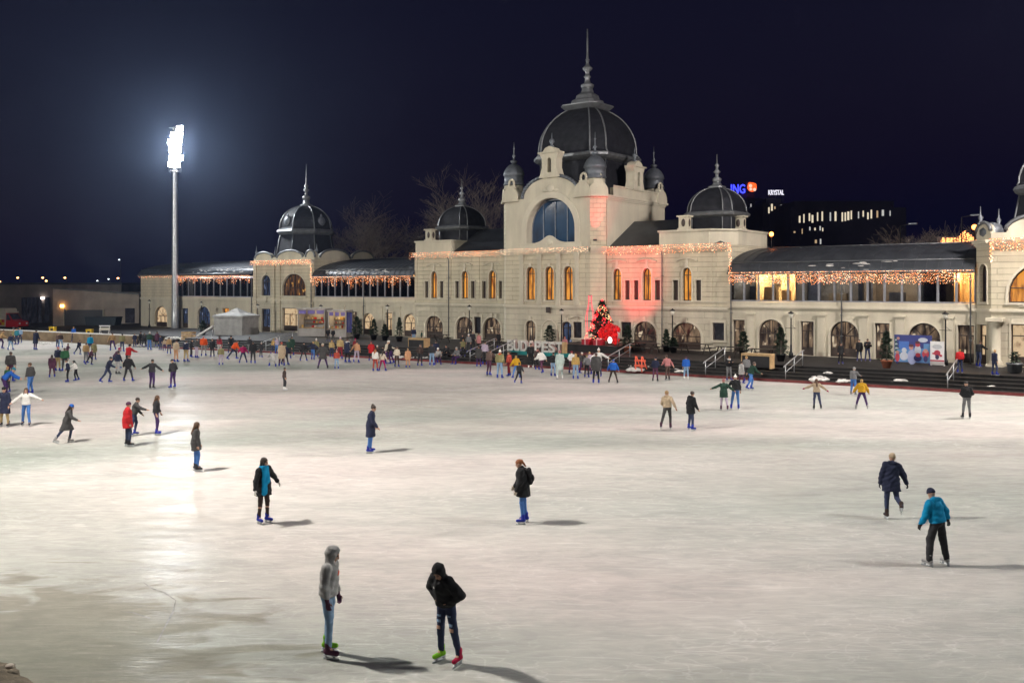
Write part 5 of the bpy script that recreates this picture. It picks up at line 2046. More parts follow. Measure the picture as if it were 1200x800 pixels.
for a, b, m in ((0, 5, 'darkpane'), (6, 12, 'darkpane'), (13, 19, 'darkpane'), (20, 24, 'darkpane'), (28, 34, 'darkpane'), (46, 48.5, 'warm2'), (54, 56, 'warm2'), (57, 59, 'warm2'), (60, 61.5, 'warm2')):
    mb = MB()
    t, bo = (349, 380) if a < 40 else (354, 368)
    mb.box((bx(a) - bx(25), -0.1, bz(bo)), (bx(b) - bx(25), -0.02, bz(t)))
    w = mb.build('window', M[m], sb2)
for x, y in ((26, 350), (62, 350)):
    mb = MB()
    mb.box((bx(x) - bx(25) - 0.2, -0.4, bz(y) - 0.12), (bx(x) - bx(25) + 0.2, -0.02, bz(y) + 0.12))
    mb.build('wall_lamp', M['wlamp'], sb2)

# low board wall between the far ice and the yard
wl = thing('boundary_wall', 'low tan boundary wall with a snowy top along the far left ice edge', 'wall', (ground(75, 399).x, ground(75, 399).y, 0))
p0, p1 = ground(-40, 394.5), ground(160, 405.0)
o = Vector(wl.location)
d = (p1 - p0)
n_ = Vector((-d.y, d.x, 0)).normalized()
mb = MB()
h0 = 0.98
pts = [p0 - o, p1 - o, p1 - o + n_ * 0.35, p0 - o + n_ * 0.35]
mb.prism([(p.x, p.y) for p in pts], -0.1, h0)
M['tan'] = mat('weathered_tan_board', (0.20, 0.145, 0.09), 0.8, 0, 0.35, 1.2)
mb.build('board', M['tan'], wl)
mb = MB()
mb.prism([(p.x - (0.05 if i < 2 else -0.05) * n_.x, p.y - (0.05 if i < 2 else -0.05) * n_.y) for i, p in enumerate(pts)], h0 + 0.003, h0 + 0.1)
mb.build('snow_cap', M['snow'], wl)

# ambulance
M['amb_white'] = mat('white_van_paint', (0.66, 0.62, 0.52), 0.35, 0, 0.05, 2, coat=0.5)
M['amb_red'] = mat('red_van_paint', (0.55, 0.02, 0.03), 0.35, 0, 0.05, 2, coat=0.5)
M['amb_yel'] = mat('yellow_reflective', (0.7, 0.45, 0.02), 0.5, 0, 0.05, 2)
M['rubber'] = mat('black_rubber', (0.02, 0.02, 0.02), 0.8)
gp = ground(17, 386)
am = thing('ambulance', 'white and yellow box ambulance with a red cab parked by the office building', 'ambulance', (gp.x, 124, 0), R(-14))
mb = MB()
mb.box((-3.6, -1.05, 0.55), (0.75, 1.05, 2.95))
mb.box((-3.5, -0.98, 2.953), (0.65, 0.98, 3.05))
mb.build('box_body', M['amb_white'], am)
mb = MB()
for i in range(9):
    for j in range(2):
        if (i + j) % 2 == 0:
            mb.box((-3.55 + i * 0.47, -1.075, 0.75 + j * 0.38), (-3.55 + (i + 1) * 0.47, -1.052, 0.75 + (j + 1) * 0.38), 0)
        else:
            mb.box((-3.55 + i * 0.47, -1.072, 0.75 + j * 0.38), (-3.55 + (i + 1) * 0.47, -1.052, 0.75 + (j + 1) * 0.38), 1)
mb.build('checker_stripe', [M['amb_yel'], M['amb_red']], am)
mb = MB()
mb.add([(0.76, -0.98, 0.5), (2.75, -0.95, 0.5), (2.75, -0.95, 1.25), (1.75, -0.92, 1.45), (1.1, -0.85, 2.35), (0.76, -0.85, 2.4),
        (0.76, 0.98, 0.5), (2.75, 0.95, 0.5), (2.75, 0.95, 1.25), (1.75, 0.92, 1.45), (1.1, 0.85, 2.35), (0.76, 0.85, 2.4)],
       [(0, 1, 2, 3, 4, 5), (11, 10, 9, 8, 7, 6), (1, 7, 8, 2), (2, 8, 9, 3), (3, 9, 10, 4), (4, 10, 11, 5), (0, 6, 7, 1)])
cb = mb.build('cab', M['amb_red'], am)
mb = MB()
mb.add([(1.72, -0.8, 1.5), (1.72, 0.8, 1.5), (1.14, 0.76, 2.28), (1.14, -0.76, 2.28)], [(0, 1, 2, 3)])
mb.v = [(x + 0.03, y, z + 0.02) for x, y, z in mb.v]
mb.add([(0.85, -0.955, 1.45), (1.6, -0.945, 1.45), (1.15, -0.89, 2.2), (0.85, -0.885, 2.25)], [(0, 1, 2, 3)])
mb.build('window', M['darkpane'], cb)
mb = MB()
mb.box((0.78, -0.8, 2.42), (1.3, 0.8, 2.6))
mb.build('roof_fairing', M['amb_white'], am)
mb = MB()
mb.box((-2.6, -1.075, 1.9), (-2.0, -1.055, 2.55))
mb.build('window', M['darkpane'], am)
for wx in (-2.6, 2.0):
    for wy in (-0.95, 0.75):
        mb = MB()
        o0 = len(mb.v)
        mb.lathe([(0.36, 0), (0.38, 0.03), (0.38, 0.19), (0.36, 0.22)], (0, 0, 0), 18)
        mb.v = [(wx + x, wy + z, 0.38 + y) for x, y, z in mb.v]
        w = mb.build('wheel', M['rubber'], am)
        mb = MB()
        mb.lathe([(0.2, -0.01), (0.2, 0.23)], (0, 0, 0), 14)
        mb.v = [(wx + x, wy + z, 0.38 + y) for x, y, z in mb.v]
        mb.build('rim', M['steel'], w)
for wy in (-0.75, 0.5):
    mb = MB()
    mb.box((2.74, wy, 0.85), (2.79, wy + 0.25, 1.1))
    mb.build('headlight', M['white'], am)
mb = MB()
mb.box((2.72, -0.95, 0.4), (2.86, 0.95, 0.6))
mb.build('bumper', M['black'], am)


def simple(name, label, cat, x, y, z, fn, mats, rz=0.0, group=None, at=None):
    mb = MB()
    fn(mb)
    o = mb.build(name, mats)
    o.location = at if at is not None else ground(x, y, z)
    o.rotation_euler = (0, 0, rz)
    return tag(o, label, cat, group)


def yellow_box(mb):
    mb.box((-0.3, -0.25, 0.0), (0.3, 0.25, 0.42), 0)
    mb.box((-0.33, -0.28, 0.423), (0.33, 0.28, 0.5), 0)
    mb.box((-0.14, -0.275, 0.1), (0.14, -0.253, 0.32), 1)


simple('grit_box', 'yellow grit box on the boundary wall beside the office building doors', 'grit box', 49, 387, 0, yellow_box, [M['amb_yel'], M['rubber']], at=(ground(49, 398.6).x, ground(49, 398.6).y + 2.4, 0.9))
simple('grit_box', 'pale yellow grit box standing in front of the roller door', 'grit box', 96, 387, 0, yellow_box, [M['amb_yel'], M['rubber']], at=(ground(96, 401).x - .3, ground(96, 401).y + 2.4, 0.8))


def trestle(mb):
    for sx in (-0.5, 0.5):
        mb.tube([(sx, -0.25, 0), (sx, 0, 1.0)], 0.035, 5)
        mb.tube([(sx, 0.25, 0), (sx, 0, 1.0)], 0.035, 5)
    mb.box((-0.6, -0.04, 0.55), (0.6, 0.04, 0.8), 1)
    mb.box((-0.6, -0.06, 0.95), (0.6, 0.06, 1.08), 0)


simple('trestle_sign', 'white and blue trestle sign in front of the roller door', 'trestle', 108, 387, 0, trestle, [M['white'], M['amb_white']], at=(ground(108, 401).x, ground(108, 401).y + 3, 0.62))
RINGC = [mat('orange_plastic', (0.75, 0.12, 0.02), 0.5), mat('yellow_plastic', (0.7, 0.42, 0.02), 0.5)]
for k, (x, lb) in enumerate(((115.5, 'orange plastic skating aid ring lying at the far ice edge'), (120, 'yellow plastic skating aid ring lying at the far ice edge'))):
    def ring(mb):
        pts = [(0.42 * math.cos(2 * math.pi * i / 16), 0.0, 0.48 + 0.42 * math.sin(2 * math.pi * i / 16)) for i in range(17)]
        mb.tube(pts, 0.12, 8)
        mb.box((-0.4, -0.25, 0), (0.4, 0.25, 0.08))
    simple('skating_aid', lb, 'skating aid', x, 401.5, 0, ring, [RINGC[k]], 0.3, 'plastic skating aids')
simple('skip_container', 'dark steel skip container between the service building and the far left wing', 'container', 150, 386, 0,
       lambda mb: (mb.add([(-1.9, -1, 0), (1.9, -1, 0), (2.2, -1, 1.7), (-2.2, -1, 1.7), (-1.9, 1, 0), (1.9, 1, 0), (2.2, 1, 1.7), (-2.2, 1, 1.7)],
                           [(0, 1, 2, 3), (5, 4, 7, 6), (1, 5, 6, 2), (4, 0, 3, 7), (4, 5, 1, 0), (3, 2, 6, 7)]), mb.box((-2.25, -1.06, 1.703), (2.25, 1.06, 1.8))),
       [mat('dark_blue_steel', (0.02, 0.03, 0.04), 0.6, 0.3)], at=(bx(150), YB - 8, 0))


# ================================================================== DISTANT STREET LAMPS AND TOWERS
M['farlamp'] = emit('far_lamp', (1.0, 0.45, 0.15), 10)
M['farlampw'] = emit('far_lamp_white', (0.9, 0.95, 1.0), 5)
for k, (x, y, m, lb) in enumerate(((2, 330, 'farlamp', 'orange street lamp above the office building at the left frame edge'), (23, 325.5, 'farlamp', 'orange street lamp far off above the ambulance'),
                                   (54, 325.5, 'farlamp', 'bright orange pair street lamp far off above the lit doors'), (78, 325.5, 'farlamp', 'single orange street lamp far off above the roller door'),
                                   (116, 329, 'farlampw', 'white street lamp far off above the service building roof'), (140, 326, 'farlamp', 'orange street lamp far off beside the far left wing'),
                                   (141.5, 304.5, 'farlampw', 'small white lamp high in the dark beside the far left wing'), (129, 327, 'farlampw', 'faint white street lamp between two others above the service building roof'))):
    Y = 260.0
    X = (x - 600) / 1050 * Y
    z = bz(y, Y)
    t = thing('street_lamp', lb, 'street lamp', (X, Y, 0), 0, 'distant street lamps')
    mb = MB()
    mb.tube([(0, 0, 0), (0, 0, z - 0.2), (0, -0.8, z)], 0.09, 6)
    mb.build('pole', M['black'], t)
    for sx in ((-0.45, 0.55) if k == 2 else (0,)):
        mb = MB()
        mb.sphere((sx, -1.0, z + (0.0 if sx <= 0 else -0.9)), 0.26 if m == 'farlamp' else 0.17, 6, 0, (1.3, 1, 0.8))
        mb.build('lantern', M[m], t)
for x, y, lb in ((1127, 254, 'dark arm street lamp behind the right gallery roof beside the corner pavilion'), (1055, 264, 'dark arm street lamp behind the middle of the right gallery roof')):
    v = 14.0
    u = fu(x, v)
    w = fw(x, y, v)
    t = fthing('street_lamp', lb, 'street lamp', u, v, 0, 'street lamps behind the gallery')
    mb = MB()
    mb.tube([(0, 0, 0), (0, 0, w - 0.05), (1.0, -0.1, w + 0.1)], 0.05, 6)
    mb.build('pole', M['black'], t)
    mb = MB()
    mb.box((0.7, -0.22, w + 0.02), (1.35, 0.02, w + 0.14))
    mb.build('lamp_head', M['lead'], t)
for x, y, lb in ((904, 276, 'small orange lamp at the end of the right attic parapet'), (1142, 268, 'bright orange lamp beside the right pavilion parapet')):
    v = 9.5
    u, w = fu(x, v), fw(x, y, v)
    t = fthing('orange_lamp', lb, 'lamp', u, v, 9.0 if x > 1000 else 8.8, 'orange lamps above the gallery roof')
    zz = w - (9.0 if x > 1000 else 8.8)
    mb = MB()
    mb.tube([(0, 0, 0), (0, 0, zz)], 0.05, 5)
    mb.build('post', M['black'], t)
    mb = MB()
    mb.sphere((0, 0, zz + 0.12), 0.2, 6)
    mb.build('globe', emit('orange_globe', (1, .22, .04), 14), t)
# lit shrubs behind the right gallery ridge
rr = random.Random(77)
mb = MB()
v = 15.0
for k in range(520):
    x = rr.uniform(1104, 1143)
    top = 279 if x < 1122 else (273 - abs(x - 1132) * -0.2)
    if x > 1122:
        top = 270 + abs(x - 1131) * 0.9
    y = rr.uniform(top, 286)
    mb.octa((fu(x, v), v + rr.uniform(-.4, .4), fw(x, y, v)), 0.045)
for k in range(60):
    x = rr.uniform(1104, 1143)
    u0 = fu(x, v)
    mb.tube([(u0, v, 0), (u0 + rr.uniform(-.4, .4), v, 5), (u0 + rr.uniform(-.6, .6), v + rr.uniform(-.4, .4), 10.2)], 0.03, 3, 1)
tag(fplace(mb.build('lit_hedge', [M['amber'], M['bark']])), 'row of bare shrubs wound with orange fairy lights behind the right gallery ridge', 'hedge')


def text_mesh(txt, size, ext, name='letter', bold=0.0):
    cu = bpy.data.curves.new(name, 'FONT')
    cu.body = txt
    cu.size = size
    cu.extrude = ext
    cu.offset = bold
    cu.align_x = 'CENTER'
    ob = bpy.data.objects.new(name, cu)
    COL.objects.link(ob)
    me = bpy.data.meshes.new_from_object(ob.evaluated_get(bpy.context.evaluated_depsgraph_get()))
    bpy.data.objects.remove(ob)
    bpy.data.curves.remove(cu)
    vs = [(v.co.x, v.co.y, v.co.z) for v in me.vertices]
    fs = [tuple(p.vertices) for p in me.polygons]
    bpy.data.meshes.remove(me)
    return vs, fs


def text_obj(txt, size, ext, m, parent, loc, name='lettering', bold=0.0, rz=0.0, width=None):
    vs, fs = text_mesh(txt, size, ext, name, bold)
    if width:
        w = max(v[0] for v in vs) - min(v[0] for v in vs)
        vs = [(v[0] * width / w, v[1], v[2]) for v in vs]
    mb = MB()
    mb.add([(x, -z, y) for x, y, z in vs], fs)
    o = mb.build(name, m, parent)
    o.location = loc
    o.rotation_euler = (0, 0, rz)
    return o


def tower(label, x0, x1, ytop, Y, depth=20):
    a, b = (x0 - 600) / 1050 * Y, (x1 - 600) / 1050 * Y
    t = thing('tower_block', label, 'tower block', ((a + b) / 2, Y, 0))
    mb = MB()
    mb.box(((a - b) / 2, 0, 0), ((b - a) / 2, depth, bz(ytop, Y)))
    mb.box(((a - b) / 2 + 2, 3, bz(ytop, Y) + 0.003), ((b - a) / 2 - 2, depth - 3, bz(ytop, Y) + 2))
    mb.build('wall', M['tower'], t)
    return t, (a + b) / 2


M['tower'] = mat('dark_office_wall', (0.055, 0.052, 0.11), 0.7, 0, 0.3, 0.05)
litw = [emit('lit_office_window', (1.0, 0.86, 0.62), 0.85), emit('lit_office_window_pale', (0.95, 0.95, 0.9), 0.55), emit('lit_office_window_warm', (1.0, 0.7, 0.4), 0.5)]
t1, c1 = tower('dark tower block with blue sign and round orange emblem on its roof', 846, 893, 232, 330)
t2, c2 = tower('dark tower block with a white roof sign, right of the blue sign', 894, 926, 238, 300)
t3, c3 = tower('long dark office block with a row of tall lit windows behind the right gallery', 927, 1062, 243, 240)


def towerwin(t, c, Y, x, y0, y1, w, m):
    mb = MB()
    X0, X1 = (x - w / 2 - 600) / 1050 * Y - c, (x + w / 2 - 600) / 1050 * Y - c
    mb.box((X0, -0.12, bz(y1, Y)), (X1, -0.02, bz(y0, Y)))
    mb.build('window', litw[m], t)


rr = random.Random(5)
for x, y0, y1, w, m in ((937, 253, 261, 1.8, 0), (942, 251, 261, 1.3, 0), (948.5, 250, 259, 1.6, 0), (952, 252, 261, 2.0, 0), (958, 249, 259, 1.3, 0), (963.5, 248, 259, 1.6, 0), (973, 249, 259, 1.4, 1), (979, 248, 259, 2.0, 0),
                        (987, 249, 259.5, 1.6, 0), (990.5, 249, 259, 1.6, 0), (994, 248, 258, 2.2, 0), (997.5, 247, 257, 1.4, 0), (1006, 248, 256, 1.2, 1), (1011.5, 247, 254, 1.4, 0), (1017, 249, 257, 1.6, 0), (1021, 246, 256, 1.6, 0), (1028, 247, 255, 1.8, 2), (1034.5, 246, 253, 2.4, 1), (1043, 247, 253, 1.0, 1),
                        (949, 266, 270, 1.4, 1), (955, 267, 270, 1.6, 0), (961, 265, 270, 1.4, 1), (964, 267, 271, 1.2, 0), (956, 281, 285, 2.2, 2), (961.5, 280, 286, 1.5, 1), (940, 268, 274, 1.0, 2), (931, 271, 273, 2.0, 2)):
    towerwin(t3, c3, 240, x, y0, y1, w, m)
for x, y0, y1, w, m in ((901, 243, 250, 1.6, 0), (904.5, 239, 247, 2.0, 0), (908, 242, 245, 1.4, 2), (915.5, 240, 244, 1.4, 1), (921, 240, 244, 2.4, 0), (925, 241, 246, 1.0, 1), (918, 249, 255, 1.0, 2), (922.5, 278, 284, 1.0, 1), (921, 268, 272, 1.8, 2)):
    towerwin(t2, c2, 300, x, y0, y1, w, m)
towerwin(t1, c1, 330, 880, 239, 245, 1.0, 1)
Z1 = bz(232, 330)
blue_e = emit('blue_sign_light', (0.04, 0.05, 1.0), 3.2)
white_e = emit('white_sign_light', (0.9, 0.88, 1.0), 1.3)
mb = MB()
for x in (-4, 2):
    mb.box((x, 1.2, Z1), (x + 0.2, 1.4, Z1 + 6))
mb.build('sign_frame', M['tower'], t1)
text_obj('ING', 4.6, 0.15, blue_e, t1, ((864.5 - 600) / 1050 * 330 - c1, -0.4, bz(226.5, 330)), 'lettering', 0.05, width=5.2)
mb = MB()
ex = (881 - 600) / 1050 * 330 - c1
ez = bz(219.5, 330)
for dx, dz, r, m in ((0, 0, 1.75, 0), (-0.7, 1.0, 0.85, 0), (0.9, 0.7, 0.8, 0)):
    mb.sphere((ex + dx, -0.3, ez + dz), r, 8, m, (1, 0.12, 1))
for dx, dz, r in ((-0.6, 0.5, 0.65), (-0.5, -0.75, 0.55), (0.9, -0.9, 0.6)):
    mb.sphere((ex + dx, -0.5, ez + dz), r, 7, 1, (1, 0.12, 1))
mb.build('emblem', [emit('orange_sign_light', (1.0, 0.12, 0.02), 1.5), emit('pale_sign_light', (1.0, 0.6, 0.45), 1.2)], t1)
Z2 = bz(238, 300)
text_obj('KRYSTAL', 2.3, 0.12, white_e, t2, ((909 - 600) / 1050 * 300 - c2, -0.4, bz(228.5, 300)), 'lettering', 0.03, width=5.2)
mb = MB()
for x in (-2.4, 0, 2.4):
    mb.box(((909 - 600) / 1050 * 300 - c2 + x, 0.2, Z2), ((909 - 600) / 1050 * 300 - c2 + x + 0.15, 0.35, Z2 + 4))
mb.build('sign_frame', M['tower'], t2)
# glowing advertisement screen on the office block's end
mb = MB()
X0, X1 = (921.5 - 600) / 1050 * 300 - c2, (931 - 600) / 1050 * 300 - c2
mb.box((X0, -0.5, bz(265, 300)), (X1, -0.3, bz(249, 300)))
mb.build('advertising_screen', pane_mat('red_screen', (0.10, 0.02, 0.02), (0.75, 0.18, 0.16), 0.55, 0.45, 0.42), t2)


# ================================================================== TREES
def bare_tree(label, base, height, spread, seed, group):
    rr = random.Random(seed)
    t = thing('bare_tree', label, 'tree', base, rr.uniform(0, 6), group)
    tr, cr = MB(), MB()

    def grow(p, d, ln, r, lev):
        pts, rad = [p], [r]
        n = 4 if lev < 3 else 3
        for i in range(n):
            d = (d + Vector((rr.uniform(-1, 1), rr.uniform(-1, 1), rr.uniform(-.3, .5))) * (0.16 if lev else 0.05)).normalized()
            p = p + d * ln / n
            pts.append(p)
            rad.append(max(0.012, r * (1 - 0.55 * (i + 1) / n)))
        (tr if lev == 0 else cr).tube(pts, rad, 7 if lev < 2 else 3)
        if lev >= 5 or ln < 0.3:
            return
        k = 5 if lev < 3 else 4
        for i in range(k):
            j = rr.randint(2, n) if lev else rr.randint(n - 1, n)
            q = pts[j]
            side = Vector((rr.uniform(-1, 1), rr.uniform(-1, 1), 0))
            side = side.normalized() if side.length > 0 else Vector((1, 0, 0))
            dd = (d * rr.uniform(0.5, 1.0) + side * spread * rr.uniform(0.5, 1.1)).normalized()
            grow(q, dd, ln * rr.uniform(0.55, 0.8), rad[j] * 0.72, lev + 1)
    grow(Vector((0, 0, 0)), Vector((0, 0, 1)), height * 0.34, height * 0.02, 0)
    tr.build('trunk', M['bark'], t)
    cr.build('crown', M['bark'], t)
    return t


for i, (x, ytop, v, lb) in enumerate(((440, 200, 22, 'broad bare tree standing behind the gallery between left pavilion and centre'), (560, 190, 24, 'tall bare tree behind the left small dome and the great gable'),
                                      (400, 225, 34, 'lower bare tree behind the gallery, close to the left pavilion dome'), (492, 225, 30, 'lower bare tree just left of the left small dome'), (600, 215, 34, 'bare tree hidden mostly by the great gable'),
                                      (1090, 215, 26, 'tall bare tree in the dark behind the right gallery'), (1160, 225, 24, 'bare tree behind the corner cupola of the right pavilion'), (790, 235, 30, 'bare tree between the great dome and the right small dome'))):
    u = fu(x, v)
    h = fw(x, ytop, v)
    bare_tree(lb, FP(u, v, 0), h * 1.0, 0.85 if i != 1 else 0.55, 40 + i, 'bare trees behind the hall')


def conifer(mb, h, r, seed, n=900, z0=0.0, mi=0, power=1.0, size=0.10):
    rr = random.Random(seed)
    for k in range(n):
        t = rr.random() ** 0.8
        z = z0 + h * t
        rad = r * (1 - t) ** power * (0.75 + 0.3 * math.sin(t * 28 + rr.random()))
        a = rr.uniform(0, 2 * math.pi)
        q = rad * math.sqrt(rr.uniform(0.15, 1.0))
        p = Vector((q * math.cos(a), q * math.sin(a), z))
        d = Vector((math.cos(a), math.sin(a), rr.uniform(-0.5, 0.7))).normalized()
        s = size * rr.uniform(0.7, 1.6)
        side = d.cross(Vector((rr.uniform(-1, 1), rr.uniform(-1, 1), 1))).normalized() * s * 0.35
        mb.add([p - side, p + d * s + side * 0.3, p + d * s * 1.5, p + side], [(0, 1, 2, 3)], mi)


def potted(label, x, y, h, r, pot, seed, power=0.7, z=TW, group='potted conifers on the terrace'):
    base = ground(x, y, z)
    t = thing('potted_conifer', label, 'potted tree', base, 0, group)
    mb = MB()
    mb.lathe([(0.22, 0), (0.33, 0.42), (0.37, 0.42), (0.37, 0.5), (0.3, 0.5), (0.28, 0.44)], (0, 0, 0), 14)
    mb.build('pot', M[pot], t)
    mb = MB()
    mb.tube([(0, 0, 0.4), (0.02, 0, h * 0.8)], [0.04, 0.012], 6)
    mb.build('trunk', M['bark'], t)
    mb = MB()
    conifer(mb, h - 0.45, r, seed, int(900 + 500 * r), 0.45, 0, power, 0.11)
    mb.build('crown', M['needle'], t)


potted('wide loose fir in a dark tub behind the city name letters', 644, 405, 1.75, 0.62, 'black', 1, 0.5)
potted('tall loose conifer in a terracotta pot beside the stage stairs', 735, 413.5, 2.2, 0.48, 'terra', 2, 0.6)
potted('slim pointed conifer left of the rightmost arch of the centre block', 781, 412, 1.75, 0.42, 'black', 3, 0.8)
potted('low bushy conifer in a dark tub beside the slim pointed one', 789, 413, 1.15, 0.45, 'black', 31, 0.5)
potted('bushy conifer before the first door of the right wing', 871, 418, 1.85, 0.55, 'black', 4, 0.6)
potted('full cone shaped conifer beside the lamp post at the first wing arch', 915, 423, 2.35, 0.72, 'black', 5, 0.8)
potted('conifer in a terracotta pot left of the blue picture board', 1039, 431, 2.3, 0.52, 'terra', 6, 0.6)
potted('full fir in a dark tub nearest the stall on the left terrace', 418, 397, 2.2, 0.85, 'black', 7, 0.7)
potted('slim fir in front of the first lit arch of the left wing', 438, 398, 2.0, 0.55, 'black', 8, 0.8)
potted('smallest fir in a dark tub between two slim ones on the left terrace', 451, 399, 1.55, 0.5, 'black', 9, 0.8)
potted('slim tall fir beside the last arch of the left wing', 468, 400, 2.25, 0.5, 'black', 10, 0.8)
potted('fir in a dark tub before the blue arch of the far left wing', 238, 392, 1.6, 0.7, 'black', 11, 0.7, 0.62)


# ================================================================== TERRACE FURNITURE
def lamp_post(label, x, top_y, v=-2.4, arm=True):
    u = fu(x, v)
    zb = TW if u > -34 else 0.62
    h = fw(x, top_y, v) - zb
    t = fthing('lamp_post', label, 'lamp post', u, v, zb, 'black lamp posts along the terrace')
    mb = MB()
    mb.lathe([(0.16, 0), (0.16, 0.3), (0.09, 0.4), (0.07, 0.9), (0.055, 1.0), (0.045, h - 0.45), (0.07, h - 0.42)], (0, 0, 0), 10)
    mb.build('post', M['black'], t)
    mb = MB()
    mb.tube([(-0.38, 0, h - 1.15), (0.38, 0, h - 1.15)], 0.02, 5)
    mb.tube([(0, 0, h - 0.9), (0.3, 0, h - 1.15)], 0.012, 4)
    mb.build('crossbar', M['black'], t)
    mb = MB()
    mb.lathe([(0.06, h - 0.42), (0.13, h - 0.32), (0.15, h - 0.1), (0.12, h - 0.08)], (0, 0, 0), 10)
    ln_ = mb.build('lantern', M['lampglass'], t)
    mb = MB()
    mb.lathe([(0.22, h - 0.08), (0.24, h - 0.05), (0.08, h + 0.04), (0.02, h + 0.12)], (0, 0, 0), 10)
    mb.build('lamp_hood', M['black'], ln_)


M['lampglass'] = mat('frosted_lamp_glass', (0.62, 0.60, 0.52), 0.35)
for x, ty, lb in ((175, 352, 'lamp post before the plain end bay, leftmost of the row'), (236, 354, 'lamp post above the blue arch of the far left wing'), (302, 357, 'lamp post before the narrow bay of the left pavilion'), (376, 358, 'lamp post in front of the stalls beside the left pavilion'),
                  (454, 358, 'lamp post before the left wing between two firs'), (550, 358.5, 'lamp post before the second arch of the centre block'), (658, 363, 'lamp post left of the red lit bottle and fir'), (788, 363, 'lamp post at the rightmost arch of the centre block'),
                  (927, 366, 'lamp post beside the cone shaped conifer of the right wing'), (1108, 366.5, 'lamp post right of the blue picture board')):
    lamp_post(lb, x, ty)


def picnic(label, x, y, turn=0.0, ln=1.8):
    base = ground(x, y, TW)
    t = thing('picnic_bench', label, 'picnic bench', base, -TH + turn, 'dark picnic benches on the terrace')
    mb = MB()
    for k in range(4):
        mb.box((-ln / 2, -0.36 + k * 0.185, 0.71), (ln / 2, -0.36 + k * 0.185 + 0.17, 0.75))
    mb.build('table_top', M['darkwood'], t)
    for s in (-1, 1):
        mb = MB()
        mb.box((-ln / 2, s * 0.72 - 0.14, 0.42), (ln / 2, s * 0.72 + 0.14, 0.46))
        mb.build('seat', M['darkwood'], t)
        mb = MB()
        mb.tube([(s * ln * 0.36, -0.68, 0), (s * ln * 0.36, -0.2, 0.7)], 0.045, 4)
        mb.tube([(s * ln * 0.36, 0.68, 0), (s * ln * 0.36, 0.2, 0.7)], 0.045, 4)
        mb.tube([(s * ln * 0.36, -0.8, 0.4), (s * ln * 0.36, 0.8, 0.4)], 0.04, 4)
        mb.build('leg_frame', M['darkwood'], t)


for x, y, lb, ln in ((514, 401, 'picnic bench below the first arch of the centre block', 2.2), (577, 407, 'picnic bench below the third arch of the centre block', 2.0), (757, 413, 'long picnic bench under the red lit arch', 2.2), (815, 414, 'picnic bench under the rightmost arch of the centre block', 2.6),
                     (854, 418, 'picnic bench by the right corner of the centre block', 2.0), (893, 421, 'picnic bench behind the wooden counter box', 1.8)):
    picnic(lb, x, y, 0.0, ln)


def handrail(label, x, y, n=3, ln=3.0):
    """tube handrail climbing the steps; foot at the first step"""
    X = ground(x, y, 0.1)
    u = UV(X.x, X.y)[0]
    v0 = edge_v(u) + 0.25
    t = fthing('handrail', label, 'handrail', u, v0, 0.0, 'steel handrails on the terrace steps')
    for du in (0.0,):
        mb = MB()
        a = (du, -0.2, 1.02)
        b = (du, ln, TW + 0.95)
        mb.tube([(du, -0.32, 0.95), a, b, (du, ln + 0.25, TW + 0.95)], 0.035, 8)
        mb.tube([(du, 0.0, 0.62), (du, ln, TW + 0.52)], 0.022, 6)
        mb.build('rail', M['steel'], t)
        for k in range(n):
            q = k / (n - 1)
            mb = MB()
            z = min(TW, (int(q * ln / 0.62) + 1) * TW / NST)
            mb.tube([(du, q * ln, z - 0.02), (du, q * ln, 1.03 + (TW + 0.95 - 1.02) * (q * ln + .2) / (ln + .2))], 0.028, 8)
            mb.build('post', M['steel'], t)


for x, y, lb in ((822, 441, 'steel handrail on the steps below the rightmost centre arch'), (910, 448, 'steel handrail beside the wooden counter box'), (1104, 459, 'steel handrail on the steps in front of the right pavilion'), (709, 434, 'steel handrail at the right end of the stage'),
                 (547, 425, 'steel handrail left of the city name letters'), (566, 427, 'steel handrail close to the city name letters'), (307, 412, 'steel handrail below the left pavilion door')):
    handrail(lb, x, y)


def counter_box(label, x, y, w):
    base = ground(x, y, TW * 0.8)
    t = thing('counter_box', label, 'wooden box', base, -TH, 'wooden counter boxes')
    mb = MB()
    mb.box((-w / 2 + 0.06, -0.33, 0.08), (w / 2 - 0.07, 0.33, 0.80))
    mb.build('dark_panel', M['black'], t)
    mb = MB()
    mb.box((w / 2 - 0.068, -0.36, 0), (w / 2, 0.36, 0.95))
    mb.box((-w / 2, -0.36, 0), (-w / 2 + 0.058, 0.36, 0.95))
    mb.box((-w / 2 + 0.06, -0.36, 0.803), (w / 2 - 0.07, 0.36, 0.95))
    mb.build('board_frame', M['palewood'], t)


counter_box('pale framed wooden counter box between the two right hand rails', 888, 431, 2.0)
counter_box('pale framed wooden counter box in front of the picnic bench left of centre', 491, 409, 1.9)

# stage with glowing bottle, fir and bow
ST_V = (-7.0, -2.6)
su0, su1 = fu(650, ST_V[0]), fu(724, ST_V[0])
SW = 1.42
st = fthing('stage', 'black platform in front of the centre block carrying the red lit display', 'stage', (su0 + su1) / 2, (ST_V[0] + ST_V[1]) / 2, TW)
hw_, hd_ = (su1 - su0) / 2, (ST_V[1] - ST_V[0]) / 2
mb = MB()
mb.box((-hw_, -hd_, SW - TW - 0.1), (hw_, hd_, SW - TW))
mb.build('deck', M['black'], st)
mb = MB()
mb.box((-hw_ + 0.05, -hd_ + 0.06, 0), (hw_ - 0.05, hd_ - 0.06, SW - TW - 0.103))
mb.build('skirt', M['black'], st)

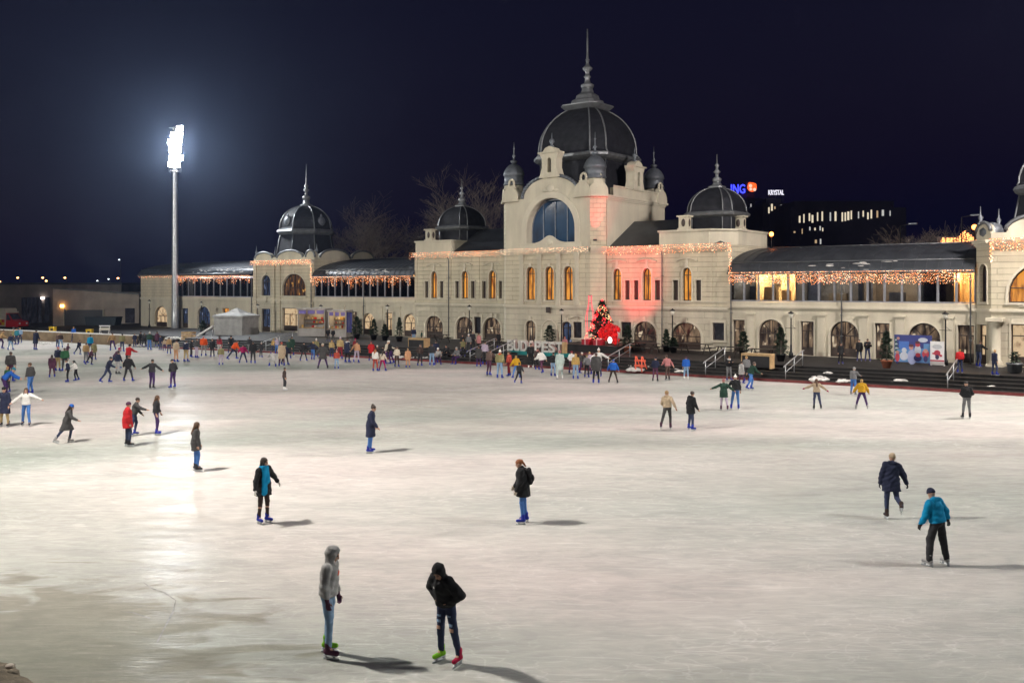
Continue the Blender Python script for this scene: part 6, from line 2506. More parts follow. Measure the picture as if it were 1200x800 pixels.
bt = fthing('bottle_frame', 'tall red light tube frame in the shape of a bottle beside the lit fir', 'light sculpture', fu(691.5, -4.0), -4.0, SW)
bh = fw(691.5, 346, -4.0) - SW
prof = [(0.40, 0.0), (0.44, 0.1), (0.42, 0.3), (0.34, 0.42), (0.36, 0.5), (0.42, 0.62), (0.30, 0.78), (0.17, 0.86), (0.16, 0.97), (0.2, 1.0)]
prof = [(0.40, 0.0), (0.43, 0.05), (0.38, 0.2), (0.40, 0.33), (0.44, 0.45), (0.42, 0.55), (0.34, 0.66), (0.22, 0.76), (0.16, 0.84), (0.16, 1.0)]
for k in range(4):
    a = math.pi / 2 * k + TH * 0
    mb = MB()
    mb.tube([(r * math.cos(a), r * math.sin(a), z * bh) for r, z in prof], 0.024, 6)
    mb.build('light_tube', M['redglow'], bt)
mb = MB()
for r, z in (prof[1], prof[4], prof[6], prof[8], prof[9]):
    mb.tube([(r * math.cos(2 * math.pi * i / 16), r * math.sin(2 * math.pi * i / 16), z * bh) for i in range(17)], 0.018, 4)
mb.build('ring_frame', M['black'], bt)

xt = fthing('christmas_tree', 'tall decorated fir with red and gold lights on the stage', 'christmas tree', fu(705.5, -5.0), -5.0, SW)
xh = fw(704, 353, -5.0) - SW
mb = MB()
mb.tube([(0, 0, 0), (0, 0, xh * 0.9)], [0.09, 0.02], 7)
mb.build('trunk', M['bark'], xt)
mb = MB()
conifer(mb, xh - 0.15, 1.5, 21, 4200, 0.15, 0, 0.9, 0.16)
mb.build('crown', M['needle'], xt)
mb = MB()
rr = random.Random(9)
for k in range(460):
    t = rr.random() ** 0.75
    a = rr.uniform(0, 6.28)
    q = 1.52 * (1 - t) ** 0.9
    red = (math.sin(t * 7 + a) > -0.35) or k % 4 == 0
    mb.octa((q * math.cos(a), q * math.sin(a), 0.15 + (xh - 0.15) * t), rr.uniform(0.03, 0.055) * (1.2 if red else 0.75), 0 if red else 1)
mb.octa((0, 0, xh + 0.05), 0.13, 0)
mb.build('bulb_string', [M['redbulb'], M['gold']], xt)['kind'] = 'stuff'
rl = bpy.data.lights.new('tree_lights', 'POINT')
rl.energy = 160
rl.color = (1, 0.03, 0.05)
rl.shadow_soft_size = 0.5
ro = bpy.data.objects.new('tree_lights', rl)
ro.location = FP(fu(708, -5.0), -6.6, SW + 1.6)
COL.objects.link(ro)

# the big glowing bow: tinsel loops round a bright white centre
M['tinsel'] = pane_mat('red_tinsel', (0.35, 0.0, 0.0), (1.0, 0.02, 0.02), 0.9, 7.0, 0.42, 0.4)
bw_ = fthing('glowing_bow', 'big heap of glowing red tinsel loops with a white lamp, right of the fir', 'light sculpture', fu(714.5, -6.0), -6.0, SW)
mb = MB()
rr = random.Random(15)
for (dx, dz, r0, sx, sz) in ((-0.5, 1.15, 0.48, 1.2, 0.8), (0.45, 1.35, 0.48, 1.2, 0.75), (-0.2, 0.75, 0.45, 1.2, 0.75), (0.35, 0.75, 0.42, 1.0, 0.9), (0.0, 1.55, 0.36, 1, 0.8), (-0.75, 0.85, 0.3, 1.2, 0.7), (0.62, 0.45, 0.3, 1, 1)):
    for k in range(320):
        a, b = rr.uniform(0, 6.28), math.acos(rr.uniform(-1, 1))
        d = Vector((math.sin(b) * math.cos(a), math.sin(b) * math.sin(a), math.cos(b)))
        r = r0 * 0.8
        p = Vector((dx * .85 + d.x * r * sx, d.y * r * 0.7, dz * .9 + d.z * r * sz))
        s = d.cross(Vector((rr.uniform(-1, 1), rr.uniform(-1, 1), rr.uniform(-1, 1)))).normalized() * 0.07
        mb.add([p - s - d * 0.05, p + s - d * 0.05, p + d * 0.14], [(0, 1, 2)])
    mb.sphere((dx * .85, 0, dz * .9), r0 * 0.68, 8, 0, (sx, 0.65, sz))
mb.build('tinsel_loop', M['tinsel'], bw_)
mb = MB()
mb.sphere((0.28, -0.42, 0.42), 0.2, 8, 0, (0.9, 0.6, 1.2))
mb.build('white_lamp', emit('white_lamp_glow', (1, 0.9, 0.85), 4.0), bw_)
mb = MB()
mb.tube([(0.75, -0.1, 0.0), (0.85, -0.1, 0.9), (0.6, -0.1, 1.5)], 0.04, 5)
mb.build('support_tube', M['steel'], bw_)
M['gift'] = mat('red_gift_wrap', (0.36, 0.015, 0.03), 0.4)
M['ribbon'] = mat('pale_ribbon', (0.6, 0.42, 0.42), 0.5)
for x, lb, s in ((688.5, 'red gift box with pale ribbon at the foot of the bottle frame', 0.34), (702, 'red gift box with pale ribbon in front of the fir', 0.34)):
    g = fthing('gift_box', lb, 'gift box', fu(x, -6.4), -6.4, SW, 'red gift boxes on the stage')
    mb = MB()
    mb.box((-s, -s, 0), (s, s, s * 1.0))
    mb.box((-s - .02, -s - .02, s * 1.003), (s + .02, s + .02, s * 1.25))
    mb.build('box', M['gift'], g)
    mb = MB()
    mb.box((-0.05, -s - 0.03, 0), (0.05, -s - 0.022, s * 1.25))
    mb.box((-0.05, -s - 0.03, s * 1.252), (0.05, s + 0.03, s * 1.28))
    mb.sphere((-0.13, 0, s * 1.36), 0.12, 6, 0, (1, .5, .6))
    mb.sphere((0.13, 0, s * 1.36), 0.12, 6, 0, (1, .5, .6))
    mb.build('ribbon', M['ribbon'], g)
# red wash lights: two small floods, one on the stage and one on the cornice ledge
for u, v, w, aim, pw, ang in ((fu(722, -5.6) , -5.6, SW + 0.05, (8.2, 0.0, 6.6), 5200, 62), (PCR + 0.62, -1.35, 9.95, (PCR + 0.5, -0.72, 13.6), 1300, 44)):
    f = fthing('red_floodlight', 'small red floodlight on the stage aimed at the wall' if w < 5 else 'small red floodlight on the cornice aimed up the corner turret', 'floodlight', u, v, w - 0.03, 'red floodlights')
    mb = MB()
    mb.box((-0.12, -0.08, 0.0), (0.12, 0.08, 0.03))
    mb.box((-0.14, -0.1, 0.033), (0.14, 0.1, 0.16))
    mb.build('lamp_body', M['black'], f)
    mb = MB()
    mb.box((-0.1, -0.07, 0.163), (0.1, 0.07, 0.17))
    mb.build('lens', M['redglow'], f)
    ld = bpy.data.lights.new('red_wash', 'SPOT')
    ld.energy = pw
    ld.color = (1, 0.03, 0.04)
    ld.spot_size = R(ang)
    ld.spot_blend = 1.0
    ld.shadow_soft_size = 0.12
    lo = bpy.data.objects.new('red_wash', ld)
    lo.location = FP(u, v, w + 0.2)
    lo.rotation_euler = (FP(*aim) - lo.location).to_track_quat('-Z', 'Y').to_euler()
    COL.objects.link(lo)

# city name letters on a teal plinth
bv = -10.2
bu0, bu1 = fu(595, bv), fu(660.5, bv)
bwid = bu1 - bu0
zb, zm, zt = 0.34, fw(628, 412, bv), fw(628, 399.5, bv)
cs = fthing('city_letters', 'big white letters spelling the city name on a teal plinth before the stage', 'letter sign', (bu0 + bu1) / 2, bv, zb)
mb = MB()
mb.box((-bwid / 2 + 0.3, -0.3, 0), (bwid / 2 + 0.4, 0.3, zm - zb))
mb.build('plinth', M['teal'], cs)
M['letterwhite'] = mat('white_letter_paint', (0.55, 0.53, 0.5), 0.5, 0, 0.1, 4)
word = 'BUDAPEST'
for i, chh in enumerate(word):
    lo = text_obj(chh, (zt - zm) * 1.42, 0.16, M['letterwhite'], cs, (-bwid / 2 + bwid * (i + 0.5) / 8, 0, zm - zb + 0.003), 'letter', 0.035)
    wv = [v.co.x for v in lo.data.vertices]
    lo.scale = (bwid / 8 * 0.93 / (max(wv) - min(wv)), 1, 1)
mb = MB()
mb.box((bwid / 2 - 0.02, -0.2, zm - zb - 0.6), (bwid / 2 + 0.2, 0.2, zt - zb))
mb.build('end_post', M['palewood'], cs)

# picture boards
bb = fthing('picture_board', 'large blue winter scene picture board standing before the third wing arch', 'picture board', (fu(1048, -3.2) + fu(1092, -3.2)) / 2, -3.2, TW)
bw2 = (fu(1092, -3.2) - fu(1048, -3.2)) / 2
btop = fw(1070, 392.5, -3.2) - TW
mb = MB()
mb.box((-bw2, 0.0, 0.12), (bw2, 0.06, btop))
mb.box((-bw2 + .1, 0.062, 0), (-bw2 + .2, 0.14, btop))
mb.box((bw2 - .2, 0.062, 0), (bw2 - .1, 0.14, btop))
mb.build('board', mat('night_blue_print', (0.035, 0.045, 0.20), 0.5), bb)
pr_ = MB()
P5 = Plane(0, 0)


def disc(x, w, rx, rz, mi, z, n=14):
    pr_.add([P5.p(x + rx * math.cos(2 * math.pi * i / n), w + rz * math.sin(2 * math.pi * i / n), z) for i in range(n)], [tuple(range(n))], mi)


def quad(x0, x1, w0, w1, mi, z):
    pr_.add([P5.p(x0, w0, z), P5.p(x1, w0, z), P5.p(x1, w1, z), P5.p(x0, w1, z)], [(0, 1, 2, 3)], mi)


q = bw2
quad(-q + .03, q - .03, 0.15, btop * 0.55, 0, 0.004)
quad(q - 0.5, q - .03, 0.16, btop * 0.72, 0, 0.005)
quad(-q * .75, -q * .2, btop * .5, btop * .78, 1, 0.006)
for i in range(4):
    w0_, hw2 = btop * (0.36 + 0.14 * i), 0.42 - 0.08 * i
    pr_.add([P5.p(-q + .04, w0_, .008 + i * .001), P5.p(-q + .04 + hw2, w0_, .008 + i * .001), P5.p(-q + .06, w0_ + .32, .008 + i * .001)], [(0, 1, 2)], 2)
    pr_.add([P5.p(-q + .04, w0_ + .02, .009 + i * .001), P5.p(-q + .04 + hw2 * .8, w0_ + .06, .009 + i * .001), P5.p(-q + .1, w0_ + .14, .009 + i * .001)], [(0, 1, 2)], 3)
for x, w, rx, rz, mi, z in ((-.55, .55, .26, .28, 3, .012), (-.53, .95, .16, .17, 3, .013), (-.05, .5, .30, .5, 4, .012), (-.1, 1.15, .14, .16, 5, .013), (-.1, 1.28, .16, .10, 6, .014), (.3, 1.0, .20, .34, 3, .015), (.3, 1.36, .15, .15, 7, .016), (.3, 1.5, .16, .09, 6, .017),
                            (.3, .45, .25, .22, 8, .018), (.32, .66, .16, .14, 7, .019), (.78, .75, .22, .28, 7, .02), (.78, .95, .14, .14, 5, .021), (.78, .42, .13, .22, 8, .022), (-.95, .45, .14, .3, 7, .012), (-.95, .8, .10, .1, 5, .013), (.62, 1.68, .30, .15, 3, .023), (-.9, btop - .2, .1, .1, 5, .012)):
    disc(x * q / 1.15, w * btop / 2.0, rx, rz, mi, z)
pr_.build('printed_picture', [mat('print_' + n, c, 0.55, 0, 0.08, 6) for n, c in (('sky_blue', (.10, .24, .48)), ('bright_blue', (.06, .16, .5)), ('fir_green', (.03, .09, .07)), ('snow_white', (.5, .54, .6)), ('ice_lilac', (.32, .36, .56)), ('skin_tone', (.45, .22, .18)), ('dark_hair', (.10, .03, .04)), ('coat_red', (.42, .04, .06)), ('deep_navy', (.03, .03, .12)))], bb)
sp_ = fthing('small_poster', 'white poster stand with a red figure beside the large blue picture board', 'poster stand', fu(1099.5, -3.0), -3.3, TW)
ph_ = fw(1099, 400, -3.3) - TW
mb = MB()
mb.box((-.42, 0, 0.05), (.42, 0.05, ph_))
mb.box((-.42, .052, 0), (-.36, .3, .06))
mb.box((.36, .052, 0), (.42, .3, .06))
mb.build('board', M['white'], sp_)
pr_ = MB()
disc(0, ph_ * .52, .2, .2, 0, .004)
disc(0, ph_ * .36, .12, .16, 1, .005)
disc(.22, ph_ * .42, .09, .08, 0, .006)
disc(-.22, ph_ * .5, .09, .06, 0, .006)
quad(-.42, .42, ph_ * .18, ph_ * .24, 0, .007)
quad(-.41, .41, .06, ph_ * .17, 2, .007)
disc(0, ph_ * .78, .3, .15, 3, .005)
pr_.build('printed_picture', [mat('print_red', (.4, .03, .06), .5), mat('print_navy', (.04, .03, .09), .5), mat('print_grey', (.42, .42, .40), .5), mat('print_pale', (.45, .47, .5), .5)], sp_)

# orange slatted barrier
t = thing('slatted_barrier', 'orange and white slatted barrier on the snowy steps', 'barrier', ground(750, 437.5, 0.05), -TH, 'none')
del t['group']
M['orangep'] = mat('orange_barrier_paint', (0.75, 0.13, 0.07), 0.5)
for sx in (-0.28, 0.2):
    mb = MB()
    mb.tube([(sx, -0.1, 0.1), (sx - 0.18, 0.2, 1.15)], 0.045, 5)
    mb.tube([(sx + .1, 0.4, 0.3), (sx - 0.12, 0.2, 1.15)], 0.045, 5)
    mb.build('trestle_leg', M['orangep'], t)
for z in (0.45, 0.8):
    mb = MB()
    mb.box((-0.5, 0.05 + z * .1, z), (0.35, 0.09 + z * .1, z + 0.14))
    mb.build('slat', M['orangep'], t)

M['canvas_dim'] = mat('grey_white_canvas', (0.34, 0.34, 0.33), 0.8, 0, 0.15, 2, 0.3, 3)
# marquee and stalls on the left terrace
tb = ground(277, 392.5, 0.62)
tt = thing('white_marquee', 'white canvas marquee standing in front of the far left gallery', 'marquee', tb, -TH * 0.5)
mb = MB()
w2 = 1.85
for a, b in (((-w2, -1.5), (w2, -1.5)), ((w2, -1.5), (w2, 1.5)), ((w2, 1.5), (-w2, 1.5)), ((-w2, 1.5), (-w2, -1.5))):
    n = 9
    d = Vector((b[0] - a[0], b[1] - a[1], 0))
    nn = Vector((d.y, -d.x, 0)).normalized()
    vs = []
    for i in range(n + 1):
        p = Vector((a[0], a[1], 0)) + d * i / n + nn * 0.05 * math.sin(i * 2.4)
        vs += [(p.x, p.y, 0.05), (p.x, p.y, 2.2)]
    mb.add(vs, [(2 * i, 2 * i + 2, 2 * i + 3, 2 * i + 1) for i in range(n)], 0, True)
mb.build('side_canvas', M['canvas_dim'], tt)
mb = MB()
e = [(-w2 - .15, -1.65), (w2 + .15, -1.65), (w2 + .15, 1.65), (-w2 - .15, 1.65)]
ap = (0.1, 0, 3.05)
mid = [((p[0] * .45 + .1 * .55), p[1] * .45, 2.52) for p in e]
mb.add([(p[0], p[1], 2.2) for p in e] + mid + [ap] + [(p[0], p[1], 1.98) for p in e],
       [(i, (i + 1) % 4, 4 + (i + 1) % 4, 4 + i) for i in range(4)] + [(4 + i, 4 + (i + 1) % 4, 8) for i in range(4)] + [(9 + i, 9 + (i + 1) % 4, (i + 1) % 4, i) for i in range(4)])
mb.build('canopy', M['canvas_dim'], tt)


M['stallframe'] = mat('greyish_stall_panel', (0.34, 0.32, 0.30), 0.6, 0, 0.1, 3)


def stall(label, x, y, w, h, lit, z=TW):
    b = ground(x, y, z)
    t = thing('market_stall', label, 'market stall', b, -TH * 0.35, 'stalls beside the left pavilion')
    mb = MB()
    for sx in (-w, w):
        for sy in (-0.8, 0.8):
            mb.box((sx - .05, sy - .05, 0), (sx + .05, sy + .05, h))
    mb.box((-w, -0.78, 0), (w, -0.74, 0.85))
    mb.box((-w, 0.74, 0), (w, 0.78, h))
    mb.box((w - .04, -0.74, 0), (w - 0.0, 0.74, h))
    mb.box((-w, -0.74, 0), (-w + .04, 0.74, h))
    mb.build('frame', M['stallframe'], t)
    mb = MB()
    mb.box((-w - .12, -0.95, h + .003), (w + .12, 0.9, h + .16))
    mb.build('roof', M['stallframe'], t)
    mb = MB()
    n = 3
    for k in range(n):
        mb.box((-w + 0.1 + k * 2 * w / n, -0.85, h - 0.42), (-w + (k + 1) * 2 * w / n - 0.1, -0.82, h - 0.05))
    mb.build('sign_board', mat('purple_print', (0.16, 0.13, 0.38), 0.5), t)
    mb = MB()
    mb.box((-w + .1, -0.9, 0.855), (w - .1, -0.4, 0.92))
    mb.build('counter', M['palewood'], t)
    mb = MB()
    r2 = random.Random(int(x))
    for k in range(22):
        xx, zz = r2.uniform(-w + .2, w - .2), r2.choice((0.92, 1.35, 1.75))
        mb.box((xx - .08, 0.45 if zz > 1 else -0.6, zz), (xx + .08, 0.6 if zz > 1 else -0.45, zz + r2.uniform(.12, .3)), r2.randint(0, 2))
    for zz in (1.33, 1.73):
        mb.box((-w + .05, 0.42, zz - .02), (w - .05, 0.73, zz), 3)
    mb.build('goods', [cloth('red'), cloth('gold'), cloth('cream'), M['palewood']], t)
    ld = bpy.data.lights.new('stall_lamp', 'POINT')
    ld.energy = lit
    ld.color = (1, .72, .38)
    ld.shadow_soft_size = .15
    lo = bpy.data.objects.new('stall_lamp', ld)
    lo.location = b + Vector((0, -0.1, h - 0.25))
    COL.objects.link(lo)


stall('white framed stall with purple sign boards in front of the left pavilion', 369, 393.5, 1.5, 2.75, 34)
stall('smaller lit stall with orange goods between the pavilion stall and the firs', 399, 394.5, 0.95, 2.6, 40)
t = thing('banner_flag', 'narrow blue banner beside the smaller stall', 'banner', ground(409, 395, TW), -TH * .3)
mb = MB()
mb.tube([(0, 0, 0), (0, 0, 2.6)], 0.03, 5)
mb.build('pole', M['steel'], t)
mb = MB()
mb.box((-.3, -.02, .5), (.32, .0, 2.55))
mb.build('cloth', mat('navy_banner', (0.06, 0.06, 0.22), 0.8), t)
t = thing('tilted_board', 'white slatted board leaning upward above the crowd before the blue arch', 'ramp board', ground(240, 397, 0.4), -0.1)
mb = MB()
mb.add([(-1.0, -.3, 0.1), (0.95, -.3, 1.25), (0.95, -.3, 1.45), (-1.0, -.3, .3), (-1.0, .3, 0.1), (0.95, .3, 1.25), (0.95, .3, 1.45), (-1.0, .3, .3)],
       [(0, 1, 2, 3), (5, 4, 7, 6), (3, 2, 6, 7), (1, 5, 6, 2), (4, 0, 3, 7), (4, 5, 1, 0)])
mb.build('board', M['white'], t)
mb = MB()
mb.tube([(0.85, 0, 0), (0.85, 0, 1.3)], 0.04, 5)
mb.tube([(-0.9, 0, 0), (-0.9, 0, 0.2)], 0.04, 5)
mb.build('prop', M['steel'], t)
t = thing('crate', 'yellowish wooden crate at the far left end of the steps', 'crate', ground(221, 398, 0.5), -0.3)
mb = MB()
for z in (0.0, 0.3, 0.6):
    for s in (-1, 1):
        mb.box((-0.6, s * .4 - .02, z), (0.6, s * .4 + .02, z + .22))
        mb.box((s * .6 - .02, -.38, z), (s * .6 + .02, .38, z + .22))
mb.box((-.58, -.38, .02), (.58, .38, .06))
mb.build('slatted_side', M['palewood'], t)
t = thing('stone_planter', 'round grey planter with a low plant before the right pavilion window', 'planter', ground(1189, 437, TW), 0)
mb = MB()
mb.lathe([(0.25, 0), (0.38, .1), (0.42, .5), (0.46, .52), (0.46, .6), (0.38, .6), (0.36, .5)], (0, 0, 0), 14)
mb.build('bowl', M['zinc'], t)
mb = MB()
conifer(mb, 0.7, 0.3, 44, 260, 0.55, 0, .4, .12)
mb.build('plant', M['needle'], t)

# old snow heaps on the steps and along the terrace edge
rr = random.Random(31)
mb = MB()


def heap(x, y, z, n, sx, h):
    for k in range(n * 3):
        px = x + rr.uniform(-sx, sx)
        p = ground(px, y + rr.uniform(-1.2, 1.2), z)
        u_, v_ = UV(p.x, p.y)
        r = rr.uniform(0.035, 0.15) * h
        o0 = len(mb.v)
        mb.sphere((p.x, p.y, z), r, 8, 0, (1.9, 1.2, 0.55 + 0.5 * rr.random()))
        for q in range(o0, len(mb.v)):
            c = Vector(mb.v[q])
            mb.v[q] = tuple(c + Vector((1, 1, 0.8)) * (0.45 * r * mnoise.noise(c * 6.0)))


for a in ((763, 421, .55, 26, 30, .7), (790, 423, .5, 14, 20, .6), (745, 433, .25, 14, 9, .9), (800, 434, .25, 10, 8, .9), (770, 428, .4, 22, 34, .6), (960, 444, .25, 16, 8, 1.0), (973, 440, .35, 16, 14, 1.1), (984, 436, .55, 26, 20, .8), (1030, 438, .5, 34, 34, .65), (1060, 445, .35, 12, 8, 1.1), (990, 446, .25, 10, 10, .7), (1080, 443, .4, 8, 6, .7),
          (1190, 444, .55, 24, 16, .9), (1170, 452, .3, 14, 13, .9), (1175, 448, .45, 10, 14, .5), (470, 410, .45, 40, 28, .7), (520, 414, .4, 30, 24, .7), (480, 418, .25, 24, 22, .6), (430, 410, .4, 16, 16, .6), (150, 404, .1, 20, 20, .8), (205, 396, .5, 14, 10, 1.1), (232, 397, .5, 14, 9, 1.1), (290, 402, .5, 16, 18, .9), (270, 398, .6, 12, 14, 1.0), (60, 402, .05, 10, 14, .8)):
    heap(*a)
setting(mb.build('snow', M['snow']), 'stuff')
# muddy near bank with old snow, bottom left corner
mb = MB()
gx = [(-8.9 + 0.16 * i) for i in range(17)]
gy = [12.2 + 0.16 * j for j in range(14)]
vs = []
for yy in gy:
    for xx in gx:
        d = (-7.15 - xx) * 0.75 - (yy - 13.45) * 0.75
        vs.append((xx, yy, max(-0.06, min(0.16, d * 0.22)) + 0.035 * mnoise.noise(Vector((xx * 3.2, yy * 3.2, 0)))))
nx = len(gx)
mb.add(vs, [(j * nx + i, j * nx + i + 1, (j + 1) * nx + i + 1, (j + 1) * nx + i) for j in range(len(gy) - 1) for i in range(nx - 1)], 0, True)
setting(mb.build('muddy_bank', M['dirt']))
st_ = MB()
st_.sphere((0, 0, 0.02), 0.05, 8, 0, (1.5, 1, .7))
st_.v = [(x + .02 * mnoise.noise(Vector((x * 12, y * 12, z * 12))), y, z + .02 * mnoise.noise(Vector((y * 12, z * 12, x * 9)))) for x, y, z in st_.v]
o = st_.build('stone', M['shed'])
o.location = (ground(12, 789).x, ground(12, 789).y, 0.10)
tag(o, 'small pale stone on the muddy bank at the near left corner', 'stone')

mb = MB()
for line in (((168, 682), (178, 689), (193, 694), (206, 703)), ((206, 703), (203, 716), (195, 731), (184, 752)), ((140, 716), (155, 717), (176, 724))):
    pts = [ground(x, y, 0.004) for x, y in line]
    for i, (a, b) in enumerate(zip(pts, pts[1:])):
        n2 = Vector((-(b - a).y, (b - a).x, 0)).normalized()
        wa, wb = (0.006, 0.02, 0.016, 0.012)[i], (0.02, 0.016, 0.012, 0.005)[i]
        if line[0][0] == 120:
            wa, wb = 0.006, 0.006
        mb.add([a - n2 * wa, b - n2 * wb, b + n2 * wb, a + n2 * wa], [(0, 1, 2, 3)])
tag(mb.build('ice_crack', mat('dirty_crack', (0.22, 0.21, 0.195), 0.6, 0, 0.5, 6)), 'dark branching crack in the near left ice', 'crack')

# ================================================================== HAZE: cold night air lit by the masts
def haze(dens):
    mb = MB()
    mb.box((-140, -40, -1.2), (170, 480, 75))
    o = mb.build('haze', None)
    m = bpy.data.materials.new('night_haze')
    m.use_nodes = True
    nt = m.node_tree
    nt.nodes.clear()
    out = N(nt, 'ShaderNodeOutputMaterial')
    pv = N(nt, 'ShaderNodeVolumePrincipled')
    pv.inputs['Color'].default_value = (0.50, 0.66, 1.0, 1)
    pv.inputs['Density'].default_value = dens
    pv.inputs['Anisotropy'].default_value = 0.8
    L(nt, pv.outputs[0], out.inputs['Volume'])
    o.data.materials.clear()
    o.data.materials.append(m)
    return setting(o, 'stuff')


haze(0.00018)


# ================================================================== THE SKATERS
def put(label, x, yf, yh, face, p, jk, jc, tc, hd, hc, z=0.0, **kw):
    loc = ground(x, yf, z)
    h = 1.0
    if yh is not None:
        h = (yf - yh) * loc.y / 1050.0 / 1.86
        h = max(0.62, min(1.06, h))
    if z > 0.3:
        kw.setdefault('group', 'people on the terrace')
    return person(label, loc, face, p, jk, jc, tc, hd, hc, h=h, **kw)


S, LG, CO, HO = 'short', 'long', 'coat', 'hoodie'
# ---- near figures, finely modelled (own poses)
POSES['boy_grey'] = pose(3, 0, 24, 12, (7, 2, 12, 2), (8, -4, 16, 2), (-3, 3, 4), (7, 5, 7))
POSES['boy_black'] = pose(18, -3, 38, 10, (36, -25, 48, -52), (38, -25, 50, -53), (2, 13, 8), (4, 3, 10))
POSES['girl_scarf'] = pose(3, 3, 4, 26, (40, -6, 12, 36), (26, 8, 14, 24), (4, 2, 6), (-2, 2, 4))
POSES['girl_pack'] = pose(7, 0, 18, 0, (7, 2, 22, 4), (7, 10, 26, 4), (4, 3, 8), (-2, 3, 6))
POSES['woman_coat'] = pose(6, 5, 8, 4, (20, -6, 12, 12), (28, 2, 12, 22), (2, 2, 6), (-16, 6, 58))
POSES['man_turq'] = pose(10, -4, 26, -14, (16, 8, 16, 8), (36, -10, 14, 26), (12, 9, 16), (0, 11, 6))
NEAR = dict(vox=0.0075)
put('young man in grey hoodie with raised hood, light jeans and dark gloves', 385, 767.5, 637, 98, 'boy_grey', HO, 'lgrey', 'ljean', 'short', 'black', hood='up', gloves='plum', sc=('skgreen', 'plum'), patch=(-0.05, 0.0, 0.055, 'orange'), **NEAR)
put('young man bending in black hooded jacket and ripped blue jeans, hands in pockets', 523, 776, 650, 218, 'boy_black', S, 'black', 'djean', 'short', 'black', hood='up', sc=('skred', 'skgreen'), fat=0.014, patch=(0.06, 0.04, 0.016, 'white'), rips=True, **NEAR)
put('woman with long turquoise scarf over a short black coat, arms out', 309, 613, 534, 125, 'girl_scarf', LG, 'black', 'dbrown', 'long', 'hair', scarf=('turq', True), gloves='white', hairc='hair', wide=-0.006, **NEAR)
put('woman in black padded coat with black backpack and ginger ponytail', 613, 613, 536, 275, 'girl_pack', LG, 'black', 'bjean', 'ponytail', 'ginger', pack='black', gloves='cream', wide=-0.004, fat=0.02, **NEAR)
put('woman in flared navy coat and beige knitted hat skating on one leg', 1044, 608, 530, 12, 'woman_coat', LG, 'navy', 'djean', 'beanie', 'beige', sc='dbrown', hood='down', fat=0.012, gloves='black', **NEAR)
put('man in bright turquoise jacket, black trousers and dark knitted hat', 1099, 663, 570, 334, 'man_turq', S, 'turq', 'dark', 'beanie', 'navy', sc='lgrey', hood='down', gloves='black', wide=0.02, fat=0.01, **NEAR)
MID = dict(vox=0.0125)
put('woman in knee length navy coat with hair in a bun, alone in mid rink', 434, 530.5, 473, 80, 'girl_pack', CO, 'navy', 'bjean', 'bun', 'hair', **MID)
put('woman with very long brown hair, charcoal coat and blue jeans', 229, 552, 493, 70, 'easy', LG, 'char', 'bjean', 'long', 'bhair', sc='dark', **MID)
put('woman in long charcoal coat and blue knitted hat gliding with one leg trailing', 78, 519, 471, 72, 'stride', CO, 'char', 'djean', 'beanie', 'blue', hair='long', sc='lgrey', **MID)
put('person in bright red coat and plum hat on the left of the rink', 149, 523, 470, 60, 'easy', LG, 'red', 'djean', 'beanie', 'plum', sc='black', fat=0.02, **MID)
put('man in dark jacket skating just behind the person in the red coat', 157, 510.5, 464, 75, 'reach', S, 'char', 'djean', 'short', 'hair', **MID)
put('woman with long brown hair and plum jeans, right of the red coat', 183, 509.5, 462, 80, 'easy', S, 'dark', 'purple', 'long', 'bhair', **MID)
put('person in navy coat, khaki trousers and dark hat holding hands at the left edge', 6, 500, 452, 180, 'hold', CO, 'navy', 'khaki', 'beanie', 'black', sc='dark', **MID)
put('girl in white sweater and blue jeans with long brown hair, holding hands', 31, 499.5, 453, 165, 'spread', S, 'white', 'bjean', 'long', 'bhair', sc='navy', **MID)
put('person in beige jacket with pale hat, left of the long black jacket', 782, 503, 456, 15, 'strideb', S, 'beige', 'char', 'beanie', 'tan', hood='down', sc='plum', **MID)
put('person in long black jacket and blue jeans looking down, beside the beige jacket', 809, 504, 457, 60, 'away', LG, 'black', 'djean', 'short', 'hair', hood='down', **MID)
put('person in dark green coat with fur collar holding hands with a white hatted friend', 848, 481, 443, 10, 'spread', LG, 'dgreen', 'lav', 'bun', 'pink', sc='plum', **MID)
put('person in black jacket with white knitted hat and blue trousers, holding hands', 862, 480, 439, 15, 'holdl', S, 'black', 'bjean', 'pom', 'white', **MID)
put('skater in dark green jacket and bright blue jeans striding right near the counter box', 880, 457, 422, 75, 'stride', S, 'dgreen', 'bjean', 'short', 'brown', **MID)
put('person in light grey jacket beside the striding dark green jacket', 868.5, 450, 422.5, 60, 'easy', LG, 'lgrey', 'plum', 'short', 'hair', **MID)
put('person with bare blond head behind the grey and green jackets', 875, 448, 416.5, 0, 'stand', S, 'grey', 'dark', 'short', 'blond')
put('person in black jacket with white scarf at the foot of the steps', 854, 446, 416, 170, 'phone', S, 'black', 'grey', 'short', 'bhair', scarf=('white', False), **MID)
put('woman in beige top with plum sleeves and gloves, both arms spread wide', 957, 480, 443, 10, 'spread', S, 'beige', 'djean', 'long', 'bhair', gloves='magenta', sc='dark', **MID)
put('person in mustard yellow jacket and plum leggings leaning right', 1010, 479.5, 443, 15, 'wide', S, 'yellow', 'purple', 'short', 'gold', hood='down', sc='lgrey', tilt=0, fat=0.02, **MID)
put('person in grey jacket and bright blue jeans by the steps behind the yellow jacket', 1000, 463.5, 429, 40, 'reach', S, 'grey', 'bjean', 'short', 'lgrey', sc='grey', **MID)
put('man in black jacket and grey trousers standing alone at the right', 1133, 490.5, 446, 10, 'pocket', S, 'black', 'grey', 'beanie', 'char', sc='dark', **MID)
put('boy in dark clothes gliding alone in front of the left crowd', 333, 457, 430, 70, 'easy', S, 'dbrown', 'dark', 'short', 'hair', sc='white', **MID)
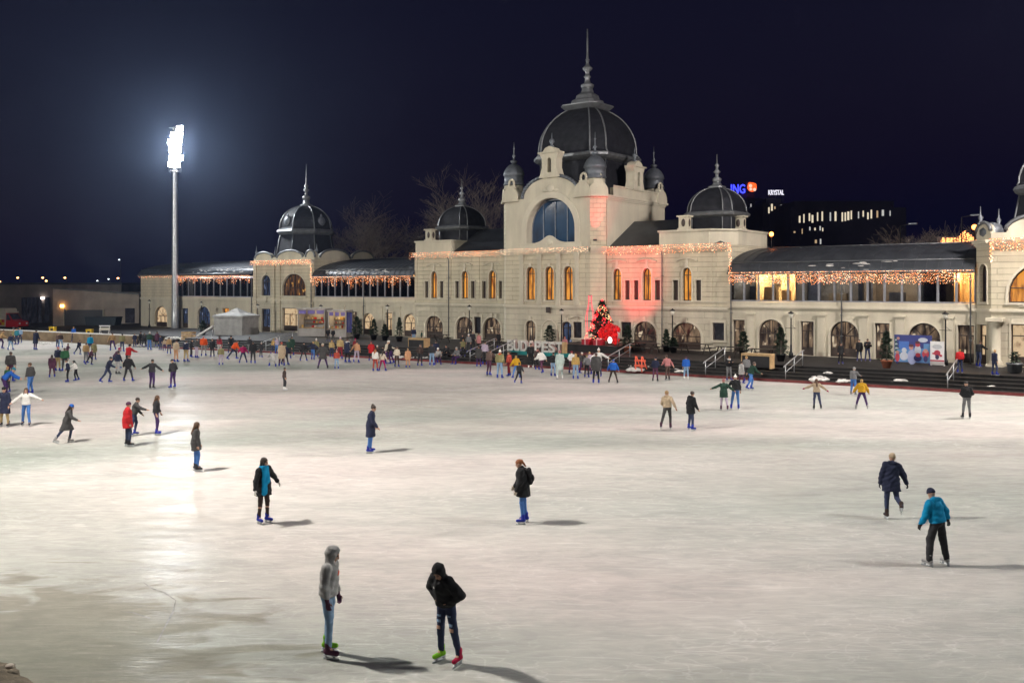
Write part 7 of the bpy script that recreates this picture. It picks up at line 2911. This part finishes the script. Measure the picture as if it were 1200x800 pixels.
put('man in dark jacket with arms held out, back turned, left of mid rink', 178, 456, 420, 5, 'spread', S, 'dark', 'purple', 'short', 'hair', sc='dark', **MID)
put('person in dark jacket and cap beside the man with arms out', 203, 455, 420, 300, 'pocket', S, 'dark', 'purple', 'beanie', 'dark', **MID)
put('man in dark vest with white front and blue jeans at the left', 36, 462.5, 424, 285, 'easy', S, 'char', 'bjean', 'short', 'bhair', **MID)
put('broad man in charcoal jacket seen from behind at the left edge', 12, 448, 410.5, 0, 'stand', S, 'char', 'plum', 'short', 'brown', fat=0.03, **MID)
put('blond person in green jacket just below the broad charcoal man', 9.5, 460, 428.5, 200, 'stand', S, 'green', 'dark', 'short', 'blond', **MID)
put('person in royal blue jacket bending at the left frame edge', 4, 466, None, 60, 'bend', S, 'blue', 'purple', 'beanie', 'teal', **MID)
put('skater in navy pushing off with one leg back, left of the olive trousered pair', 126, 449, 416, 70, 'stride', S, 'navy', 'djean', 'short', 'black')
put('person in dark blue jacket and light grey trousers behind the pushing navy skater', 137.5, 439, 411, 20, 'away', S, 'navy', 'lgrey', 'short', 'hair', sc='dark')
put('man in black jacket seen from behind right of the grey trousers', 150, 447.5, 415, 8, 'wide', S, 'black', 'dark', 'short', 'brown', fat=0.02)
put('person in crimson jacket above the man in black', 150, 434, 402, 20, 'reach', S, 'red', 'dark', 'short', 'black')
put('person in plum clothes close left of the crimson jacket', 134, 433, 403, 60, 'lunge', S, 'plum', 'djean', 'short', 'magenta')
put('person in long plum coat with plum hair at the left of the big left group', 61, 443, 415, 330, 'easy', LG, 'plum', 'plum', 'long', 'dbrown')
put('person in navy jacket and khaki trousers in the big left group', 67.5, 435.5, 405.5, 10, 'stand', S, 'navy', 'khaki', 'short', 'pink')
put('person in bright green jacket and black trousers in the big left group', 76, 435.5, 407, 320, 'easy', S, 'green', 'dark', 'short', 'brown', fat=0.03)
put('person in navy and white striped top in front of the bright green jacket', 80, 448, 420, 240, 'wide', S, 'navy', 'black', 'short', 'hair', scarf=('white', True))
put('child in white top and black leggings right of the striped top', 89, 446.5, 421, 250, 'reach', S, 'white', 'black', 'long', 'black')
put('dark skater leaning forward with arms out above the bright green jacket', 79, 421, 402, 80, 'spread', S, 'plum', 'dark', 'short', 'black')
put('skater in navy lunging right of the leaning dark skater', 92, 416, 397.5, 110, 'stride', S, 'navy', 'djean', 'short', 'black')
put('person in beige jacket and grey trousers behind the black sprinter', 100.5, 426, 401, 10, 'stand', S, 'tan', 'grey', 'short', 'brown', fat=0.03)
put('sprinting skater in black with long stride in the left group', 105.5, 428, 407.5, 80, 'stride', S, 'plum', 'black', 'short', 'hair')
put('person in olive grey coat right of the sprinting skater', 110, 422, 400, 0, 'stand', LG, 'olive', 'dark', 'short', 'brown')
put('person in bright blue top behind the olive grey coat', 105.5, 416, 391.5, 0, 'stand', S, 'turq', 'djean', 'short', 'hair')
put('person in royal blue jacket before the boundary wall', 86.5, 401, 382.5, 180, 'easy', S, 'blue', 'djean', 'short', 'blond')
put('pair member in grey brown jacket, left one, before the tan wall', 67, 407, 390.5, 20, 'stand', S, 'brown', 'djean', 'short', 'bhair')
put('pair member in dark brown jacket, right one, before the tan wall', 71, 408, 389.5, 340, 'easy', S, 'dbrown', 'ljean', 'short', 'brown')
put('person in long navy coat with purple trousers before the ambulance side of the wall', 41.5, 410.5, 383.5, 10, 'girl_pack', CO, 'navy', 'purple', 'short', 'hair')
put('skater in navy jacket and pale jeans with legs apart, far left', 12, 410.5, 390.5, 10, 'wide', S, 'navy', 'ljean', 'short', 'brown')
put('person in tan jacket and purple trousers cut by the left frame edge', 1, 409, 384.5, 60, 'stride', S, 'tan', 'purple', 'short', 'hair')
put('person in olive jacket half hidden left of the teal jacket', 16.5, 403.5, 385, 180, 'stand', S, 'olive', 'dark', 'short', 'hair')
put('person in teal jacket at the far left wall', 20, 404, 384, 190, 'stand', S, 'teal', 'djean', 'short', 'hair')
put('person in pale blue jacket right of the teal jacket', 23.8, 402, 383.5, 180, 'stand', S, 'ljean', 'djean', 'short', 'blond')
put('person in tan and brown top with purple trousers beside the orange ring', 131.5, 411.5, 388.5, 330, 'stride', S, 'tan', 'purple', 'short', 'hair')
put('broad person in dark olive jacket and jeans in front of the skip', 143, 412.5, 390.5, 0, 'stand', S, 'olive', 'djean', 'short', 'black', fat=0.03)
put('slim person in navy left of the lamp post of the end bay', 158, 407, 390, 180, 'stand', S, 'navy', 'djean', 'short', 'hair')
put('person in black crouching forward beside the slim navy person', 163.5, 405.5, 388, 100, 'reach', S, 'black', 'dark', 'beanie', 'black')
put('person in charcoal coat left of the white hatted one', 168.5, 406.5, 389.5, 20, 'wide', LG, 'dark', 'black', 'short', 'hair')
put('person in dark green jacket and white hat with blue jeans under the end bay', 175, 410.5, 388.5, 10, 'stand', S, 'dgreen', 'bjean', 'pom', 'white', fat=0.02)
put('person in dark plum coat right of the white hatted one under the end bay', 184, 406.5, 388, 0, 'stand', LG, 'plum', 'black', 'short', 'hair')
put('person in navy below the mast foot', 188.5, 409.5, 392.5, 200, 'stand', S, 'navy', 'djean', 'short', 'hair')
put('small child in beige beside the tan jacket near the mast foot', 193, 411, 399, 180, 'stand', S, 'beige', 'purple', 'beanie', 'beige')
put('person in tan jacket and blue trousers near the mast foot', 198, 415, 394.5, 350, 'stand', S, 'tan', 'djean', 'short', 'hair')
put('person in beige jacket and peach trousers right of the mast foot', 206, 425, 397.5, 20, 'stand', S, 'beige', 'peach', 'short', 'hair', fat=0.01)
put('person in navy jacket with white scarf and khaki trousers right of the peach trousers', 217.5, 424.5, 398, 30, 'easy', S, 'navy', 'khaki', 'short', 'hair', scarf=('white', False), fat=0.025)
put('skater in black with wide legs behind the white scarf', 223.5, 419, 396.5, 60, 'wide', S, 'black', 'dark', 'short', 'hair')
put('person in charcoal jacket left of the first orange jacket', 230, 420, 395.5, 40, 'stand', S, 'char', 'lav', 'short', 'hair')
put('person in bright orange padded jacket and white trousers', 238.5, 418, 393.5, 355, 'easy', S, 'orange', 'lgrey', 'short', 'pink', fat=0.05)
put('person in black right of the orange padded jacket', 249, 418.5, 396, 180, 'stand', LG, 'black', 'dark', 'short', 'hair')
put('person in crimson top behind the child in grey green', 257, 416, 393.5, 10, 'stand', S, 'dred', 'lgrey', 'long', 'hair')
put('child in grey green jacket and lavender trousers before the orange skaters', 259, 428.5, 405, 340, 'stand', S, 'olive', 'lav', 'short', 'pink')
put('person crouching under a dark coat left of the lunging orange skater', 270.5, 414, None, 160, 'bend', LG, 'dark', 'dark', 'short', 'black')
put('skater in orange jacket lunging with navy legs spread wide', 273, 421.5, None, 60, 'lunge', S, 'orange', 'navy', 'short', 'hair', fat=0.04)
put('person in magenta top and dark trousers striding beside the lunging skater', 285, 426, 402.5, 340, 'wide', S, 'magenta', 'djean', 'short', 'hair')
put('tall person in black right of the magenta top', 296.5, 426.5, 399.5, 350, 'stand', S, 'black', 'dark', 'short', 'hair', fat=0.02)
put('person in dark coat behind the magenta and black pair', 292, 415, 394, 20, 'stand', S, 'dark', 'grey', 'short', 'hair')
put('person in black with pale hat before the left handrail', 305.5, 419, 400.5, 20, 'away', S, 'dark', 'dark', 'pom', 'lgrey')
put('person in golden yellow jacket reaching forward at the steps', 319, 415, 396, 60, 'reach', S, 'gold', 'djean', 'short', 'gold')
put('person in purple and white jacket beside the golden jacket', 324, 415, 395.5, 20, 'stand', S, 'lav', 'bjean', 'beanie', 'white')
put('child crouching on the ice in pale grey clothes', 320.5, 432, None, 330, 'crouch', S, 'lgrey', 'lgrey', 'short', 'hair')
put('person in long beige coat right of the crouching child', 330, 430, 400, 345, 'easy', CO, 'beige', 'plum', 'short', 'brick')
put('person in dark navy close behind the long beige coat', 333.5, 428, 402, 20, 'wide', S, 'navy', 'black', 'short', 'hair')
put('person in dark green jacket left of a taller one at the steps', 338.5, 420.5, 397, 0, 'stand', S, 'dgreen', 'dark', 'short', 'olive')
put('taller person in dark grey green coat at the steps below the left pavilion', 342, 417, 393.5, 0, 'stand', LG, 'dgreen', 'dgreen', 'short', 'hair')
put('person in black hooded jacket with arms bent, between green and navy jackets', 355.5, 423.5, 400, 10, 'wide', S, 'black', 'dark', 'beanie', 'black')
put('child in navy jacket, blue jeans and pale hair with arms out', 366.5, 422, 399.5, 10, 'spread', S, 'navy', 'bjean', 'short', 'blond')
put('person with round white hat behind the child in navy', 370.5, 419, 396.5, 0, 'stand', S, 'olive', 'dark', 'pom', 'white')
put('person in dark padded coat and pale hat next to the child in brick red', 378.5, 433, 400.5, 340, 'wide', LG, 'char', 'purple', 'beanie', 'cream', sc='dark', fat=0.02)
put('child in brick red jacket and light jeans', 394.5, 433, 409.5, 350, 'stand', S, 'brick', 'ljean', 'pom', 'pink')
put('person in pale yellow jacket and blue trousers, left of two in pale yellow', 388.5, 419, 398, 10, 'stand', S, 'khaki', 'djean', 'short', 'blond', fat=0.02)
put('person in pale yellow jacket and dark red trousers, right of two in pale yellow', 398.5, 421, 394.5, 10, 'stand', S, 'khaki', 'dred', 'beanie', 'lav', fat=0.02)
put('tall person in navy coat with white scarf among the left crowd', 406.5, 425.5, 392, 40, 'easy', LG, 'navy', 'black', 'short', 'brown', scarf=('white', True))
put('person in peach vest and lavender trousers beside the tall navy coat', 418, 425.5, 399, 10, 'holdl', S, 'peach', 'lav', 'short', 'hair')
put('person in magenta hat behind the peach vest', 416, 417, 396.5, 20, 'stand', S, 'dred', 'navy', 'pom', 'magenta')
put('person in long bright red coat at the foot of the steps left of centre', 435, 423.5, 399.5, 350, 'pocket', LG, 'red', 'black', 'short', 'dred')
put('girl in white jacket and orange brown leggings with ginger hair', 439.5, 435.5, 408.5, 20, 'easy', S, 'white', 'brick', 'long', 'ginger', fat=0.02)
put('girl in cream jacket and bright magenta trousers', 448, 435, 410.5, 20, 'wide', S, 'cream', 'magenta', 'long', 'hair')
put('person in dark coat and white cap behind the two girls in white and cream', 442.5, 426, 404, 200, 'stand', S, 'dbrown', 'dark', 'beanie', 'white')
put('woman in cream jacket lifting her arms, right of the magenta trousers', 452.5, 427, 398.5, 60, 'reach', S, 'cream', 'purple', 'short', 'cream')
put('person in black with white cap facing the woman in cream', 458, 427, 398, 270, 'reach', S, 'black', 'purple', 'beanie', 'white')
put('man in white shirt and dark trousers left of the peach suit', 465, 430.5, 405.5, 20, 'pocket', S, 'cream', 'dbrown', 'short', 'brown')
put('person in an all peach suit at the far edge of the ice', 478, 431.5, 407.5, 350, 'stand', LG, 'peach', 'peach', 'short', 'tan')
put('man in dark brown jacket right of the peach suit', 492, 429.5, 402.5, 20, 'pocket', S, 'dbrown', 'dark', 'short', 'brown')
put('person in black jacket and light blue jeans before the wooden counter box', 506, 429, 401.5, 10, 'stand', S, 'dark', 'ljean', 'short', 'hair', fat=0.02)
put('person in navy half hidden behind the light blue jeans', 510.5, 426, 398.5, 0, 'stand', S, 'navy', 'purple', 'short', 'hair', fat=0.02)
put('person in black sitting on the steps right of the light blue jeans', 524, 420.5, None, 200, 'sit', S, 'black', 'dark', 'short', 'black', z=0.17, vox=0.024)
put('pale dressed person sitting on the lowest step', 513, 425, None, 170, 'sit', S, 'lgrey', 'purple', 'beanie', 'white', z=0.1)
put('person in grey bending over skates on the steps left of the rail', 537, 424, None, 220, 'sit', S, 'grey', 'purple', 'short', 'lgrey', z=0.15)
put('person in brown jacket bending forward, left of the olive jacket', 573, 440.5, None, 30, 'reach', S, 'brown', 'plum', 'short', 'hair', fat=0.03)
put('girl in olive jacket, white hat, orange scarf and pale jeans', 585.5, 444, 409.5, 20, 'stand', S, 'olive', 'ljean', 'pom', 'white', scarf=('orange', False), fat=0.02)
put('person in crimson brown coat right of the olive jacket', 597, 441.5, 411, 300, 'easy', S, 'brick', 'dred', 'short', 'bhair')
put('person in bright yellow jacket and blue trousers bending left', 605.5, 443.5, 415.5, 330, 'wide', S, 'yellow', 'bjean', 'short', 'gold', fat=0.03)
put('child in black skating before the bright yellow jacket', 608.5, 450, 423.5, 20, 'strideb', S, 'dark', 'black', 'short', 'hair')
put('person in dark grey coat with white hem at the ice edge', 561, 430.5, 404.5, 0, 'stand', LG, 'char', 'purple', 'short', 'hair')
put('person in lavender top behind the brown jacket', 568, 428, 399, 20, 'stand', S, 'lav', 'dark', 'short', 'hair')
put('person in black standing before the city name letters', 622, 431, 401.5, 180, 'stand', S, 'black', 'black', 'short', 'hair', sc='white')
put('person with pink scarf left of the white sweater', 629.5, 434, 406.5, 30, 'stand', S, 'dbrown', 'dark', 'short', 'brown', scarf=('pink', False))
put('person in white sweater and black trousers kicking back one leg', 635, 438, 408.5, 320, 'strideb', S, 'white', 'plum', 'short', 'hair', fat=0.03)
put('person in black top and pale jeans beside the mint coat', 648, 441.5, 412, 30, 'stand', S, 'black', 'ljean', 'short', 'hair')
put('woman in long pale mint coat and white trousers', 656, 444.5, 409.5, 350, 'easy', CO, 'mint', 'mint', 'short', 'pink', sc='white')
put('person in white jacket left of the blond yellow jacket', 669.5, 438, 410.5, 30, 'pocket', S, 'white', 'plum', 'short', 'dred')
put('woman with blond hair in yellow jacket, light jeans and blue skates', 674.5, 445, 413.5, 10, 'stand', S, 'gold', 'ljean', 'long', 'blond')
put('person in dark coat with white cap behind the blond woman', 680, 438, 412, 60, 'reach', S, 'char', 'purple', 'beanie', 'white')
put('person in grey jacket with olive cap left of the large grey coat', 687.5, 443, 415.5, 20, 'stand', S, 'grey', 'dark', 'beanie', 'olive', fat=0.02)
put('person in purple grey jacket behind the olive cap', 691.5, 439.5, 411.5, 320, 'stand', S, 'lav', 'purple', 'short', 'tan')
put('man in large dark grey coat in the right part of the centre crowd', 698.5, 450, 412.5, 5, 'stand', LG, 'char', 'black', 'short', 'brown', fat=0.03)
put('person with white hat and white sleeve behind the large grey coat', 702, 442, 407.5, 200, 'spread', S, 'white', 'djean', 'pom', 'white')
put('child in bright blue jacket with legs apart, right of the large grey coat', 718.5, 449.5, 420.5, 15, 'wide', S, 'blue', 'dbrown', 'beanie', 'blue', sc='dark', fat=0.03)
put('person in navy jacket and navy trousers before the orange barrier', 768, 447.5, 418, 20, 'pocket', S, 'navy', 'plum', 'beanie', 'navy', sc='dark')
put('person in pale mauve jacket, middle of three before the snowy steps', 782.5, 446, 414.5, 350, 'strideb', S, 'pink', 'brown', 'bun', 'brown', sc='dark')
put('person in bright blue jacket and light jeans, right of three before the snowy steps', 804, 445, 417, 10, 'stand', S, 'blue', 'ljean', 'short', 'plum', sc='white', fat=0.02)
# ---- people up on the terrace
put('dark dressed person standing at the second wing arch', 985, 426.5, 401, 180, 'stand', LG, 'black', 'black', 'short', 'hair', z=TW)
put('dark dressed person, left one of two right of the second wing arch', 1007, 423, 397, 200, 'stand', LG, 'black', 'djean', 'short', 'hair', z=TW)
put('person in black jacket and jeans, right one of two beside the second wing arch', 1016.5, 423.5, 396, 190, 'phone', S, 'black', 'djean', 'short', 'hair', z=TW)
put('blond person in red padded jacket behind the right handrail', 1125, 437, 408.5, 10, 'stand', S, 'red', 'djean', 'short', 'blond', z=TW, fat=0.04)
put('man in black jacket and jeans reaching toward the column of the right pavilion', 1147, 430.5, 398, 60, 'reach', S, 'black', 'djean', 'short', 'hair', z=TW)
put('fair haired child in navy walking in blue skates below the column', 1165, 440, 409, 80, 'easy', S, 'navy', 'djean', 'short', 'blond', z=TW)
put('person in navy jacket and jeans on the terrace left of the first centre arch', 485, 402, 383, 180, 'stand', S, 'navy', 'ljean', 'short', 'hair', z=TW)
put('person in dark green on the terrace beside the picnic bench', 494, 402, 387.5, 90, 'stand', S, 'dgreen', 'dark', 'short', 'hair', z=TW)
put('person in black on the terrace, left of two by the pavilion stall', 384.5, 400, 384, 180, 'stand', S, 'black', 'dark', 'short', 'hair', z=TW, fat=0.03)
put('person in black on the terrace, right of two by the pavilion stall', 390.5, 400.5, 385, 200, 'stand', S, 'black', 'dark', 'short', 'brown', z=TW, fat=0.03)
put('person in black before the second centre arch, leftmost of the terrace group', 542, 411, 391.5, 180, 'stand', S, 'black', 'dark', 'short', 'hair', z=TW)
put('person in grey with pale hat in the terrace group', 549.5, 413, 391, 200, 'stand', S, 'grey', 'dark', 'beanie', 'white', z=TW)
put('person in black with cream hood in the terrace group', 554, 410, 387.5, 160, 'stand', S, 'dark', 'black', 'short', 'cream', z=TW)
put('person in dusky pink coat at the right of the terrace group', 561.5, 411.5, 390, 220, 'stand', LG, 'pink', 'dark', 'short', 'hair', z=TW)
put('person in olive jacket going down the steps at the rail', 543, 418, 397, 200, 'easy', S, 'olive', 'dark', 'short', 'gold', z=0.5)
put('person in black before the third centre arch', 584.5, 408, 388.5, 330, 'stand', S, 'black', 'black', 'short', 'hair', z=TW)
put('person in pale pink beside the end of the city name letters', 662, 416, 394, 200, 'stand', S, 'pink', 'dbrown', 'short', 'brick', z=0.7)
